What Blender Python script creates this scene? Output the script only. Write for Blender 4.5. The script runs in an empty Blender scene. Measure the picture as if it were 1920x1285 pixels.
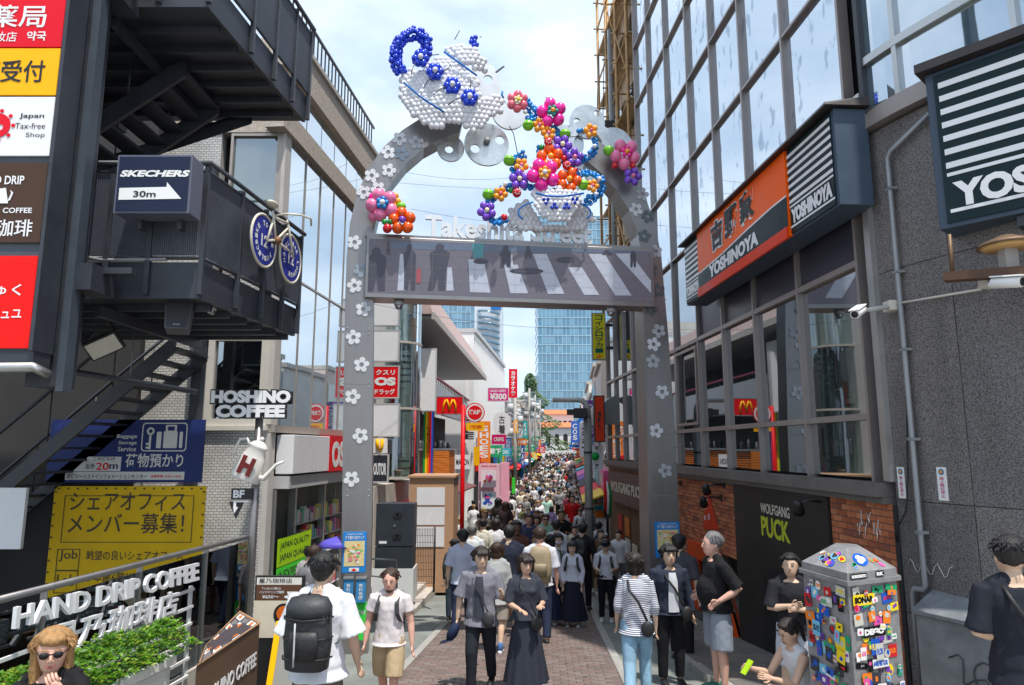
import bpy, bmesh, math, random
from mathutils import Vector, Matrix, Euler, noise
from mathutils.geometry import tessellate_polygon
R = math.radians
random.seed(7)
S = bpy.context.scene
COL = S.collection
# ---------------------------------------------------------------- camera
FPX = 1280.0
PITCH = R(8.8)
CAMZ = 3.0
cd = bpy.data.cameras.new('camera'); cam = bpy.data.objects.new('camera', cd); COL.objects.link(cam)
cam.location = (0, 0, CAMZ); cam.rotation_euler = (R(90) + PITCH, 0, 0)
cd.sensor_width = 36; cd.lens = 24; cd.clip_start = 0.05; cd.clip_end = 3000
S.camera = cam
# ---------------------------------------------------------------- light
SUN_DIR = Vector((0.19, -0.33, 1.0)).normalized()          # towards the sun
sun_el = math.asin(SUN_DIR.z); sun_az = math.atan2(SUN_DIR.x, SUN_DIR.y)
W = bpy.data.worlds.new('World'); S.world = W; W.use_nodes = True
wn = W.node_tree; wn.nodes.clear()
def wnode(t, **k):
    n = wn.nodes.new(t)
    for a, b in k.items(): setattr(n, a, b)
    return n
sky = wnode('ShaderNodeTexSky', sky_type='NISHITA'); sky.sun_disc = False
sky.sun_elevation = sun_el; sky.sun_rotation = sun_az; sky.air_density = 1.0; sky.dust_density = 1.5; sky.ozone_density = 1.5
tc = wnode('ShaderNodeTexCoord')
mp = wnode('ShaderNodeMapping'); mp.inputs['Scale'].default_value = (1.0, 1.0, 2.3); mp.inputs['Location'].default_value = (0.55, 0.2, 0.0)
wn.links.new(tc.outputs['Generated'], mp.inputs['Vector'])
n1 = wnode('ShaderNodeTexNoise'); n1.inputs['Scale'].default_value = 2.3; n1.inputs['Detail'].default_value = 9; n1.inputs['Roughness'].default_value = 0.56; n1.inputs['Distortion'].default_value = 0.5
wn.links.new(mp.outputs[0], n1.inputs['Vector'])
cr = wnode('ShaderNodeValToRGB'); cr.color_ramp.elements[0].position = 0.30; cr.color_ramp.elements[0].color = (0.50,)*3+(1,); cr.color_ramp.elements[1].position = 0.60; cr.color_ramp.elements[1].color = (1,)*4
wn.links.new(n1.outputs['Fac'], cr.inputs[0])
n2 = wnode('ShaderNodeTexNoise'); n2.inputs['Scale'].default_value = 4.5; n2.inputs['Detail'].default_value = 6
wn.links.new(mp.outputs[0], n2.inputs['Vector'])
cc = wnode('ShaderNodeValToRGB'); cc.color_ramp.elements[0].position = 0.38; cc.color_ramp.elements[0].color = (3.4, 4.3, 5.4, 1); cc.color_ramp.elements[1].position = 0.66; cc.color_ramp.elements[1].color = (5.1, 5.75, 6.45, 1)
wn.links.new(n2.outputs['Fac'], cc.inputs[0])
mx = wnode('ShaderNodeMix', data_type='RGBA')
wn.links.new(cr.outputs[0], mx.inputs[0]); wn.links.new(sky.outputs[0], mx.inputs[6]); wn.links.new(cc.outputs[0], mx.inputs[7])
bg = wnode('ShaderNodeBackground'); bg.inputs['Strength'].default_value = 0.125
wn.links.new(mx.outputs[2], bg.inputs['Color'])
wo = wnode('ShaderNodeOutputWorld'); wn.links.new(bg.outputs[0], wo.inputs['Surface'])
sl = bpy.data.lights.new('sun', 'SUN'); sl.energy = 3.0; sl.angle = R(0.8); sl.color = (1.0, 0.95, 0.87)
so = bpy.data.objects.new('sun', sl); COL.objects.link(so); so.location = (20, -20, 60)
so.rotation_euler = (-SUN_DIR).to_track_quat('-Z', 'Y').to_euler()
S.view_settings.view_transform = 'Standard'; S.view_settings.look = 'None'
S.view_settings.exposure = 0.76; S.view_settings.gamma = 1; S.view_settings.use_curve_mapping = False
S.render.engine = 'CYCLES'
S.cycles.max_bounces = 6; S.cycles.diffuse_bounces = 3; S.cycles.glossy_bounces = 3; S.cycles.transmission_bounces = 4
S.cycles.transparent_max_bounces = 8; S.cycles.caustics_reflective = False; S.cycles.caustics_refractive = False
S.cycles.use_denoising = True; S.cycles.sample_clamp_indirect = 6

# ---------------------------------------------------------------- helpers
def P(px, py, Y):
    """world point seen at photo pixel (px, py) at distance Y ahead"""
    u = (px - 960) / FPX; v = (642.5 - py) / FPX
    dy = math.cos(PITCH) - v * math.sin(PITCH); dz = math.sin(PITCH) + v * math.cos(PITCH)
    k = Y / dy
    return Vector((u * k, Y, CAMZ + dz * k))
class Wall:
    """vertical plan line: s along, o outwards (to the street), z up"""
    def __init__(s, x, y, dx, dy, flip=1):
        l = math.hypot(dx, dy); s.o = (x, y); s.d = (dx / l, dy / l); s.n = (-dy / l * flip, dx / l * flip)
    def w(s, a, z, o=0.0): return Vector((s.o[0] + s.d[0] * a + s.n[0] * o, s.o[1] + s.d[1] * a + s.n[1] * o, z))
    def at(s, px, py):
        u = (px - 960) / FPX; v = (642.5 - py) / FPX
        r = (u, math.cos(PITCH) - v * math.sin(PITCH), math.sin(PITCH) + v * math.cos(PITCH))
        det = -r[0] * s.d[1] + s.d[0] * r[1]
        k = (-s.o[0] * s.d[1] + s.d[0] * s.o[1]) / det
        return ((k * r[0] - s.o[0]) * s.d[0] + (k * r[1] - s.o[1]) * s.d[1], CAMZ + k * r[2])
    def ang(s): return math.atan2(s.d[1], s.d[0])
GP = [(-30, .35), (5.4, .35), (6.0, .3), (8, .03), (10, -.18), (13, -.47), (16, -.75), (22, -1.0), (30, -1.1), (60, -1.1), (100, -.6), (160, 1.0), (230, 3.0), (500, 6), (3000, 6)]
def G(Y):
    for (a, za), (b, zb) in zip(GP, GP[1:]):
        if Y <= b:
            t = (Y - a) / (b - a); return za + (zb - za) * t
    return GP[-1][1]

def lin(c):
    return tuple((x / 12.92 if x <= .04045 else ((x + .055) / 1.055) ** 2.4) for x in c)
MATS = {}
def mat(name, col=(.5, .5, .5), rough=.6, metal=0.0, var=.12, vs=3.0, bump=0.0, bs=40.0, spec=.5, objcol=False, coat=0.0, emit=0.0, trans=0.0, sss=0.0, stretch=None):
    if name in MATS: return MATS[name]
    m = bpy.data.materials.new(name); m.use_nodes = True; nt = m.node_tree; N = nt.nodes; L = nt.links
    b = N['Principled BSDF']
    b.inputs['Roughness'].default_value = rough; b.inputs['Metallic'].default_value = metal
    b.inputs['Specular IOR Level'].default_value = spec; b.inputs['Coat Weight'].default_value = coat
    if sss: b.inputs['Subsurface Weight'].default_value = sss; b.inputs['Subsurface Radius'].default_value = (.02, .008, .004)
    if trans: b.inputs['Transmission Weight'].default_value = trans
    c3 = tuple(col[:3]) + (1,)
    src = None
    if objcol:
        oi = N.new('ShaderNodeObjectInfo'); src = oi.outputs['Color']
    t = N.new('ShaderNodeTexCoord'); vec = t.outputs['Object']
    if stretch:
        q = N.new('ShaderNodeMapping'); q.inputs['Scale'].default_value = stretch; L.new(vec, q.inputs['Vector']); vec = q.outputs[0]
    if var:
        n = N.new('ShaderNodeTexNoise'); n.inputs['Scale'].default_value = vs; n.inputs['Detail'].default_value = 5; n.inputs['Roughness'].default_value = .65
        L.new(vec, n.inputs['Vector'])
        mr = N.new('ShaderNodeMapRange'); mr.inputs[1].default_value = .3; mr.inputs[2].default_value = .7; mr.inputs[3].default_value = 1 - var; mr.inputs[4].default_value = 1 + var * .6
        L.new(n.outputs['Fac'], mr.inputs[0])
        mm = N.new('ShaderNodeMix'); mm.data_type = 'RGBA'; mm.blend_type = 'MULTIPLY'; mm.inputs[0].default_value = 1
        mm.inputs[6].default_value = c3
        if src: L.new(src, mm.inputs[6])
        L.new(mr.outputs[0], mm.inputs[7]); L.new(mm.outputs[2], b.inputs['Base Color'])
        mr2 = N.new('ShaderNodeMapRange'); mr2.inputs[1].default_value = .3; mr2.inputs[2].default_value = .7; mr2.inputs[3].default_value = max(.02, rough * .85); mr2.inputs[4].default_value = min(1, rough * 1.15)
        L.new(n.outputs['Fac'], mr2.inputs[0]); L.new(mr2.outputs[0], b.inputs['Roughness'])
    elif src: L.new(src, b.inputs['Base Color'])
    else: b.inputs['Base Color'].default_value = c3
    if emit:
        b.inputs['Emission Strength'].default_value = emit; b.inputs['Emission Color'].default_value = c3
    if bump:
        n = N.new('ShaderNodeTexNoise'); n.inputs['Scale'].default_value = bs; n.inputs['Detail'].default_value = 3
        L.new(vec, n.inputs['Vector']); bp = N.new('ShaderNodeBump'); bp.inputs['Strength'].default_value = bump; bp.inputs['Distance'].default_value = .01
        L.new(n.outputs['Fac'], bp.inputs['Height']); L.new(bp.outputs[0], b.inputs['Normal'])
    MATS[name] = m
    return m
def flat(hexs, name=None, rough=.55, **k):
    k.setdefault('spec', .22); rough = max(rough, .42)
    """material from an approximate paint colour, written as 0-255 triple"""
    c = lin([x / 255 for x in hexs]); n = name or 'paint_%d_%d_%d' % tuple(hexs)
    return mat(n, c, rough, **k)

class MB:
    def __init__(s): s.v = []; s.f = []; s.m = []; s.sm = []
    def add(s, vs, fs, mi=0, smooth=False):
        b = len(s.v); s.v.extend(Vector(q) for q in vs)
        for f in fs: s.f.append([i + b for i in f]); s.m.append(mi); s.sm.append(smooth)
        return s
    def hexa(s, p, mi=0):
        # p: 8 points, bottom 4 ccw then top 4
        return s.add(p, [(3, 2, 1, 0), (4, 5, 6, 7), (0, 1, 5, 4), (1, 2, 6, 5), (2, 3, 7, 6), (3, 0, 4, 7)], mi)
    def box(s, x0, x1, y0, y1, z0, z1, mi=0):
        return s.hexa([(x0, y0, z0), (x1, y0, z0), (x1, y1, z0), (x0, y1, z0), (x0, y0, z1), (x1, y0, z1), (x1, y1, z1), (x0, y1, z1)], mi)
    def cbox(s, c, sz, rot=None, mi=0):
        c = Vector(c); M = rot.to_matrix() if isinstance(rot, Euler) else (rot or Matrix.Identity(3)); h = [q / 2 for q in sz]
        ps = [c + M @ Vector((a * h[0], b * h[1], d * h[2])) for d in (-1, 1) for a, b in ((-1, -1), (1, -1), (1, 1), (-1, 1))]
        return s.hexa(ps, mi)
    def wbox(s, w, s0, s1, z0, z1, o0, o1, mi=0):
        return s.hexa([w.w(s0, z0, o0), w.w(s1, z0, o0), w.w(s1, z0, o1), w.w(s0, z0, o1), w.w(s0, z1, o0), w.w(s1, z1, o0), w.w(s1, z1, o1), w.w(s0, z1, o1)], mi)
    def tube(s, pts, r, n=8, mi=0, caps=True, smooth=True, sx=1.0):
        pts = [Vector(p) for p in pts]; k = len(pts)
        rr = r if isinstance(r, (list, tuple)) else [r] * k
        vs = []; fs = []; up = None
        for i, p in enumerate(pts):
            d = (pts[min(i + 1, k - 1)] - pts[max(i - 1, 0)])
            d = d.normalized() if d.length > 1e-9 else Vector((0, 0, 1))
            if up is None:
                a = Vector((0, 0, 1)) if abs(d.z) < .9 else Vector((0, 1, 0)); e = d.cross(a).normalized()
            else: e = (up - d * up.dot(d)).normalized()
            up = e; g = d.cross(e)
            for j in range(n):
                t = 2 * math.pi * j / n
                vs.append(p + (e * math.cos(t) * sx + g * math.sin(t)) * rr[i])
        for i in range(k - 1):
            for j in range(n):
                fs.append((i * n + j, i * n + (j + 1) % n, (i + 1) * n + (j + 1) % n, (i + 1) * n + j))
        if caps: fs.append(tuple(range(n))[::-1]); fs.append(tuple((k - 1) * n + j for j in range(n)))
        return s.add(vs, fs, mi, smooth)
    def rings(s, rs, n=12, mi=0, caps=True, smooth=True, top=True):
        """rs: list of (centre, xaxis*rx, yaxis*ry)"""
        vs = []; fs = []
        for c, a, b in rs:
            for j in range(n):
                t = 2 * math.pi * j / n; vs.append(Vector(c) + Vector(a) * math.cos(t) + Vector(b) * math.sin(t))
        for i in range(len(rs) - 1):
            for j in range(n): fs.append((i * n + j, i * n + (j + 1) % n, (i + 1) * n + (j + 1) % n, (i + 1) * n + j))
        if caps:
            fs.append(tuple(range(n))[::-1])
            if top: fs.append(tuple((len(rs) - 1) * n + j for j in range(n)))
        return s.add(vs, fs, mi, smooth)
    def ball(s, c, r, n=12, m=8, mi=0, sc=(1, 1, 1), rot=None):
        c = Vector(c); vs = []; fs = []
        M = rot.to_matrix() if isinstance(rot, Euler) else rot
        for i in range(m + 1):
            ph = math.pi * i / m
            for j in range(n):
                t = 2 * math.pi * j / n; q = Vector((math.sin(ph) * math.cos(t) * r * sc[0], math.sin(ph) * math.sin(t) * r * sc[1], math.cos(ph) * r * sc[2]))
                vs.append(c + (M @ q if M else q))
        for i in range(m):
            for j in range(n): fs.append((i * n + j, (i + 1) * n + j, (i + 1) * n + (j + 1) % n, i * n + (j + 1) % n))
        return s.add(vs, fs, mi, True)
    def cyl(s, a, b, r, n=12, mi=0, r2=None): return s.tube([a, b], [r, r if r2 is None else r2], n, mi)
    def prism(s, outline, fn, d, holes=(), mi=0, side=None):
        """outline 2D -> fn(u, v, depth) 3D ; front at depth 0, back at depth d"""
        loops = [list(outline)] + [list(h) for h in holes]
        flatp = [p for l in loops for p in l]
        tri = tessellate_polygon([[Vector((p[0], p[1], 0)) for p in l] for l in loops])
        n = len(flatp)
        vs = [fn(p[0], p[1], 0) for p in flatp] + [fn(p[0], p[1], d) for p in flatp]
        fs = [tuple(t) for t in tri] + [tuple(i + n for i in t[::-1]) for t in tri]
        s.add(vs, fs, mi)
        if d:
            b = 0; sv = []; sf = []
            for l in loops:
                k = len(l)
                for i in range(k): sf.append((b + i, b + (i + 1) % k, n + b + (i + 1) % k, n + b + i))
                b += k
            s.add(vs, sf, mi if side is None else side)
        return s
    def quad(s, a, b, c, d, mi=0): return s.add([a, b, c, d], [(0, 1, 2, 3)], mi)
    def mesh(s, name, mats):
        me = bpy.data.meshes.new(name); me.from_pydata(s.v, [], s.f)
        for m in (mats if isinstance(mats, (list, tuple)) else [mats]): me.materials.append(m)
        if any(s.m): me.polygons.foreach_set('material_index', s.m)
        if any(s.sm): me.polygons.foreach_set('use_smooth', s.sm)
        me.update(); return me

def props(o, label=None, cat=None, group=None, kind=None):
    if label: o['label'] = label
    if cat: o['category'] = cat
    if group: o['group'] = group
    if kind: o['kind'] = kind
    return o
def setp(o, parent):
    if parent is not None:
        o.parent = parent; o.matrix_parent_inverse = ORIG.get(parent.name, Matrix.Identity(4)).inverted()
        ORIG[o.name] = ORIG.get(o.name, Matrix.Identity(4))
ORIG = {}
def fixn(me):
    b = bmesh.new(); b.from_mesh(me); bmesh.ops.recalc_face_normals(b, faces=b.faces); b.to_mesh(me); b.free()
def obj(name, mb, mats, parent=None, label=None, cat=None, group=None, kind=None, bevel=0, norm=True):
    me = mb.mesh(name, mats) if isinstance(mb, MB) else mb
    if isinstance(mb, MB) and norm and len(me.polygons) < 60000: fixn(me)
    o = bpy.data.objects.new(name, me); COL.objects.link(o); setp(o, parent)
    if bevel:
        md = o.modifiers.new('bevel', 'BEVEL'); md.width = bevel; md.segments = 2; md.limit_method = 'ANGLE'; md.angle_limit = R(40)
    return props(o, label, cat, group, kind)
def thing(name, loc, label, cat, group=None, kind=None, rz=0):
    o = bpy.data.objects.new(name, None); COL.objects.link(o); o.location = loc; o.rotation_euler = (0, 0, rz); o.empty_display_size = .2
    ORIG[o.name] = Matrix.Translation(Vector(loc)) @ Matrix.Rotation(rz, 4, 'Z')
    return props(o, label, cat, group, kind)
def inst(name, me, parent, M, mats=None, color=None, label=None):
    """object sharing mesh data, placed by world matrix M under a parent whose parts are given in world space"""
    o = bpy.data.objects.new(name, me); COL.objects.link(o)
    if parent is not None: o.parent = parent; o.matrix_parent_inverse = ORIG.get(parent.name, Matrix.Identity(4)).inverted()
    o.matrix_basis = M
    if color: o.color = tuple(color) + (1,)
    if label: o['label'] = label
    return o
def kids(o): return [c for c in bpy.data.objects if c.parent == o]

TXT = {}
TS = bpy.data.scenes.new('workbench')              # a small scene for evaluating one curve or modifier at a time
def evald(o):
    TS.collection.objects.link(o); vl = TS.view_layers[0]; vl.update()
    m = bpy.data.meshes.new_from_object(o.evaluated_get(vl.depsgraph)); TS.collection.objects.unlink(o); return m
def text_data(s, bold=0.0, ext=0.0, spacing=1.0):
    k = (s, bold, ext, spacing)
    if k in TXT: return TXT[k]
    c = bpy.data.curves.new('lettering', 'FONT'); c.body = s; c.offset = bold; c.extrude = ext; c.resolution_u = 3; c.space_character = spacing
    c.fill_mode = 'BOTH' if ext else 'FRONT'; c.align_x = 'LEFT'
    o = bpy.data.objects.new('lettering', c); m = evald(o)
    co = [v.co.copy() for v in m.vertices]; fs = [tuple(p.vertices) for p in m.polygons]
    bpy.data.objects.remove(o); bpy.data.meshes.remove(m); bpy.data.curves.remove(c)
    if not co: co = [Vector((0, 0, 0))]
    x0 = min(v.x for v in co); x1 = max(v.x for v in co); y0 = min(v.y for v in co); y1 = max(v.y for v in co)
    r = ([((v.x - x0) / max(1e-6, x1 - x0), (v.y - y0) / max(1e-6, y1 - y0), (v.z + ext) / (2 * ext) if ext else 0) for v in co], fs, (x1 - x0, y1 - y0))
    TXT[k] = r
    return r
def put_text(mb, s, fn, u0, v0, w, h, bold=0.0, depth=0.0, mi=0, vertical=False, shear=0.0, spacing=1.0):
    """fn(u, v, o) -> world; the text fills the box u0..u0+w, v0..v0+h on that face"""
    if vertical:
        n = len(s)
        for i, ch in enumerate(s): put_text(mb, ch, fn, u0, v0 + h * (n - 1 - i) / n + h / n * .06, w, h / n * .88, bold, depth, mi)
        return
    vs, fs, _ = text_data(s, bold, .05 if depth else 0, spacing)
    mb.add([fn(u0 + w * a + shear * b * h, v0 + h * b, depth * c) for a, b, c in vs], fs, mi)
def face(o, xd, yd, nd):
    o = Vector(o); xd = Vector(xd).normalized(); yd = Vector(yd).normalized(); nd = Vector(nd).normalized()
    return lambda u, v, d=0.0: o + xd * u + yd * v + nd * d
def wface(w, s0, z0, o, sgn=1):
    """face on a wall, u running along the wall as read from the street"""
    return lambda u, v, d=0.0: w.w(s0 + u * sgn, z0 + v, o + d)
def circ(cx, cy, r, n=20, a0=0): return [(cx + r * math.cos(a0 + 2 * math.pi * i / n), cy + r * math.sin(a0 + 2 * math.pi * i / n)) for i in range(n)]
def rrect(x0, y0, x1, y1, r, n=4):
    out = []
    for cx, cy, a in ((x1 - r, y0 + r, -90), (x1 - r, y1 - r, 0), (x0 + r, y1 - r, 90), (x0 + r, y0 + r, 180)):
        for i in range(n + 1): t = R(a + 90 * i / n); out.append((cx + r * math.cos(t), cy + r * math.sin(t)))
    return out
def rect(x0, y0, x1, y1): return [(x0, y0), (x1, y0), (x1, y1), (x0, y1)]

def sign(name, loc, w, h, d, label, bodymat, face_specs, fn, cat='sign', group=None, frame=None, parent=None):
    """box sign: fn(u,v,dd) front face frame (dd>0 towards viewer); body goes d behind. face_specs: list of (part name, MB-building function, mats)"""
    t = thing(name, loc, label, cat, group) if parent is None else parent
    b = MB(); b.prism(rect(0, 0, w, h), fn, -d); obj('sign_box', b, bodymat, t, bevel=.006)
    if frame:
        b = MB(); q = frame[1]
        b.prism(rect(-q, -q, w + q, h + q), lambda u, v, e=0: fn(u, v, e + .014), -(d + .02) if False else -.05, [rect(q, q, w - q, h - q)[::-1]]); obj('frame', b, frame[0], t)
    for nm, build, mats in face_specs:
        b = MB(); build(b, fn); obj(nm, b, mats, t, norm=False)
    return t
# common materials
M_steel = mat('brushed_steel', (.29, .275, .27), .36, .75, var=.10, vs=6, bump=.05, bs=90, stretch=(1, 1, .1))
M_black_steel = mat('black_painted_steel', (.034, .039, .050), .45, .0, var=.25, vs=4, bump=.05)
M_black = mat('black_plastic', (.015, .015, .017), .45, var=.2)
M_dark = mat('dark_interior', (.02, .02, .022), .8, var=.3, vs=1.5)
M_white = mat('white_paint', (.78, .78, .77), .5, var=.05, vs=1.2)
M_signwhite = mat('white_acrylic', (.80, .80, .82), .28, var=.04, vs=1.5)
M_lightgrey = mat('light_grey_paint', (.5, .5, .5), .5, var=.1)
M_grey = mat('grey_paint', (.24, .25, .26), .5, var=.12)
M_alu = mat('bronze_anodised_aluminium', (.36, .315, .30), .42, .45, var=.12, vs=2)
M_lightalu = mat('satin_aluminium', (.55, .55, .54), .35, .8, var=.1)
M_red = flat((225, 12, 24), 'red_paint', .35, var=.05)
M_yellow = flat((250, 185, 10), 'yellow_paint', .4, var=.05)
M_stone = mat('pale_stone', (.50, .46, .42), .75, var=.2, vs=5, bump=.3, bs=60)
M_render = mat('cream_render', (.62, .58, .52), .8, var=.12, vs=1.5, bump=.2, bs=80)
M_conc = mat('concrete', (.36, .35, .33), .8, var=.2, vs=2.5, bump=.25, bs=60)
M_bulb = mat('lamp_glass', (.8, .8, .75), .2, var=0)
def glass_mat(name, tint, refl, rough=.03, base=None, wav=.004, ws=1.2, spots=0):
    """pane: reflective front over see-through or dark body"""
    m = bpy.data.materials.new(name); m.use_nodes = True; nt = m.node_tree; N = nt.nodes; L = nt.links
    N.remove(N['Principled BSDF']); out = N['Material Output']
    g = N.new('ShaderNodeBsdfGlossy'); g.inputs['Roughness'].default_value = rough; g.inputs['Color'].default_value = (.9, .95, 1, 1)
    if base is None:
        d = N.new('ShaderNodeBsdfTransparent'); d.inputs['Color'].default_value = tint + (1,)
    else:
        d = N.new('ShaderNodeBsdfDiffuse'); d.inputs['Color'].default_value = base + (1,)
    fr = N.new('ShaderNodeLayerWeight'); fr.inputs['Blend'].default_value = .35
    mr = N.new('ShaderNodeMapRange'); mr.inputs[3].default_value = refl; mr.inputs[4].default_value = 1.0
    L.new(fr.outputs['Fresnel'], mr.inputs[0])
    mix = N.new('ShaderNodeMixShader'); L.new(mr.outputs[0], mix.inputs[0]); L.new(d.outputs[0], mix.inputs[1]); L.new(g.outputs[0], mix.inputs[2])
    L.new(mix.outputs[0], out.inputs['Surface'])
    if spots:      # dried rain marks: patches where the pane is dull
        t = N.new('ShaderNodeTexCoord'); mp_ = N.new('ShaderNodeMapping'); mp_.inputs['Scale'].default_value = (1, 1, .45); n = N.new('ShaderNodeTexNoise'); n.inputs['Scale'].default_value = 4.5; n.inputs['Detail'].default_value = 2; L.new(t.outputs['Object'], mp_.inputs[0]); L.new(mp_.outputs[0], n.inputs['Vector'])
        r = N.new('ShaderNodeValToRGB'); r.color_ramp.elements[0].position = .60; r.color_ramp.elements[0].color = (.9, .95, 1, 1); r.color_ramp.elements[1].position = .66; r.color_ramp.elements[1].color = (.58, .64, .72, 1); L.new(n.outputs['Fac'], r.inputs[0]); L.new(r.outputs[0], g.inputs['Color'])
    if wav:
        t = N.new('ShaderNodeTexCoord'); n = N.new('ShaderNodeTexNoise'); n.inputs['Scale'].default_value = ws; n.inputs['Detail'].default_value = 1
        L.new(t.outputs['Object'], n.inputs['Vector']); bp = N.new('ShaderNodeBump'); bp.inputs['Strength'].default_value = 1; bp.inputs['Distance'].default_value = wav
        L.new(n.outputs['Fac'], bp.inputs['Height']); L.new(bp.outputs[0], g.inputs['Normal'])
    return m
# ================================================================ SETTING: ground, street
def strip(xa, xb, ys, dz, mats, name, **k):
    b = MB(); vs = []; fs = []
    for i, y in enumerate(ys):
        for fx in (xa, xb): vs.append((fx(y) if callable(fx) else fx, y, G(y) + dz))
    for i in range(len(ys) - 1): fs.append((2 * i, 2 * i + 1, 2 * i + 3, 2 * i + 2))
    b.add(vs, fs); return obj(name, b, mats, **k)
YS = [-40, -10, 0, 3, 5.4, 5.7, 6, 6.5, 7, 7.5, 8, 8.5, 9, 9.5, 10, 11, 12, 13, 14.5, 16, 18, 20, 22, 25, 27, 30, 40, 50, 60, 70, 80, 90, 100, 120, 140, 160, 190, 230, 500, 1500]
M_asph = mat('worn_green_grey_asphalt', (.215, .23, .215), .8, var=.30, vs=1.3, bump=.5, bs=70)
M_ground = mat('pale_ground', (.30, .29, .27), .85, var=.2, vs=.5)
strip(-900, 900, YS, -.03, M_ground, 'ground', kind='structure')
def roadL(y): return -1.78 + .05 * (min(y, 19) - 9.5) + .086 * max(0, y - 19)
def roadR(y): return 1.63 + .047 * (min(y, 19) - 9.5) + .086 * max(0, y - 19)
def shopL(y): return -4.65 + .086 * (y - 13.2)
def shopR(y): return 4.85 - .0586 * y if y < 24.6 else 3.41 + .086 * (y - 24.6)
YR = [y for y in YS if 3 <= y <= 230]
strip(lambda y: roadL(y) - 7 - (5 if y < 14 else 0), roadL, YR, -.01, M_asph, 'side_road_surface', kind='structure')
strip(roadR, lambda y: roadR(y) + 5, YR, -.01, M_asph, 'side_road_surface', kind='structure')
M_edge = mat('granite_edging', (.36, .35, .33), .75, var=.2, vs=8, bump=.2)
for fn_ in (lambda y: roadL(y), lambda y: roadR(y) - .13):
    b = MB(); ye = [y for y in YS if 3 <= y <= 100]
    for ya, yb in zip(ye, ye[1:]):
        n = max(1, int((yb - ya) / .9)) if yb < 26 else 1
        for i in range(n):
            a = ya + (yb - ya) * i / n + .004; c = ya + (yb - ya) * (i + 1) / n - .004
            b.hexa([(fn_(a), a, G(a) - .02), (fn_(a) + .13, a, G(a) - .02), (fn_(c) + .13, c, G(c) - .02), (fn_(c), c, G(c) - .02), (fn_(a), a, G(a) + .012), (fn_(a) + .13, a, G(a) + .012), (fn_(c) + .13, c, G(c) + .012), (fn_(c), c, G(c) + .012)])
    obj('road_edging', b, M_edge, kind='structure')
# brown setts: base sheet with procedural joints for the far part, real pavers in front
def brick_mat(name, c1, c2, mort, sc, bw, bh, ms=.02, rough=.7, axes='XY', bump=.4, freq=2):
    m = bpy.data.materials.new(name); m.use_nodes = True; nt = m.node_tree; N = nt.nodes; L = nt.links; b = N['Principled BSDF']
    t = N.new('ShaderNodeTexCoord'); sx = N.new('ShaderNodeSeparateXYZ'); L.new(t.outputs['Object'], sx.inputs[0]); cx = N.new('ShaderNodeCombineXYZ')
    L.new(sx.outputs[axes[0]], cx.inputs[0]); L.new(sx.outputs[axes[1]], cx.inputs[1])
    k = N.new('ShaderNodeTexBrick'); k.inputs['Scale'].default_value = sc; k.inputs['Brick Width'].default_value = bw; k.inputs['Row Height'].default_value = bh
    k.inputs['Mortar Size'].default_value = ms; k.inputs['Color1'].default_value = c1 + (1,); k.inputs['Color2'].default_value = c2 + (1,); k.inputs['Mortar'].default_value = mort + (1,)
    k.offset_frequency = freq
    L.new(cx.outputs[0], k.inputs['Vector'])
    n = N.new('ShaderNodeTexNoise'); n.inputs['Scale'].default_value = 1.2; n.inputs['Detail'].default_value = 6; L.new(t.outputs['Object'], n.inputs['Vector'])
    mr = N.new('ShaderNodeMapRange'); mr.inputs[1].default_value = .3; mr.inputs[2].default_value = .7; mr.inputs[3].default_value = .75; mr.inputs[4].default_value = 1.15; L.new(n.outputs['Fac'], mr.inputs[0])
    mm = N.new('ShaderNodeMix'); mm.data_type = 'RGBA'; mm.blend_type = 'MULTIPLY'; mm.inputs[0].default_value = 1; L.new(k.outputs['Color'], mm.inputs[6]); L.new(mr.outputs[0], mm.inputs[7])
    L.new(mm.outputs[2], b.inputs['Base Color']); b.inputs['Roughness'].default_value = rough
    bp = N.new('ShaderNodeBump'); bp.inputs['Strength'].default_value = bump; bp.inputs['Distance'].default_value = .01; bp.invert = True
    L.new(k.outputs['Fac'], bp.inputs['Height']); L.new(bp.outputs[0], b.inputs['Normal'])
    return m
M_pave_far = brick_mat('brown_paving', (.20, .148, .13), (.16, .125, .11), (.095, .085, .08), 1, .2, .1, .008)
road = strip(lambda y: roadL(y) + .13, lambda y: roadR(y) - .13, YR, 0, M_pave_far, 'road', kind='structure')
M_pav = [mat('brown_paver_%s' % n, c, .62, var=.25, vs=14, bump=.3, bs=80) for n, c in (('red', (.20, .14, .122)), ('dull', (.165, .125, .112)), ('grey', (.215, .17, .155)))]
rest = MB(); cnt = 0; rows = []
y = 8.3; pv = [MB() for _ in range(3)]
pm_ = []
for m_ in M_pav:
    b = MB(); b.hexa([(-.1, -.054, 0), (.1, -.054, 0), (.1, .054, 0), (-.1, .054, 0), (-.094, -.048, .016), (.094, -.048, .016), (.094, .048, .016), (-.094, .048, .016)]); me = b.mesh('paver', m_); fixn(me); pm_.append(me)
r_ = 0
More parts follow.
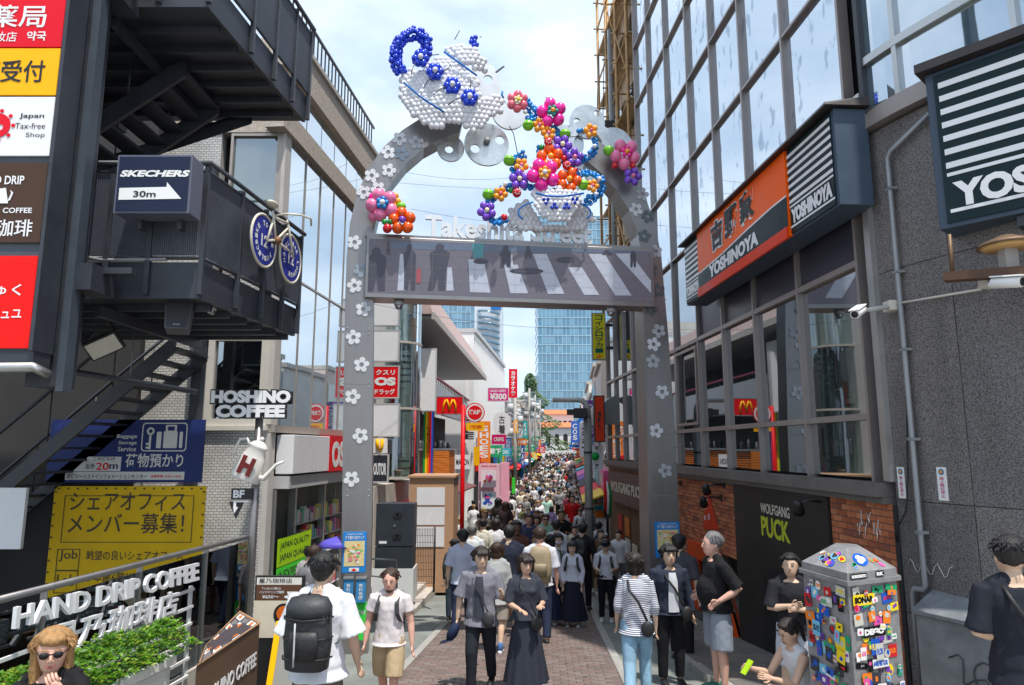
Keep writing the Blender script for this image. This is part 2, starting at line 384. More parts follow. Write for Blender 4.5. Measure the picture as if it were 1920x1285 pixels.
while y < 17.5:
    x = roadL(y) + .14 + (.104 if r_ % 2 else 0) + .1
    while x < roadR(y) - .24:
        z = G(y) - .002 + random.uniform(-.002, .003); sl_ = math.atan2(G(y + .1) - G(y - .1), .2)
        big = 9.3 < y < 11.9
        if big and cnt < 300 and abs(x) < 1.9:
            o = inst('paver', random.choice(pm_), road, Matrix.Translation((x, y, z)) @ Matrix.Rotation(sl_, 4, 'X') @ Matrix.Rotation(random.uniform(-.015, .015), 4, 'Z')); cnt += 1
        else:
            q = random.randint(0, 2); t_ = math.tan(sl_)
            rest.add([(x + a, y + c, z + d + c * t_) for a, c, d in ((-.1, -.054, 0), (.1, -.054, 0), (.1, .054, 0), (-.1, .054, 0), (-.094, -.048, .016), (.094, -.048, .016), (.094, .048, .016), (-.094, .048, .016))], [(4, 5, 6, 7), (0, 1, 5, 4), (1, 2, 6, 5), (2, 3, 7, 6), (3, 0, 4, 7)], q)
        x += .208
    y += .116; r_ += 1
obj('paving', rest, M_pav, road, kind='stuff')
b = MB()
for i in range(90):
    y_ = random.uniform(8.3, 16); x_ = random.uniform(roadL(y_) + .2, roadR(y_) - .3); r = random.uniform(.012, .03)
    b.add([(x_ + r * math.cos(a * 1.047), y_ + r * math.sin(a * 1.047), G(y_ + r * math.sin(a * 1.047)) + .0195) for a in range(6)], [(0, 1, 2, 3, 4, 5)])
obj('gum_spots', b, mat('trodden_gum', (.09, .08, .075), .8, var=0), road, kind='stuff')
# right footpath of large slabs, one kerb step up
M_slab = [mat('footpath_slab_%s' % n, c, .7, var=.2, vs=5, bump=.25) for n, c in (('warm', (.19, .17, .15)), ('cool', (.16, .155, .15)))]
fp = strip(lambda y: 4.85 - .0586 * y - 1.45, lambda y: 4.85 - .0586 * y, [y for y in YS if 5.4 <= y <= 25], .085, M_ground, 'footpath', kind='structure')
b = MB(); sm_ = []
for yy in [5.4 + .6 * i for i in range(32)]:
    for j in range(3):
        x0 = 4.85 - .0586 * yy - 1.45 + j * .48; a = yy + .004; c = yy + .596; z0, z1 = G(a) + .086, G(c) + .086
        b = MB(); b.hexa([(x0 + .004, a, z0), (x0 + .476, a, z0), (x0 + .476, c, z1), (x0 + .004, c, z1), (x0 + .006, a + .003, z0 + .016), (x0 + .474, a + .003, z0 + .016), (x0 + .474, c - .003, z1 + .016), (x0 + .006, c - .003, z1 + .016)])
        obj('paving_slab', b, M_slab[(j + int(yy / .6)) % 2 if random.random() < .6 else 0], fp)
b = MB()
for yy in [5.4 + .9 * i for i in range(21)]:
    x0 = 4.85 - .0586 * yy - 1.45 - .15; a = yy; c = yy + .893
    b.hexa([(x0, a, G(a) - .05), (x0 + .146, a, G(a) - .05), (x0 + .146, c, G(c) - .05), (x0, c, G(c) - .05), (x0, a, G(a) + .1), (x0 + .146, a, G(a) + .1), (x0 + .146, c, G(c) + .1), (x0, c, G(c) + .1)])
obj('kerb', b, M_edge, kind='structure')
# raised step platform the near visitors stand on (below the frame)
t = obj('stone_step', MB().box(2.0, 5.6, 2.2, 5.35, .3, .6), M_stone, kind='structure')

# ================================================================ RIGHT BUILDING
RW = Wall(4.85 - .0586 * 8, 8, -.0586, 1)
SM = [.36, 1.96, 3.57, 5.06, 6.52, 8.2, 9.85, 11.3, 12.6, 13.9, 15.2, 16.5]
HZ = [7.5, 9.42, 11.3, 13.2, 15.1, 17.0, 18.9, 20.8]
rb = thing('glass_office_building', (5.2, 16, 0), 'tall glass fronted building with brown aluminium mullions over a red brick base', 'building')
obj('structural_core', MB().wbox(RW, 0, 11.3, -1.2, 21.5, -9, -.32).wbox(RW, 11.3, 16.5, -1.2, 7.5, -9, -.32), mat('core_wall', (.10, .10, .105), .7, var=.2), rb)
G_up = glass_mat('sky_reflecting_glass', None, .74, .012, base=(.14, .19, .22), wav=.0016, ws=.9, spots=1)
G_low = glass_mat('shop_upper_glass', None, .42, .015, base=(.022, .028, .028), wav=.001, ws=.8)
M_opq = mat('dark_blue_spandrel', (.04, .042, .062), .35, var=.1, vs=.7)
def pane(w, s0, s1, z0, z1, m, parent, o=-.06, name='window_pane', jit=.003):
    j = [random.uniform(-jit, jit) for _ in range(4)]
    b = MB(); p = [w.w(s0, z0, o + j[0]), w.w(s1, z0, o + j[1]), w.w(s1, z1, o + j[2] + j[1] - j[0]), w.w(s0, z1, o + j[2])]
    q = [v - (w.w(0, 0, 1) - w.w(0, 0, 0)) * .012 for v in p]
    b.hexa([p[0], p[1], q[1], q[0], p[3], p[2], q[2], q[3]])
    return obj(name, b, m, parent)
for i in range(len(SM) - 1):
    a, c = SM[i] + .026, SM[i + 1] - .026
    pane(RW, a, c, 2.64, 3.34, G_low, rb); pane(RW, a, c, 3.43, 5.27, G_low, rb)
    if i < 4: obj('spandrel_panel', MB().wbox(RW, a, c, 5.36, 7.46, -.10, -.05), M_opq, rb)
    else: pane(RW, a, c, 5.36, 7.46, G_low, rb)
    if i < 7:
     for z0, z1 in zip(HZ, HZ[1:]): pane(RW, a, c, z0 + .035, z1 - .035, G_up, rb)
mull_me = None
for s_ in SM:
    obj('mullion', MB().wbox(RW, s_ - .026, s_ + .026, 2.6, 20.9 if s_ < 11.4 else 7.4, -.12, .022), M_alu, rb)
for z_ in [3.385] + [5.315] + HZ:
    wd = .04 if z_ < 6 else .022
    for i in range(len(SM) - 1 if z_ < 7.6 else 7): obj('transom', MB().wbox(RW, SM[i] + .027, SM[i + 1] - .027, z_ - wd, z_ + wd, -.11, .016), M_alu, rb)
obj('sill_beam', MB().wbox(RW, .1, 16.7, 2.44, 2.6, -.3, .16).wbox(RW, .1, 16.7, 2.36, 2.437, -.3, .08), mat('weathered_sill', (.17, .155, .145), .6, .2, var=.25), rb)
obj('corner_post', MB().wbox(RW, -.02, .1, 2.62, 7.4, -.3, .05), M_lightalu, rb)
# openable sash
f_ = obj('opening_sash', MB().prism(rect(6.62, 3.5, 8.1, 5.2), lambda u, v, e: RW.w(u, v, .0 + e), .04, [rect(6.68, 3.56, 8.04, 5.14)[::-1]]), M_alu, rb)
# roof parapet
obj('parapet', MB().wbox(RW, 0, 11.33, 20.9, 21.6, -.4, .06), M_alu, rb)
# brick base
bw = thing('brick_shop_wall', RW.w(4, -.2, 0), 'orange brick ground floor wall of the restaurant with dark openings', 'wall')
obj('mortar_bed', MB().wbox(RW, -.0, 16.5, -1.3, 2.36, -.3, -.02), mat('mortar', (.28, .24, .21), .9, var=.2, vs=8), bw)
M_br = [mat('brick_%s' % n, c, .75, var=.3, vs=10, bump=.4, bs=60) for n, c in (('orange', (.50, .155, .065)), ('rust', (.36, .10, .045)), ('dark', (.26, .085, .05)), ('light', (.55, .20, .09)))]
def bricks(w, s0, s1, z0, z1, parent, maxn, st, bl=.21, bh=.0665, holes=()):
    global BC
    mes = []
    for m_ in M_br:
        b = MB(); b.hexa([(0, 0, 0), (bl, 0, 0), (bl, .02, 0), (0, .02, 0), (0, 0, bh), (bl, 0, bh), (bl, .02, bh), (0, .02, bh)]); me = b.mesh('brick', m_); fixn(me); mes.append(me)
    r = 0; z = z0
    while z + bh <= z1 + .01:
        s_ = s0 - (.11 if r % 2 else 0)
        while s_ < s1:
            a = max(s_, s0); c = min(s_ + bl, s1)
            if c - a > .03 and not any(h[0] < (a + c) / 2 < h[1] and h[2] < z + .03 < h[3] for h in holes):
                k = random.choices(range(4), (5, 3, 1.3, 2))[0]; o_ = random.uniform(-.002, .003)
                if BC < maxn and c - a > bl - .01:
                    p = w.w(a, z, -.02 + .0 + o_ + .02)
                    M = Matrix(((w.d[0], -w.n[0], 0, p.x), (w.d[1], -w.n[1], 0, p.y), (0, 0, 1, p.z), (0, 0, 0, 1)))
                    inst('brick', mes[k], parent, M); BC += 1
                else: st.wbox(w, a, c, z, z + bh, -.02, o_, k)
            s_ += bl + .012
        z += bh + .012; r += 1
BC = 0; stb = MB()
bricks(RW, .06, 1.44, .8, 2.35, bw, 130, stb)
bricks(RW, 4.8, 9.2, -.5, 2.35, bw, 290, stb, holes=((4.8, 7.55, -.6, 1.02),))
bricks(RW, 9.2, 16.5, 1.75, 2.35, bw, 290, stb)
bricks(RW, .06, 1.44, -.1, .77, bw, 290, stb)
obj('brickwork', stb, M_br, bw, kind='stuff')
# white scribble on bricks
b = MB()
for i in range(9):
    p0 = Vector((.35 + .055 * i, 2.12 + random.uniform(-.1, .06), 0)); pts = [RW.w(p0.x + random.uniform(-.035, .035), p0.y + random.uniform(-.09, .09) - .03 * k, .008) for k in range(4)]
    b.tube(pts, .005, 4)
obj('white_scribble', b, M_white, bw)
# black panel with lettering
bp_ = thing('black_sign_panel', RW.w(2, 0, 0), 'tall matt black panel lettered in white and yellow between brick piers', 'sign')
obj('panel', MB().wbox(RW, 1.46, 4.78, -.6, 2.42, -.02, .05), mat('matt_black_panel', (.018, .016, .015), .55, var=.3, vs=1.5), bp_, bevel=.008)
fn = wface(RW, 3.63, 0, .052, -1)
b = MB(); put_text(b, 'WOLFGANG', fn, .02, 1.95, 1.05, .16, .02, .003); obj('lettering', b, mat('cream_letter', (.62, .58, .47), .5), bp_, norm=False)
b = MB(); put_text(b, 'PUCK', fn, .02, 1.58, 1.02, .32, .03, .003); obj('lettering', b, mat('lime_letter', (.52, .56, .03), .5), bp_, norm=False)
b = MB(); b.prism([(2.3, -.3), (3.7, -.3)] + [(3.0 + .7 * math.cos(R(a)), .65 + .5 * math.sin(R(a))) for a in range(0, 181, 15)], lambda u, v, e: RW.w(u, v, .051 + e), .004); obj('arched_recess_print', b, mat('deep_black', (.006, .006, .006), .7), bp_)
# dark recess gap next to granite
obj('dark_recess', MB().wbox(RW, -.02, .05, .05, 2.36, -.28, -.0), M_dark, rb)
# orange angled frame round the lower restaurant window
M_or = flat((214, 78, 24), 'burnt_orange_paint', .45, var=.12)
ow = thing('orange_window_frame', RW.w(4, 0, 0), 'slanted burnt orange frame round the low dark restaurant window', 'window')
obj('dark_glass', MB().wbox(RW, 4.82, 7.6, -.6, 1.02, -.03, -.005), glass_mat('dark_shop_glass', None, .2, .03, base=(.012, .012, .012), wav=0), ow)
fr = lambda u, v, e=0: RW.w(u, v, .02 + e)
obj('frame', MB().prism([(7.5, 1.02), (6.0, 1.05), (4.8, -.5), (5.2, -.55), (6.15, .7), (6.85, .7), (6.9, -.35), (7.5, -.3)], fr, .07), M_or, ow, bevel=.006)
# pizza slice mural
b = MB(); b.prism([(6.32, 2.28), (6.66, 1.34), (5.75, 1.42)], lambda u, v, e: RW.w(u, v, .008 + e), .006)
pz = thing('pizza_slice_mural', RW.w(4.6, 1.5, 0), 'flat red orange pizza slice with white rings on the brick wall', 'wall art'); obj('slice', b, flat((215, 60, 30), 'mural_orange', .5), pz)
b = MB()
for u, v, r in ((6.34, 1.92, .06), (6.25, 1.62, .06), (6.48, 1.58, .05), (6.42, 1.78, .03)): b.prism(circ(u, v, r, 14), lambda u, v, e: RW.w(u, v, .018 + e), .004, [circ(u, v, r * .6, 14)[::-1]])
obj('rings', b, M_white, pz)
# spotlights on arms
def spot(w, s_, z_, label, o=.35):
    t = thing('spotlight', w.w(s_, z_, 0), label, 'light', 'black spotlights on the brick shop wall')
    obj('wall_plate', MB().wbox(w, s_ - .05, s_ + .05, z_ - .06, z_ + .06, 0, .03), M_black, t)
    obj('arm', MB().tube([w.w(s_, z_, .02), w.w(s_, z_ + .02, o * .6), w.w(s_ + .02, z_ - .03, o)], .016, 8), M_black, t)
    c = w.w(s_ + .03, z_ - .05, o)
    d = (w.w(s_ + .5, z_ - .6, .1) - c).normalized()
    obj('lamp_head', MB().tube([c - d * .08, c - d * .04, c + d * .04, c + d * .13], [.035, .06, .075, .085], 14), M_black, t)
    obj('lamp_lens', MB().tube([c + d * .131, c + d * .134], .075, 14), M_bulb, t)
spot(RW, 1.62, 2.27, 'single black spotlight above the right edge of the black panel')
spot(RW, 5.35, 2.3, 'upper black spotlight left of the black panel top'); spot(RW, 5.55, 2.05, 'lower black spotlight left of the black panel')
spot(RW, 8.1, 2.2, 'black spotlight on the brick beside the steel arch leg')

# ---- granite corner
class Path:
    def __init__(s, p, segs):
        s.p = [Vector((p[0], p[1]))]; s.a = [0.0]
        for l, h0, h1 in segs:
            n = max(1, int(l / .12))
            for i in range(n):
                h = R(h0 + (h1 - h0) * (i + .5) / n); s.p.append(s.p[-1] + Vector((math.sin(h), -math.cos(h))) * l / n); s.a.append(s.a[-1] + l / n)
    def w(s, a, z, o=0):
        i = 0
        while i < len(s.a) - 2 and s.a[i + 1] < a: i += 1
        t = (a - s.a[i]) / (s.a[i + 1] - s.a[i]); p = s.p[i].lerp(s.p[i + 1], t) if 0 <= t <= 1 else s.p[i] + (s.p[i + 1] - s.p[i]) * t
        j0 = s.p[max(0, i - 1)]; j1 = s.p[min(len(s.p) - 1, i + 2)]; d = (j1 - j0).normalized()
        return Vector((p.x + d.y * o * 1, p.y - d.x * o * 1, z)) if False else Vector((p.x + d.y * o, p.y - d.x * o, z))
    def box(s, mb, a0, a1, z0, z1, o0, o1, mi=0):
        n = max(1, int(abs(a1 - a0) / .13 + .5)); vs = []; fs = []
        for i in range(n + 1):
            a = a0 + (a1 - a0) * i / n; vs += [s.w(a, z0, o0), s.w(a, z0, o1), s.w(a, z1, o1), s.w(a, z1, o0)]
        for i in range(n):
            for k in range(4): fs.append((4 * i + k, 4 * i + (k + 1) % 4, 4 * i + 4 + (k + 1) % 4, 4 * i + 4 + k))
        fs += [(3, 2, 1, 0), (4 * n, 4 * n + 1, 4 * n + 2, 4 * n + 3)]
        mb.add(vs, fs, mi); return mb
# heading measured from -Y towards +X ; outward side faces the street
GW = Path((4.40, 7.99), [(.8, 12, 24), (1.4, 24, 26), (1.6, 26, 62), (2.4, 62, 80)])
def granite_mat(name, a, bcol):
    m = mat(name, a, .42, var=0, spec=.4); nt = m.node_tree; N = nt.nodes; L = nt.links; b = N['Principled BSDF']
    t = N.new('ShaderNodeTexCoord'); n = N.new('ShaderNodeTexNoise'); n.inputs['Scale'].default_value = 75; n.inputs['Detail'].default_value = 2; n.inputs['Roughness'].default_value = .8; L.new(t.outputs['Object'], n.inputs['Vector'])
    r = N.new('ShaderNodeValToRGB'); r.color_ramp.elements[0].position = .36; r.color_ramp.elements[0].color = a + (1,); r.color_ramp.elements[1].position = .66; r.color_ramp.elements[1].color = bcol + (1,)
    L.new(n.outputs['Fac'], r.inputs[0])
    n2 = N.new('ShaderNodeTexNoise'); n2.inputs['Scale'].default_value = .8; n2.inputs['Detail'].default_value = 7; mp_ = N.new('ShaderNodeMapping'); mp_.inputs['Scale'].default_value = (2.2, 2.2, .35); L.new(t.outputs['Object'], mp_.inputs[0]); L.new(mp_.outputs[0], n2.inputs['Vector'])
    mr = N.new('ShaderNodeMapRange'); mr.inputs[1].default_value = .3; mr.inputs[2].default_value = .7; mr.inputs[3].default_value = .7; mr.inputs[4].default_value = 1.2; L.new(n2.outputs['Fac'], mr.inputs[0])
    mm = N.new('ShaderNodeMix'); mm.data_type = 'RGBA'; mm.blend_type = 'MULTIPLY'; mm.inputs[0].default_value = 1; L.new(r.outputs[0], mm.inputs[6]); L.new(mr.outputs[0], mm.inputs[7]); L.new(mm.outputs[2], b.inputs['Base Color'])
    return m
M_gr = [granite_mat('dark_granite', (.040, .038, .040), (.30, .275, .265)), granite_mat('darker_granite', (.036, .034, .037), (.26, .24, .235))]
gw = thing('granite_corner_wall', GW.w(1, 0, 0), 'dark speckled granite wall of large slabs at the building corner', 'wall')
obj('backing', GW.box(MB(), 0, 6.1, -.2, 6.8, -.4, -.045), M_dark, gw)
gj = [0, .93, 1.9, 2.8, 3.7, 4.7, 5.7]
for a0, a1 in zip(gj, gj[1:]):
    for z0, z1 in ((-.1, 1.2), (1.2, 2.42), (2.42, 5.06), (5.06, 6.82)):
        if z1 == 1.2 and a0 == 0: pass
        obj('granite_slab', GW.box(MB(), a0 + .004, a1 - .004, z0 + .004, z1 - .004, -.05, random.uniform(-.002, .002)), M_gr[0] if random.random() < .6 else M_gr[1], gw)
# curved glass storey over the granite
cg = thing('curved_glass_storey', GW.w(1.5, 6.9, 0), 'curved corner storey of pale blue glass above the granite wall', 'building')
obj('ledge', GW.box(GW.box(MB(), -.1, 6.1, 6.84, 7.02, -.3, .14), -.1, 6.1, 7.02, 7.08, -.3, .09), M_alu, cg)
obj('structural_core', GW.box(MB(), 0, 6.1, 7.08, 18, -1.2, -.2), mat('core_wall'), cg)
G_cv = glass_mat('curved_blue_glass', None, .6, .02, base=(.10, .17, .22), wav=.002, ws=1.0)
for z0, z1 in ((7.08, 7.72), (7.84, 9.4), (9.5, 11.4), (11.5, 13.4), (13.5, 15.4), (15.5, 17.8)):
    for a0, a1 in ((.06, .5), (.56, 1.78), (1.84, 3.1), (3.16, 4.5), (4.56, 6)):
        obj('window_pane', GW.box(MB(), a0, a1, z0, z1, -.05, -.03), G_cv, cg)
for z in (7.78, 9.45, 11.45, 13.45, 15.45): obj('transom', GW.box(MB(), 0, 6.1, z - .055, z + .045, -.08, .03), M_lightalu, cg)
for a in (.53, 1.81, 3.13, 4.53): obj('mullion', GW.box(MB(), a - .03, a + .03, 7.08, 17.8, -.08, .025), M_lightalu, cg)
obj('corner_pier', GW.box(MB(), .0, .07, 7.08, 18, -.2, .05), M_black_steel, cg)
# downpipe
dp = thing('downpipe', GW.w(.3, 1, .1), 'thin grey downpipe with brackets running down the granite wall', 'pipe')
s_d = .36
obj('pipe', MB().tube([GW.w(1.1, 6.75, .07), GW.w(s_d + .05, 6.45, .07), GW.w(s_d, 6.38, .07), GW.w(s_d, 6.2, .07), GW.w(s_d, 1.75, .07), GW.w(s_d, 1.55, .07), GW.w(s_d - .02, 1.5, .07), GW.w(s_d - .14, 1.49, .07), GW.w(s_d - .17, 1.44, .07), GW.w(s_d - .17, .2, .07)], .03, 10), mat('pipe_grey', (.30, .31, .33), .4, .3, var=.1), dp)
for z in (6.0, 5.0, 4.1, 3.1, 2.1): obj('bracket', MB().cbox(GW.w(s_d, z, .05), (.1, .1, .03)), M_grey, dp)
# scaffold on the far end of the glass tower
sc_ = thing('scaffold', RW.w(14, 7.6, .2), 'rusty ochre scaffold of poles and boards at the far edge of the glass tower', 'scaffold')
M_sc = mat('ochre_scaffold', (.42, .25, .11), .6, .3, var=.35, vs=6)
SX = (11.75, 13.3, 14.9, 16.4)
for a in SX:
    for o in (.1, -.3): obj('standard', MB().cyl(RW.w(a, 7.5, o), RW.w(a, 22, o), .05, 8), M_sc, sc_)
for z in [8.1 + 1.1 * i for i in range(13)]:
    obj('ledger', MB().cyl(RW.w(11.6, z, .1), RW.w(16.6, z, .1), .032, 6), M_sc, sc_)
    for a in SX: obj('cross_tube', MB().cyl(RW.w(a, z, .25), RW.w(a, z, -.4), .03, 6), M_sc, sc_)
for i, z in enumerate((8.1, 10.3, 12.5, 14.7, 16.9)): obj('brace', MB().cyl(RW.w(SX[i % 3], z, .15), RW.w(SX[i % 3 + 1], z + 2.3, .15), .028, 6), M_sc, sc_)
for z in (9.3, 11.5, 13.7, 15.9, 18.1): obj('board', MB().wbox(RW, 11.7, 16.5, z, z + .05, -.4, .05), mat('scaffold_board', (.45, .34, .2), .8, var=.3), sc_)
sb_ = thing('beige_annex_building', RW.w(14, 7.5, -3), 'narrow beige annex building behind the ochre scaffold', 'building')
obj('wall', MB().wbox(RW, 11.4, 16.45, 7.52, 20, -8, -.42), mat('beige_render', (.50, .38, .27), .8, var=.15), sb_)
for z in (8.5, 11, 13.5, 16):
    for a in (12.1, 14.2): obj('window', MB().wbox(RW, a, a + 1.3, z, z + 1.5, -.419, -.38), G_low, sb_)
# black electrical fittings high on the scaffold edge
ef = thing('cable_bracket', RW.w(16.9, 13.5, .8), 'dark insulators and cables on a grey pole in front of the scaffold', 'utility pole')
q = P(1147, 235, 22)
obj('pole', MB().cyl((q.x, 22, 6.5), (q.x, 22, 17.5), .09, 10), M_grey, ef)
for z in (12.3, 13.6): obj('insulator_box', MB().cbox((q.x - .12, 21.9, z), (.34, .3, .8)), M_black, ef); obj('crossarm', MB().cyl((q.x - .55, 21.9, z + .2), (q.x + .4, 21.9, z + .2), .03, 6), M_grey, ef)
for dx in (-.5, -.3, .1): obj('cable', MB().tube([(q.x + dx, 21.9, 12.5), (q.x + dx - .03, 21.8, 14), (q.x + dx + .1, 21.9, 17)], .015, 5), M_black, ef)
# ================================================================ LEFT GLASS BUILDING
LW = Wall(-4.65, 13.2, .086, 1, -1)
def sL(px, py): return LW.at(px, py)[0]
M_frame = mat('beige_metal_frame', (.42, .37, .33), .4, .35, var=.1)
lb = thing('corner_cafe_building', (-5, 15, 0), 'pale building with tall blue reflecting glass and a rough stone band under the roof railing', 'building')
obj('structural_core', MB().wbox(LW, .3, 6.0, -1.3, 11.4, -9, -.25), mat('core_wall'), lb)
M_cream2 = mat('corner_cream', (.55, .51, .47), .6, var=.1)
M_rough = mat('rough_stone_band', (.52, .45, .38), .85, var=.3, vs=14, bump=1.0, bs=28)
obj('stone_band', MB().wbox(LW, -.3, 6.1, 9.4, 9.85, -.3, .1), M_rough, lb); obj('stone_band', MB().wbox(LW, -.3, 6.1, 10.75, 11.55, -.3, .1), M_rough, lb)
obj('coping', MB().wbox(LW, -.34, 6.12, 11.553, 11.66, -.35, .16), M_stone, lb)
G_left = glass_mat('tall_blue_glass', None, .66, .015, base=(.16, .30, .36), wav=.0015, ws=.8)
G_leftlow = glass_mat('cafe_glass', (.55, .6, .58), .32, .02, wav=.001)
m_ = [0.28, 1.2, 2.1, 3.0, 3.9, 4.8, 5.7]
for a, c in zip(m_, m_[1:]):
    pane(LW, a + .02, c - .02, 3.45, 6.5, G_left if a > 1.3 else G_left, lb, -.03); pane(LW, a + .02, c - .02, 6.57, 9.38, G_left, lb, -.03)
    pane(LW, a + .02, c - .02, 9.87, 10.73, G_left, lb, -.06)
    obj('mullion', MB().wbox(LW, c - .014, c + .014, 3.4, 9.4, -.05, -.008), M_frame, lb)
obj('transom', MB().wbox(LW, .25, 5.9, 6.515, 6.56, -.05, -.004), M_frame, lb); obj('sill', MB().wbox(LW, .0, 5.95, 3.3, 3.44, -.2, .1), M_frame, lb)
obj('corner_pier', MB().wbox(LW, -.02, .26, 3.45, 9.39, -.1, .03).wbox(LW, -.02, .22, -.8, 3.29, -.08, .03), M_cream2, lb)
# roof railing of flat bars
for i in range(26): obj('baluster', MB().wbox(LW, -.25 + i * .24, -.235 + i * .24, 11.68, 12.4, .0, .035), M_black_steel, lb)
obj('rail', MB().wbox(LW, -.3, 6.0, 12.41, 12.46, -.01, .045), M_black_steel, lb)
# OS drugstore part beyond
ob = thing('drugstore_building', (-4.3, 20, -1), 'low white drugstore building with a curved green glass stair tower', 'building')
obj('wall', MB().wbox(LW, 6.05, 12, -1.3, 8.6, -9, -.05), M_white, ob)
# white panelled frontal wall and sign box over the shop
obj('sign_panel', MB().wbox(LW, .35, 2.36, 2.5, 3.26, .0, .35), M_signwhite, lb, bevel=.01)
obj('valance', MB().wbox(LW, .33, 4.6, 2.22, 2.46, -.02, .30), M_lightgrey, lb)
rs = thing('red_shop_sign', LW.w(3.8, 2.5, .2), 'red box sign with white OS letters above the shop front behind the arch leg', 'sign')
obj('sign_box', MB().wbox(LW, 2.4, 4.0, 2.48, 3.28, .0, .36), M_red, rs)
b = MB(); put_text(b, 'OS', wface(LW, 2.5, 2.56, .362), 0, 0, .85, .6, .05, .004); obj('lettering', b, M_white, rs, norm=False)
# shop front opening : dark interior with shelves and goods
sf = thing('open_drugstore', LW.w(2.5, -.5, 0), 'open drugstore front with goods and neon green price posters under a white sign', 'shop')
obj('back_wall', MB().wbox(LW, .35, 4.5, -.9, 2.2, -.24, -.2), mat('shop_inside', (.16, .17, .15), .7, var=.35, vs=3), sf)
for a in (.3, 1.3, 3.0, 4.45): obj('post', MB().wbox(LW, a, a + .07, -.9, 2.2, -.1, .05), M_lightalu, sf)
cols_g = [(.7, .1, .1), (.1, .3, .6), (.75, .7, .2), (.1, .5, .3), (.7, .7, .7), (.6, .2, .4), (.2, .2, .25), (.75, .45, .1)]
M_goods = [mat('goods_%s' % n, c, .4, var=.1) for n, c in zip(('red', 'blue', 'yellow', 'green', 'white', 'pink', 'navy', 'orange'), cols_g)]
for z in (-.2, .2, .6, 1.0, 1.4):
    obj('shelf', MB().wbox(LW, 1.5, 4.4, z, z + .02, -.19, .0), M_lightgrey, sf)
    for k in range(22):
        a = 1.52 + k * .13; h = random.uniform(.15, .33)
        obj('boxed_goods', MB().wbox(LW, a, a + random.uniform(.07, .115), z + .021, z + .021 + h, -.15, -.03), random.choice(M_goods), sf)
M_neon = flat((175, 225, 20), 'neon_green_card', .6, var=.05); M_neong = flat((80, 225, 60), 'bright_green_card', .6, var=.05); M_ink = mat('black_ink', (.012, .012, .014), .5, var=0)
def poster(name, w, s0, s1, z0, z1, o, m, lines, label, cat='poster', th=.01, ink=None, group=None, sgn=1, bold=.01):
    t = thing(name, w.w((s0 + s1) / 2, z0, o), label, cat, group)
    obj('sheet', MB().wbox(w, s0, s1, z0, z1, o, o + th), m, t)
    f = wface(w, s0 if sgn > 0 else s1, z0, o + th + .003, sgn); W_, H_ = abs(s1 - s0), z1 - z0
    for (txt, u, v, ww, hh, mm) in lines:
        b = MB(); put_text(b, txt, f, u * W_, v * H_, ww * W_, hh * H_, bold, 0); obj('lettering', b, mm or ink or M_ink, t, norm=False)
    return t
poster('price_poster', LW, .45, 2.15, .72, 1.25, .08, M_neon, [('JAPAN QUALITY', .06, .55, .88, .3, None), ('JAPAN QUALITY', .06, .12, .88, .3, None)], 'upper yellow green poster reading JAPAN QUALITY in the shop window')
poster('price_poster', LW, .45, 2.15, -.2, .70, .08, M_neong, [('INEXPENSIVE', .05, .7, .9, .22, None), ('便宜的药妆', .05, .38, .9, .28, None), ('염 가 약', .08, .06, .84, .26, None)], 'lower bright green poster with hand written lines in the shop window')

# -------- frontal tiled wall (faces the camera)
FW = Wall(-16, 13.2, 1, 0, -1)           # s = x + 16
M_tile = brick_mat('white_glazed_tile', (.66, .65, .62), (.56, .55, .53), (.22, .21, .20), 1, .105, .052, .006, .35, 'XZ', .3)
tw = thing('tiled_wall', (-6.5, 13.2, -.5), 'white glazed tile wall of the cafe building facing the square', 'wall')
def fwx(x): return x + 16
obj('tiled_face', MB().wbox(FW, 3, fwx(-4.70), -3.5, 3.33, -.25, 0).wbox(FW, 3, fwx(-5.95), 3.331, 9.4, -.25, 0).wbox(FW, fwx(-5.949), fwx(-4.98), 5.2, 6.4, -.25, 0), M_tile, tw)
obj('stone_top', MB().wbox(FW, 3, fwx(-4.6), 9.401, 11.5, -.25, .03), M_rough, tw)
# cafe window on the first floor
cw = thing('cafe_window', (-5.4, 13.2, 3.4), 'tall first floor cafe window with brown interior above the sign pole', 'window')
x0, x1 = fwx(-5.93), fwx(-4.72)
M_cream = mat('cream_window_frame', (.60, .56, .50), .5, var=.08)
obj('frame', MB().prism(rect(x0, 3.42, x1, 5.18), lambda u, v, e: FW.w(u, v, .03 + e), -.2, [rect(x0 + .14, 3.56, x1 - .16, 5.08)[::-1]]), M_cream, cw)
obj('pane', MB().wbox(FW, x0 + .14, x1 - .16, 3.56, 5.08, -.06, -.05), G_leftlow, cw)
obj('room_back', MB().wbox(FW, x0 - 1, x1, 3.4, 5.3, -1.7, -1.6), mat('cafe_brown_wall', (.13, .085, .06), .7, var=.2), cw)
obj('room_ceiling', MB().wbox(FW, x0 - 1, x1, 5.19, 5.28, -1.6, -.2), mat('cafe_ceiling', (.3, .24, .18), .7), cw)
obj('room_floor', MB().wbox(FW, x0 - 1, x1, 3.34, 3.42, -1.6, -.25), M_dark, cw)
obj('table', MB().wbox(FW, x0 + .2, x0 + .8, 4.02, 4.06, -.9, -.4).wbox(FW, x0 + .45, x0 + .52, 3.42, 4.02, -.7, -.63), mat('dark_wood', (.07, .04, .025), .5), cw)
obj('sill', MB().wbox(FW, x0 - .05, x1 + .05, 3.335, 3.42, -.2, .09), M_cream, cw)
uw = thing('upper_window', (-5.4, 13.2, 6.4), 'tall green tinted glass window high on the tiled wall beside the fire escape', 'window')
obj('pane', MB().wbox(FW, fwx(-5.72), fwx(-4.78), 6.42, 9.35, -.06, -.05), glass_mat('green_tinted_glass', None, .3, .03, base=(.045, .075, .055), wav=.001), uw)
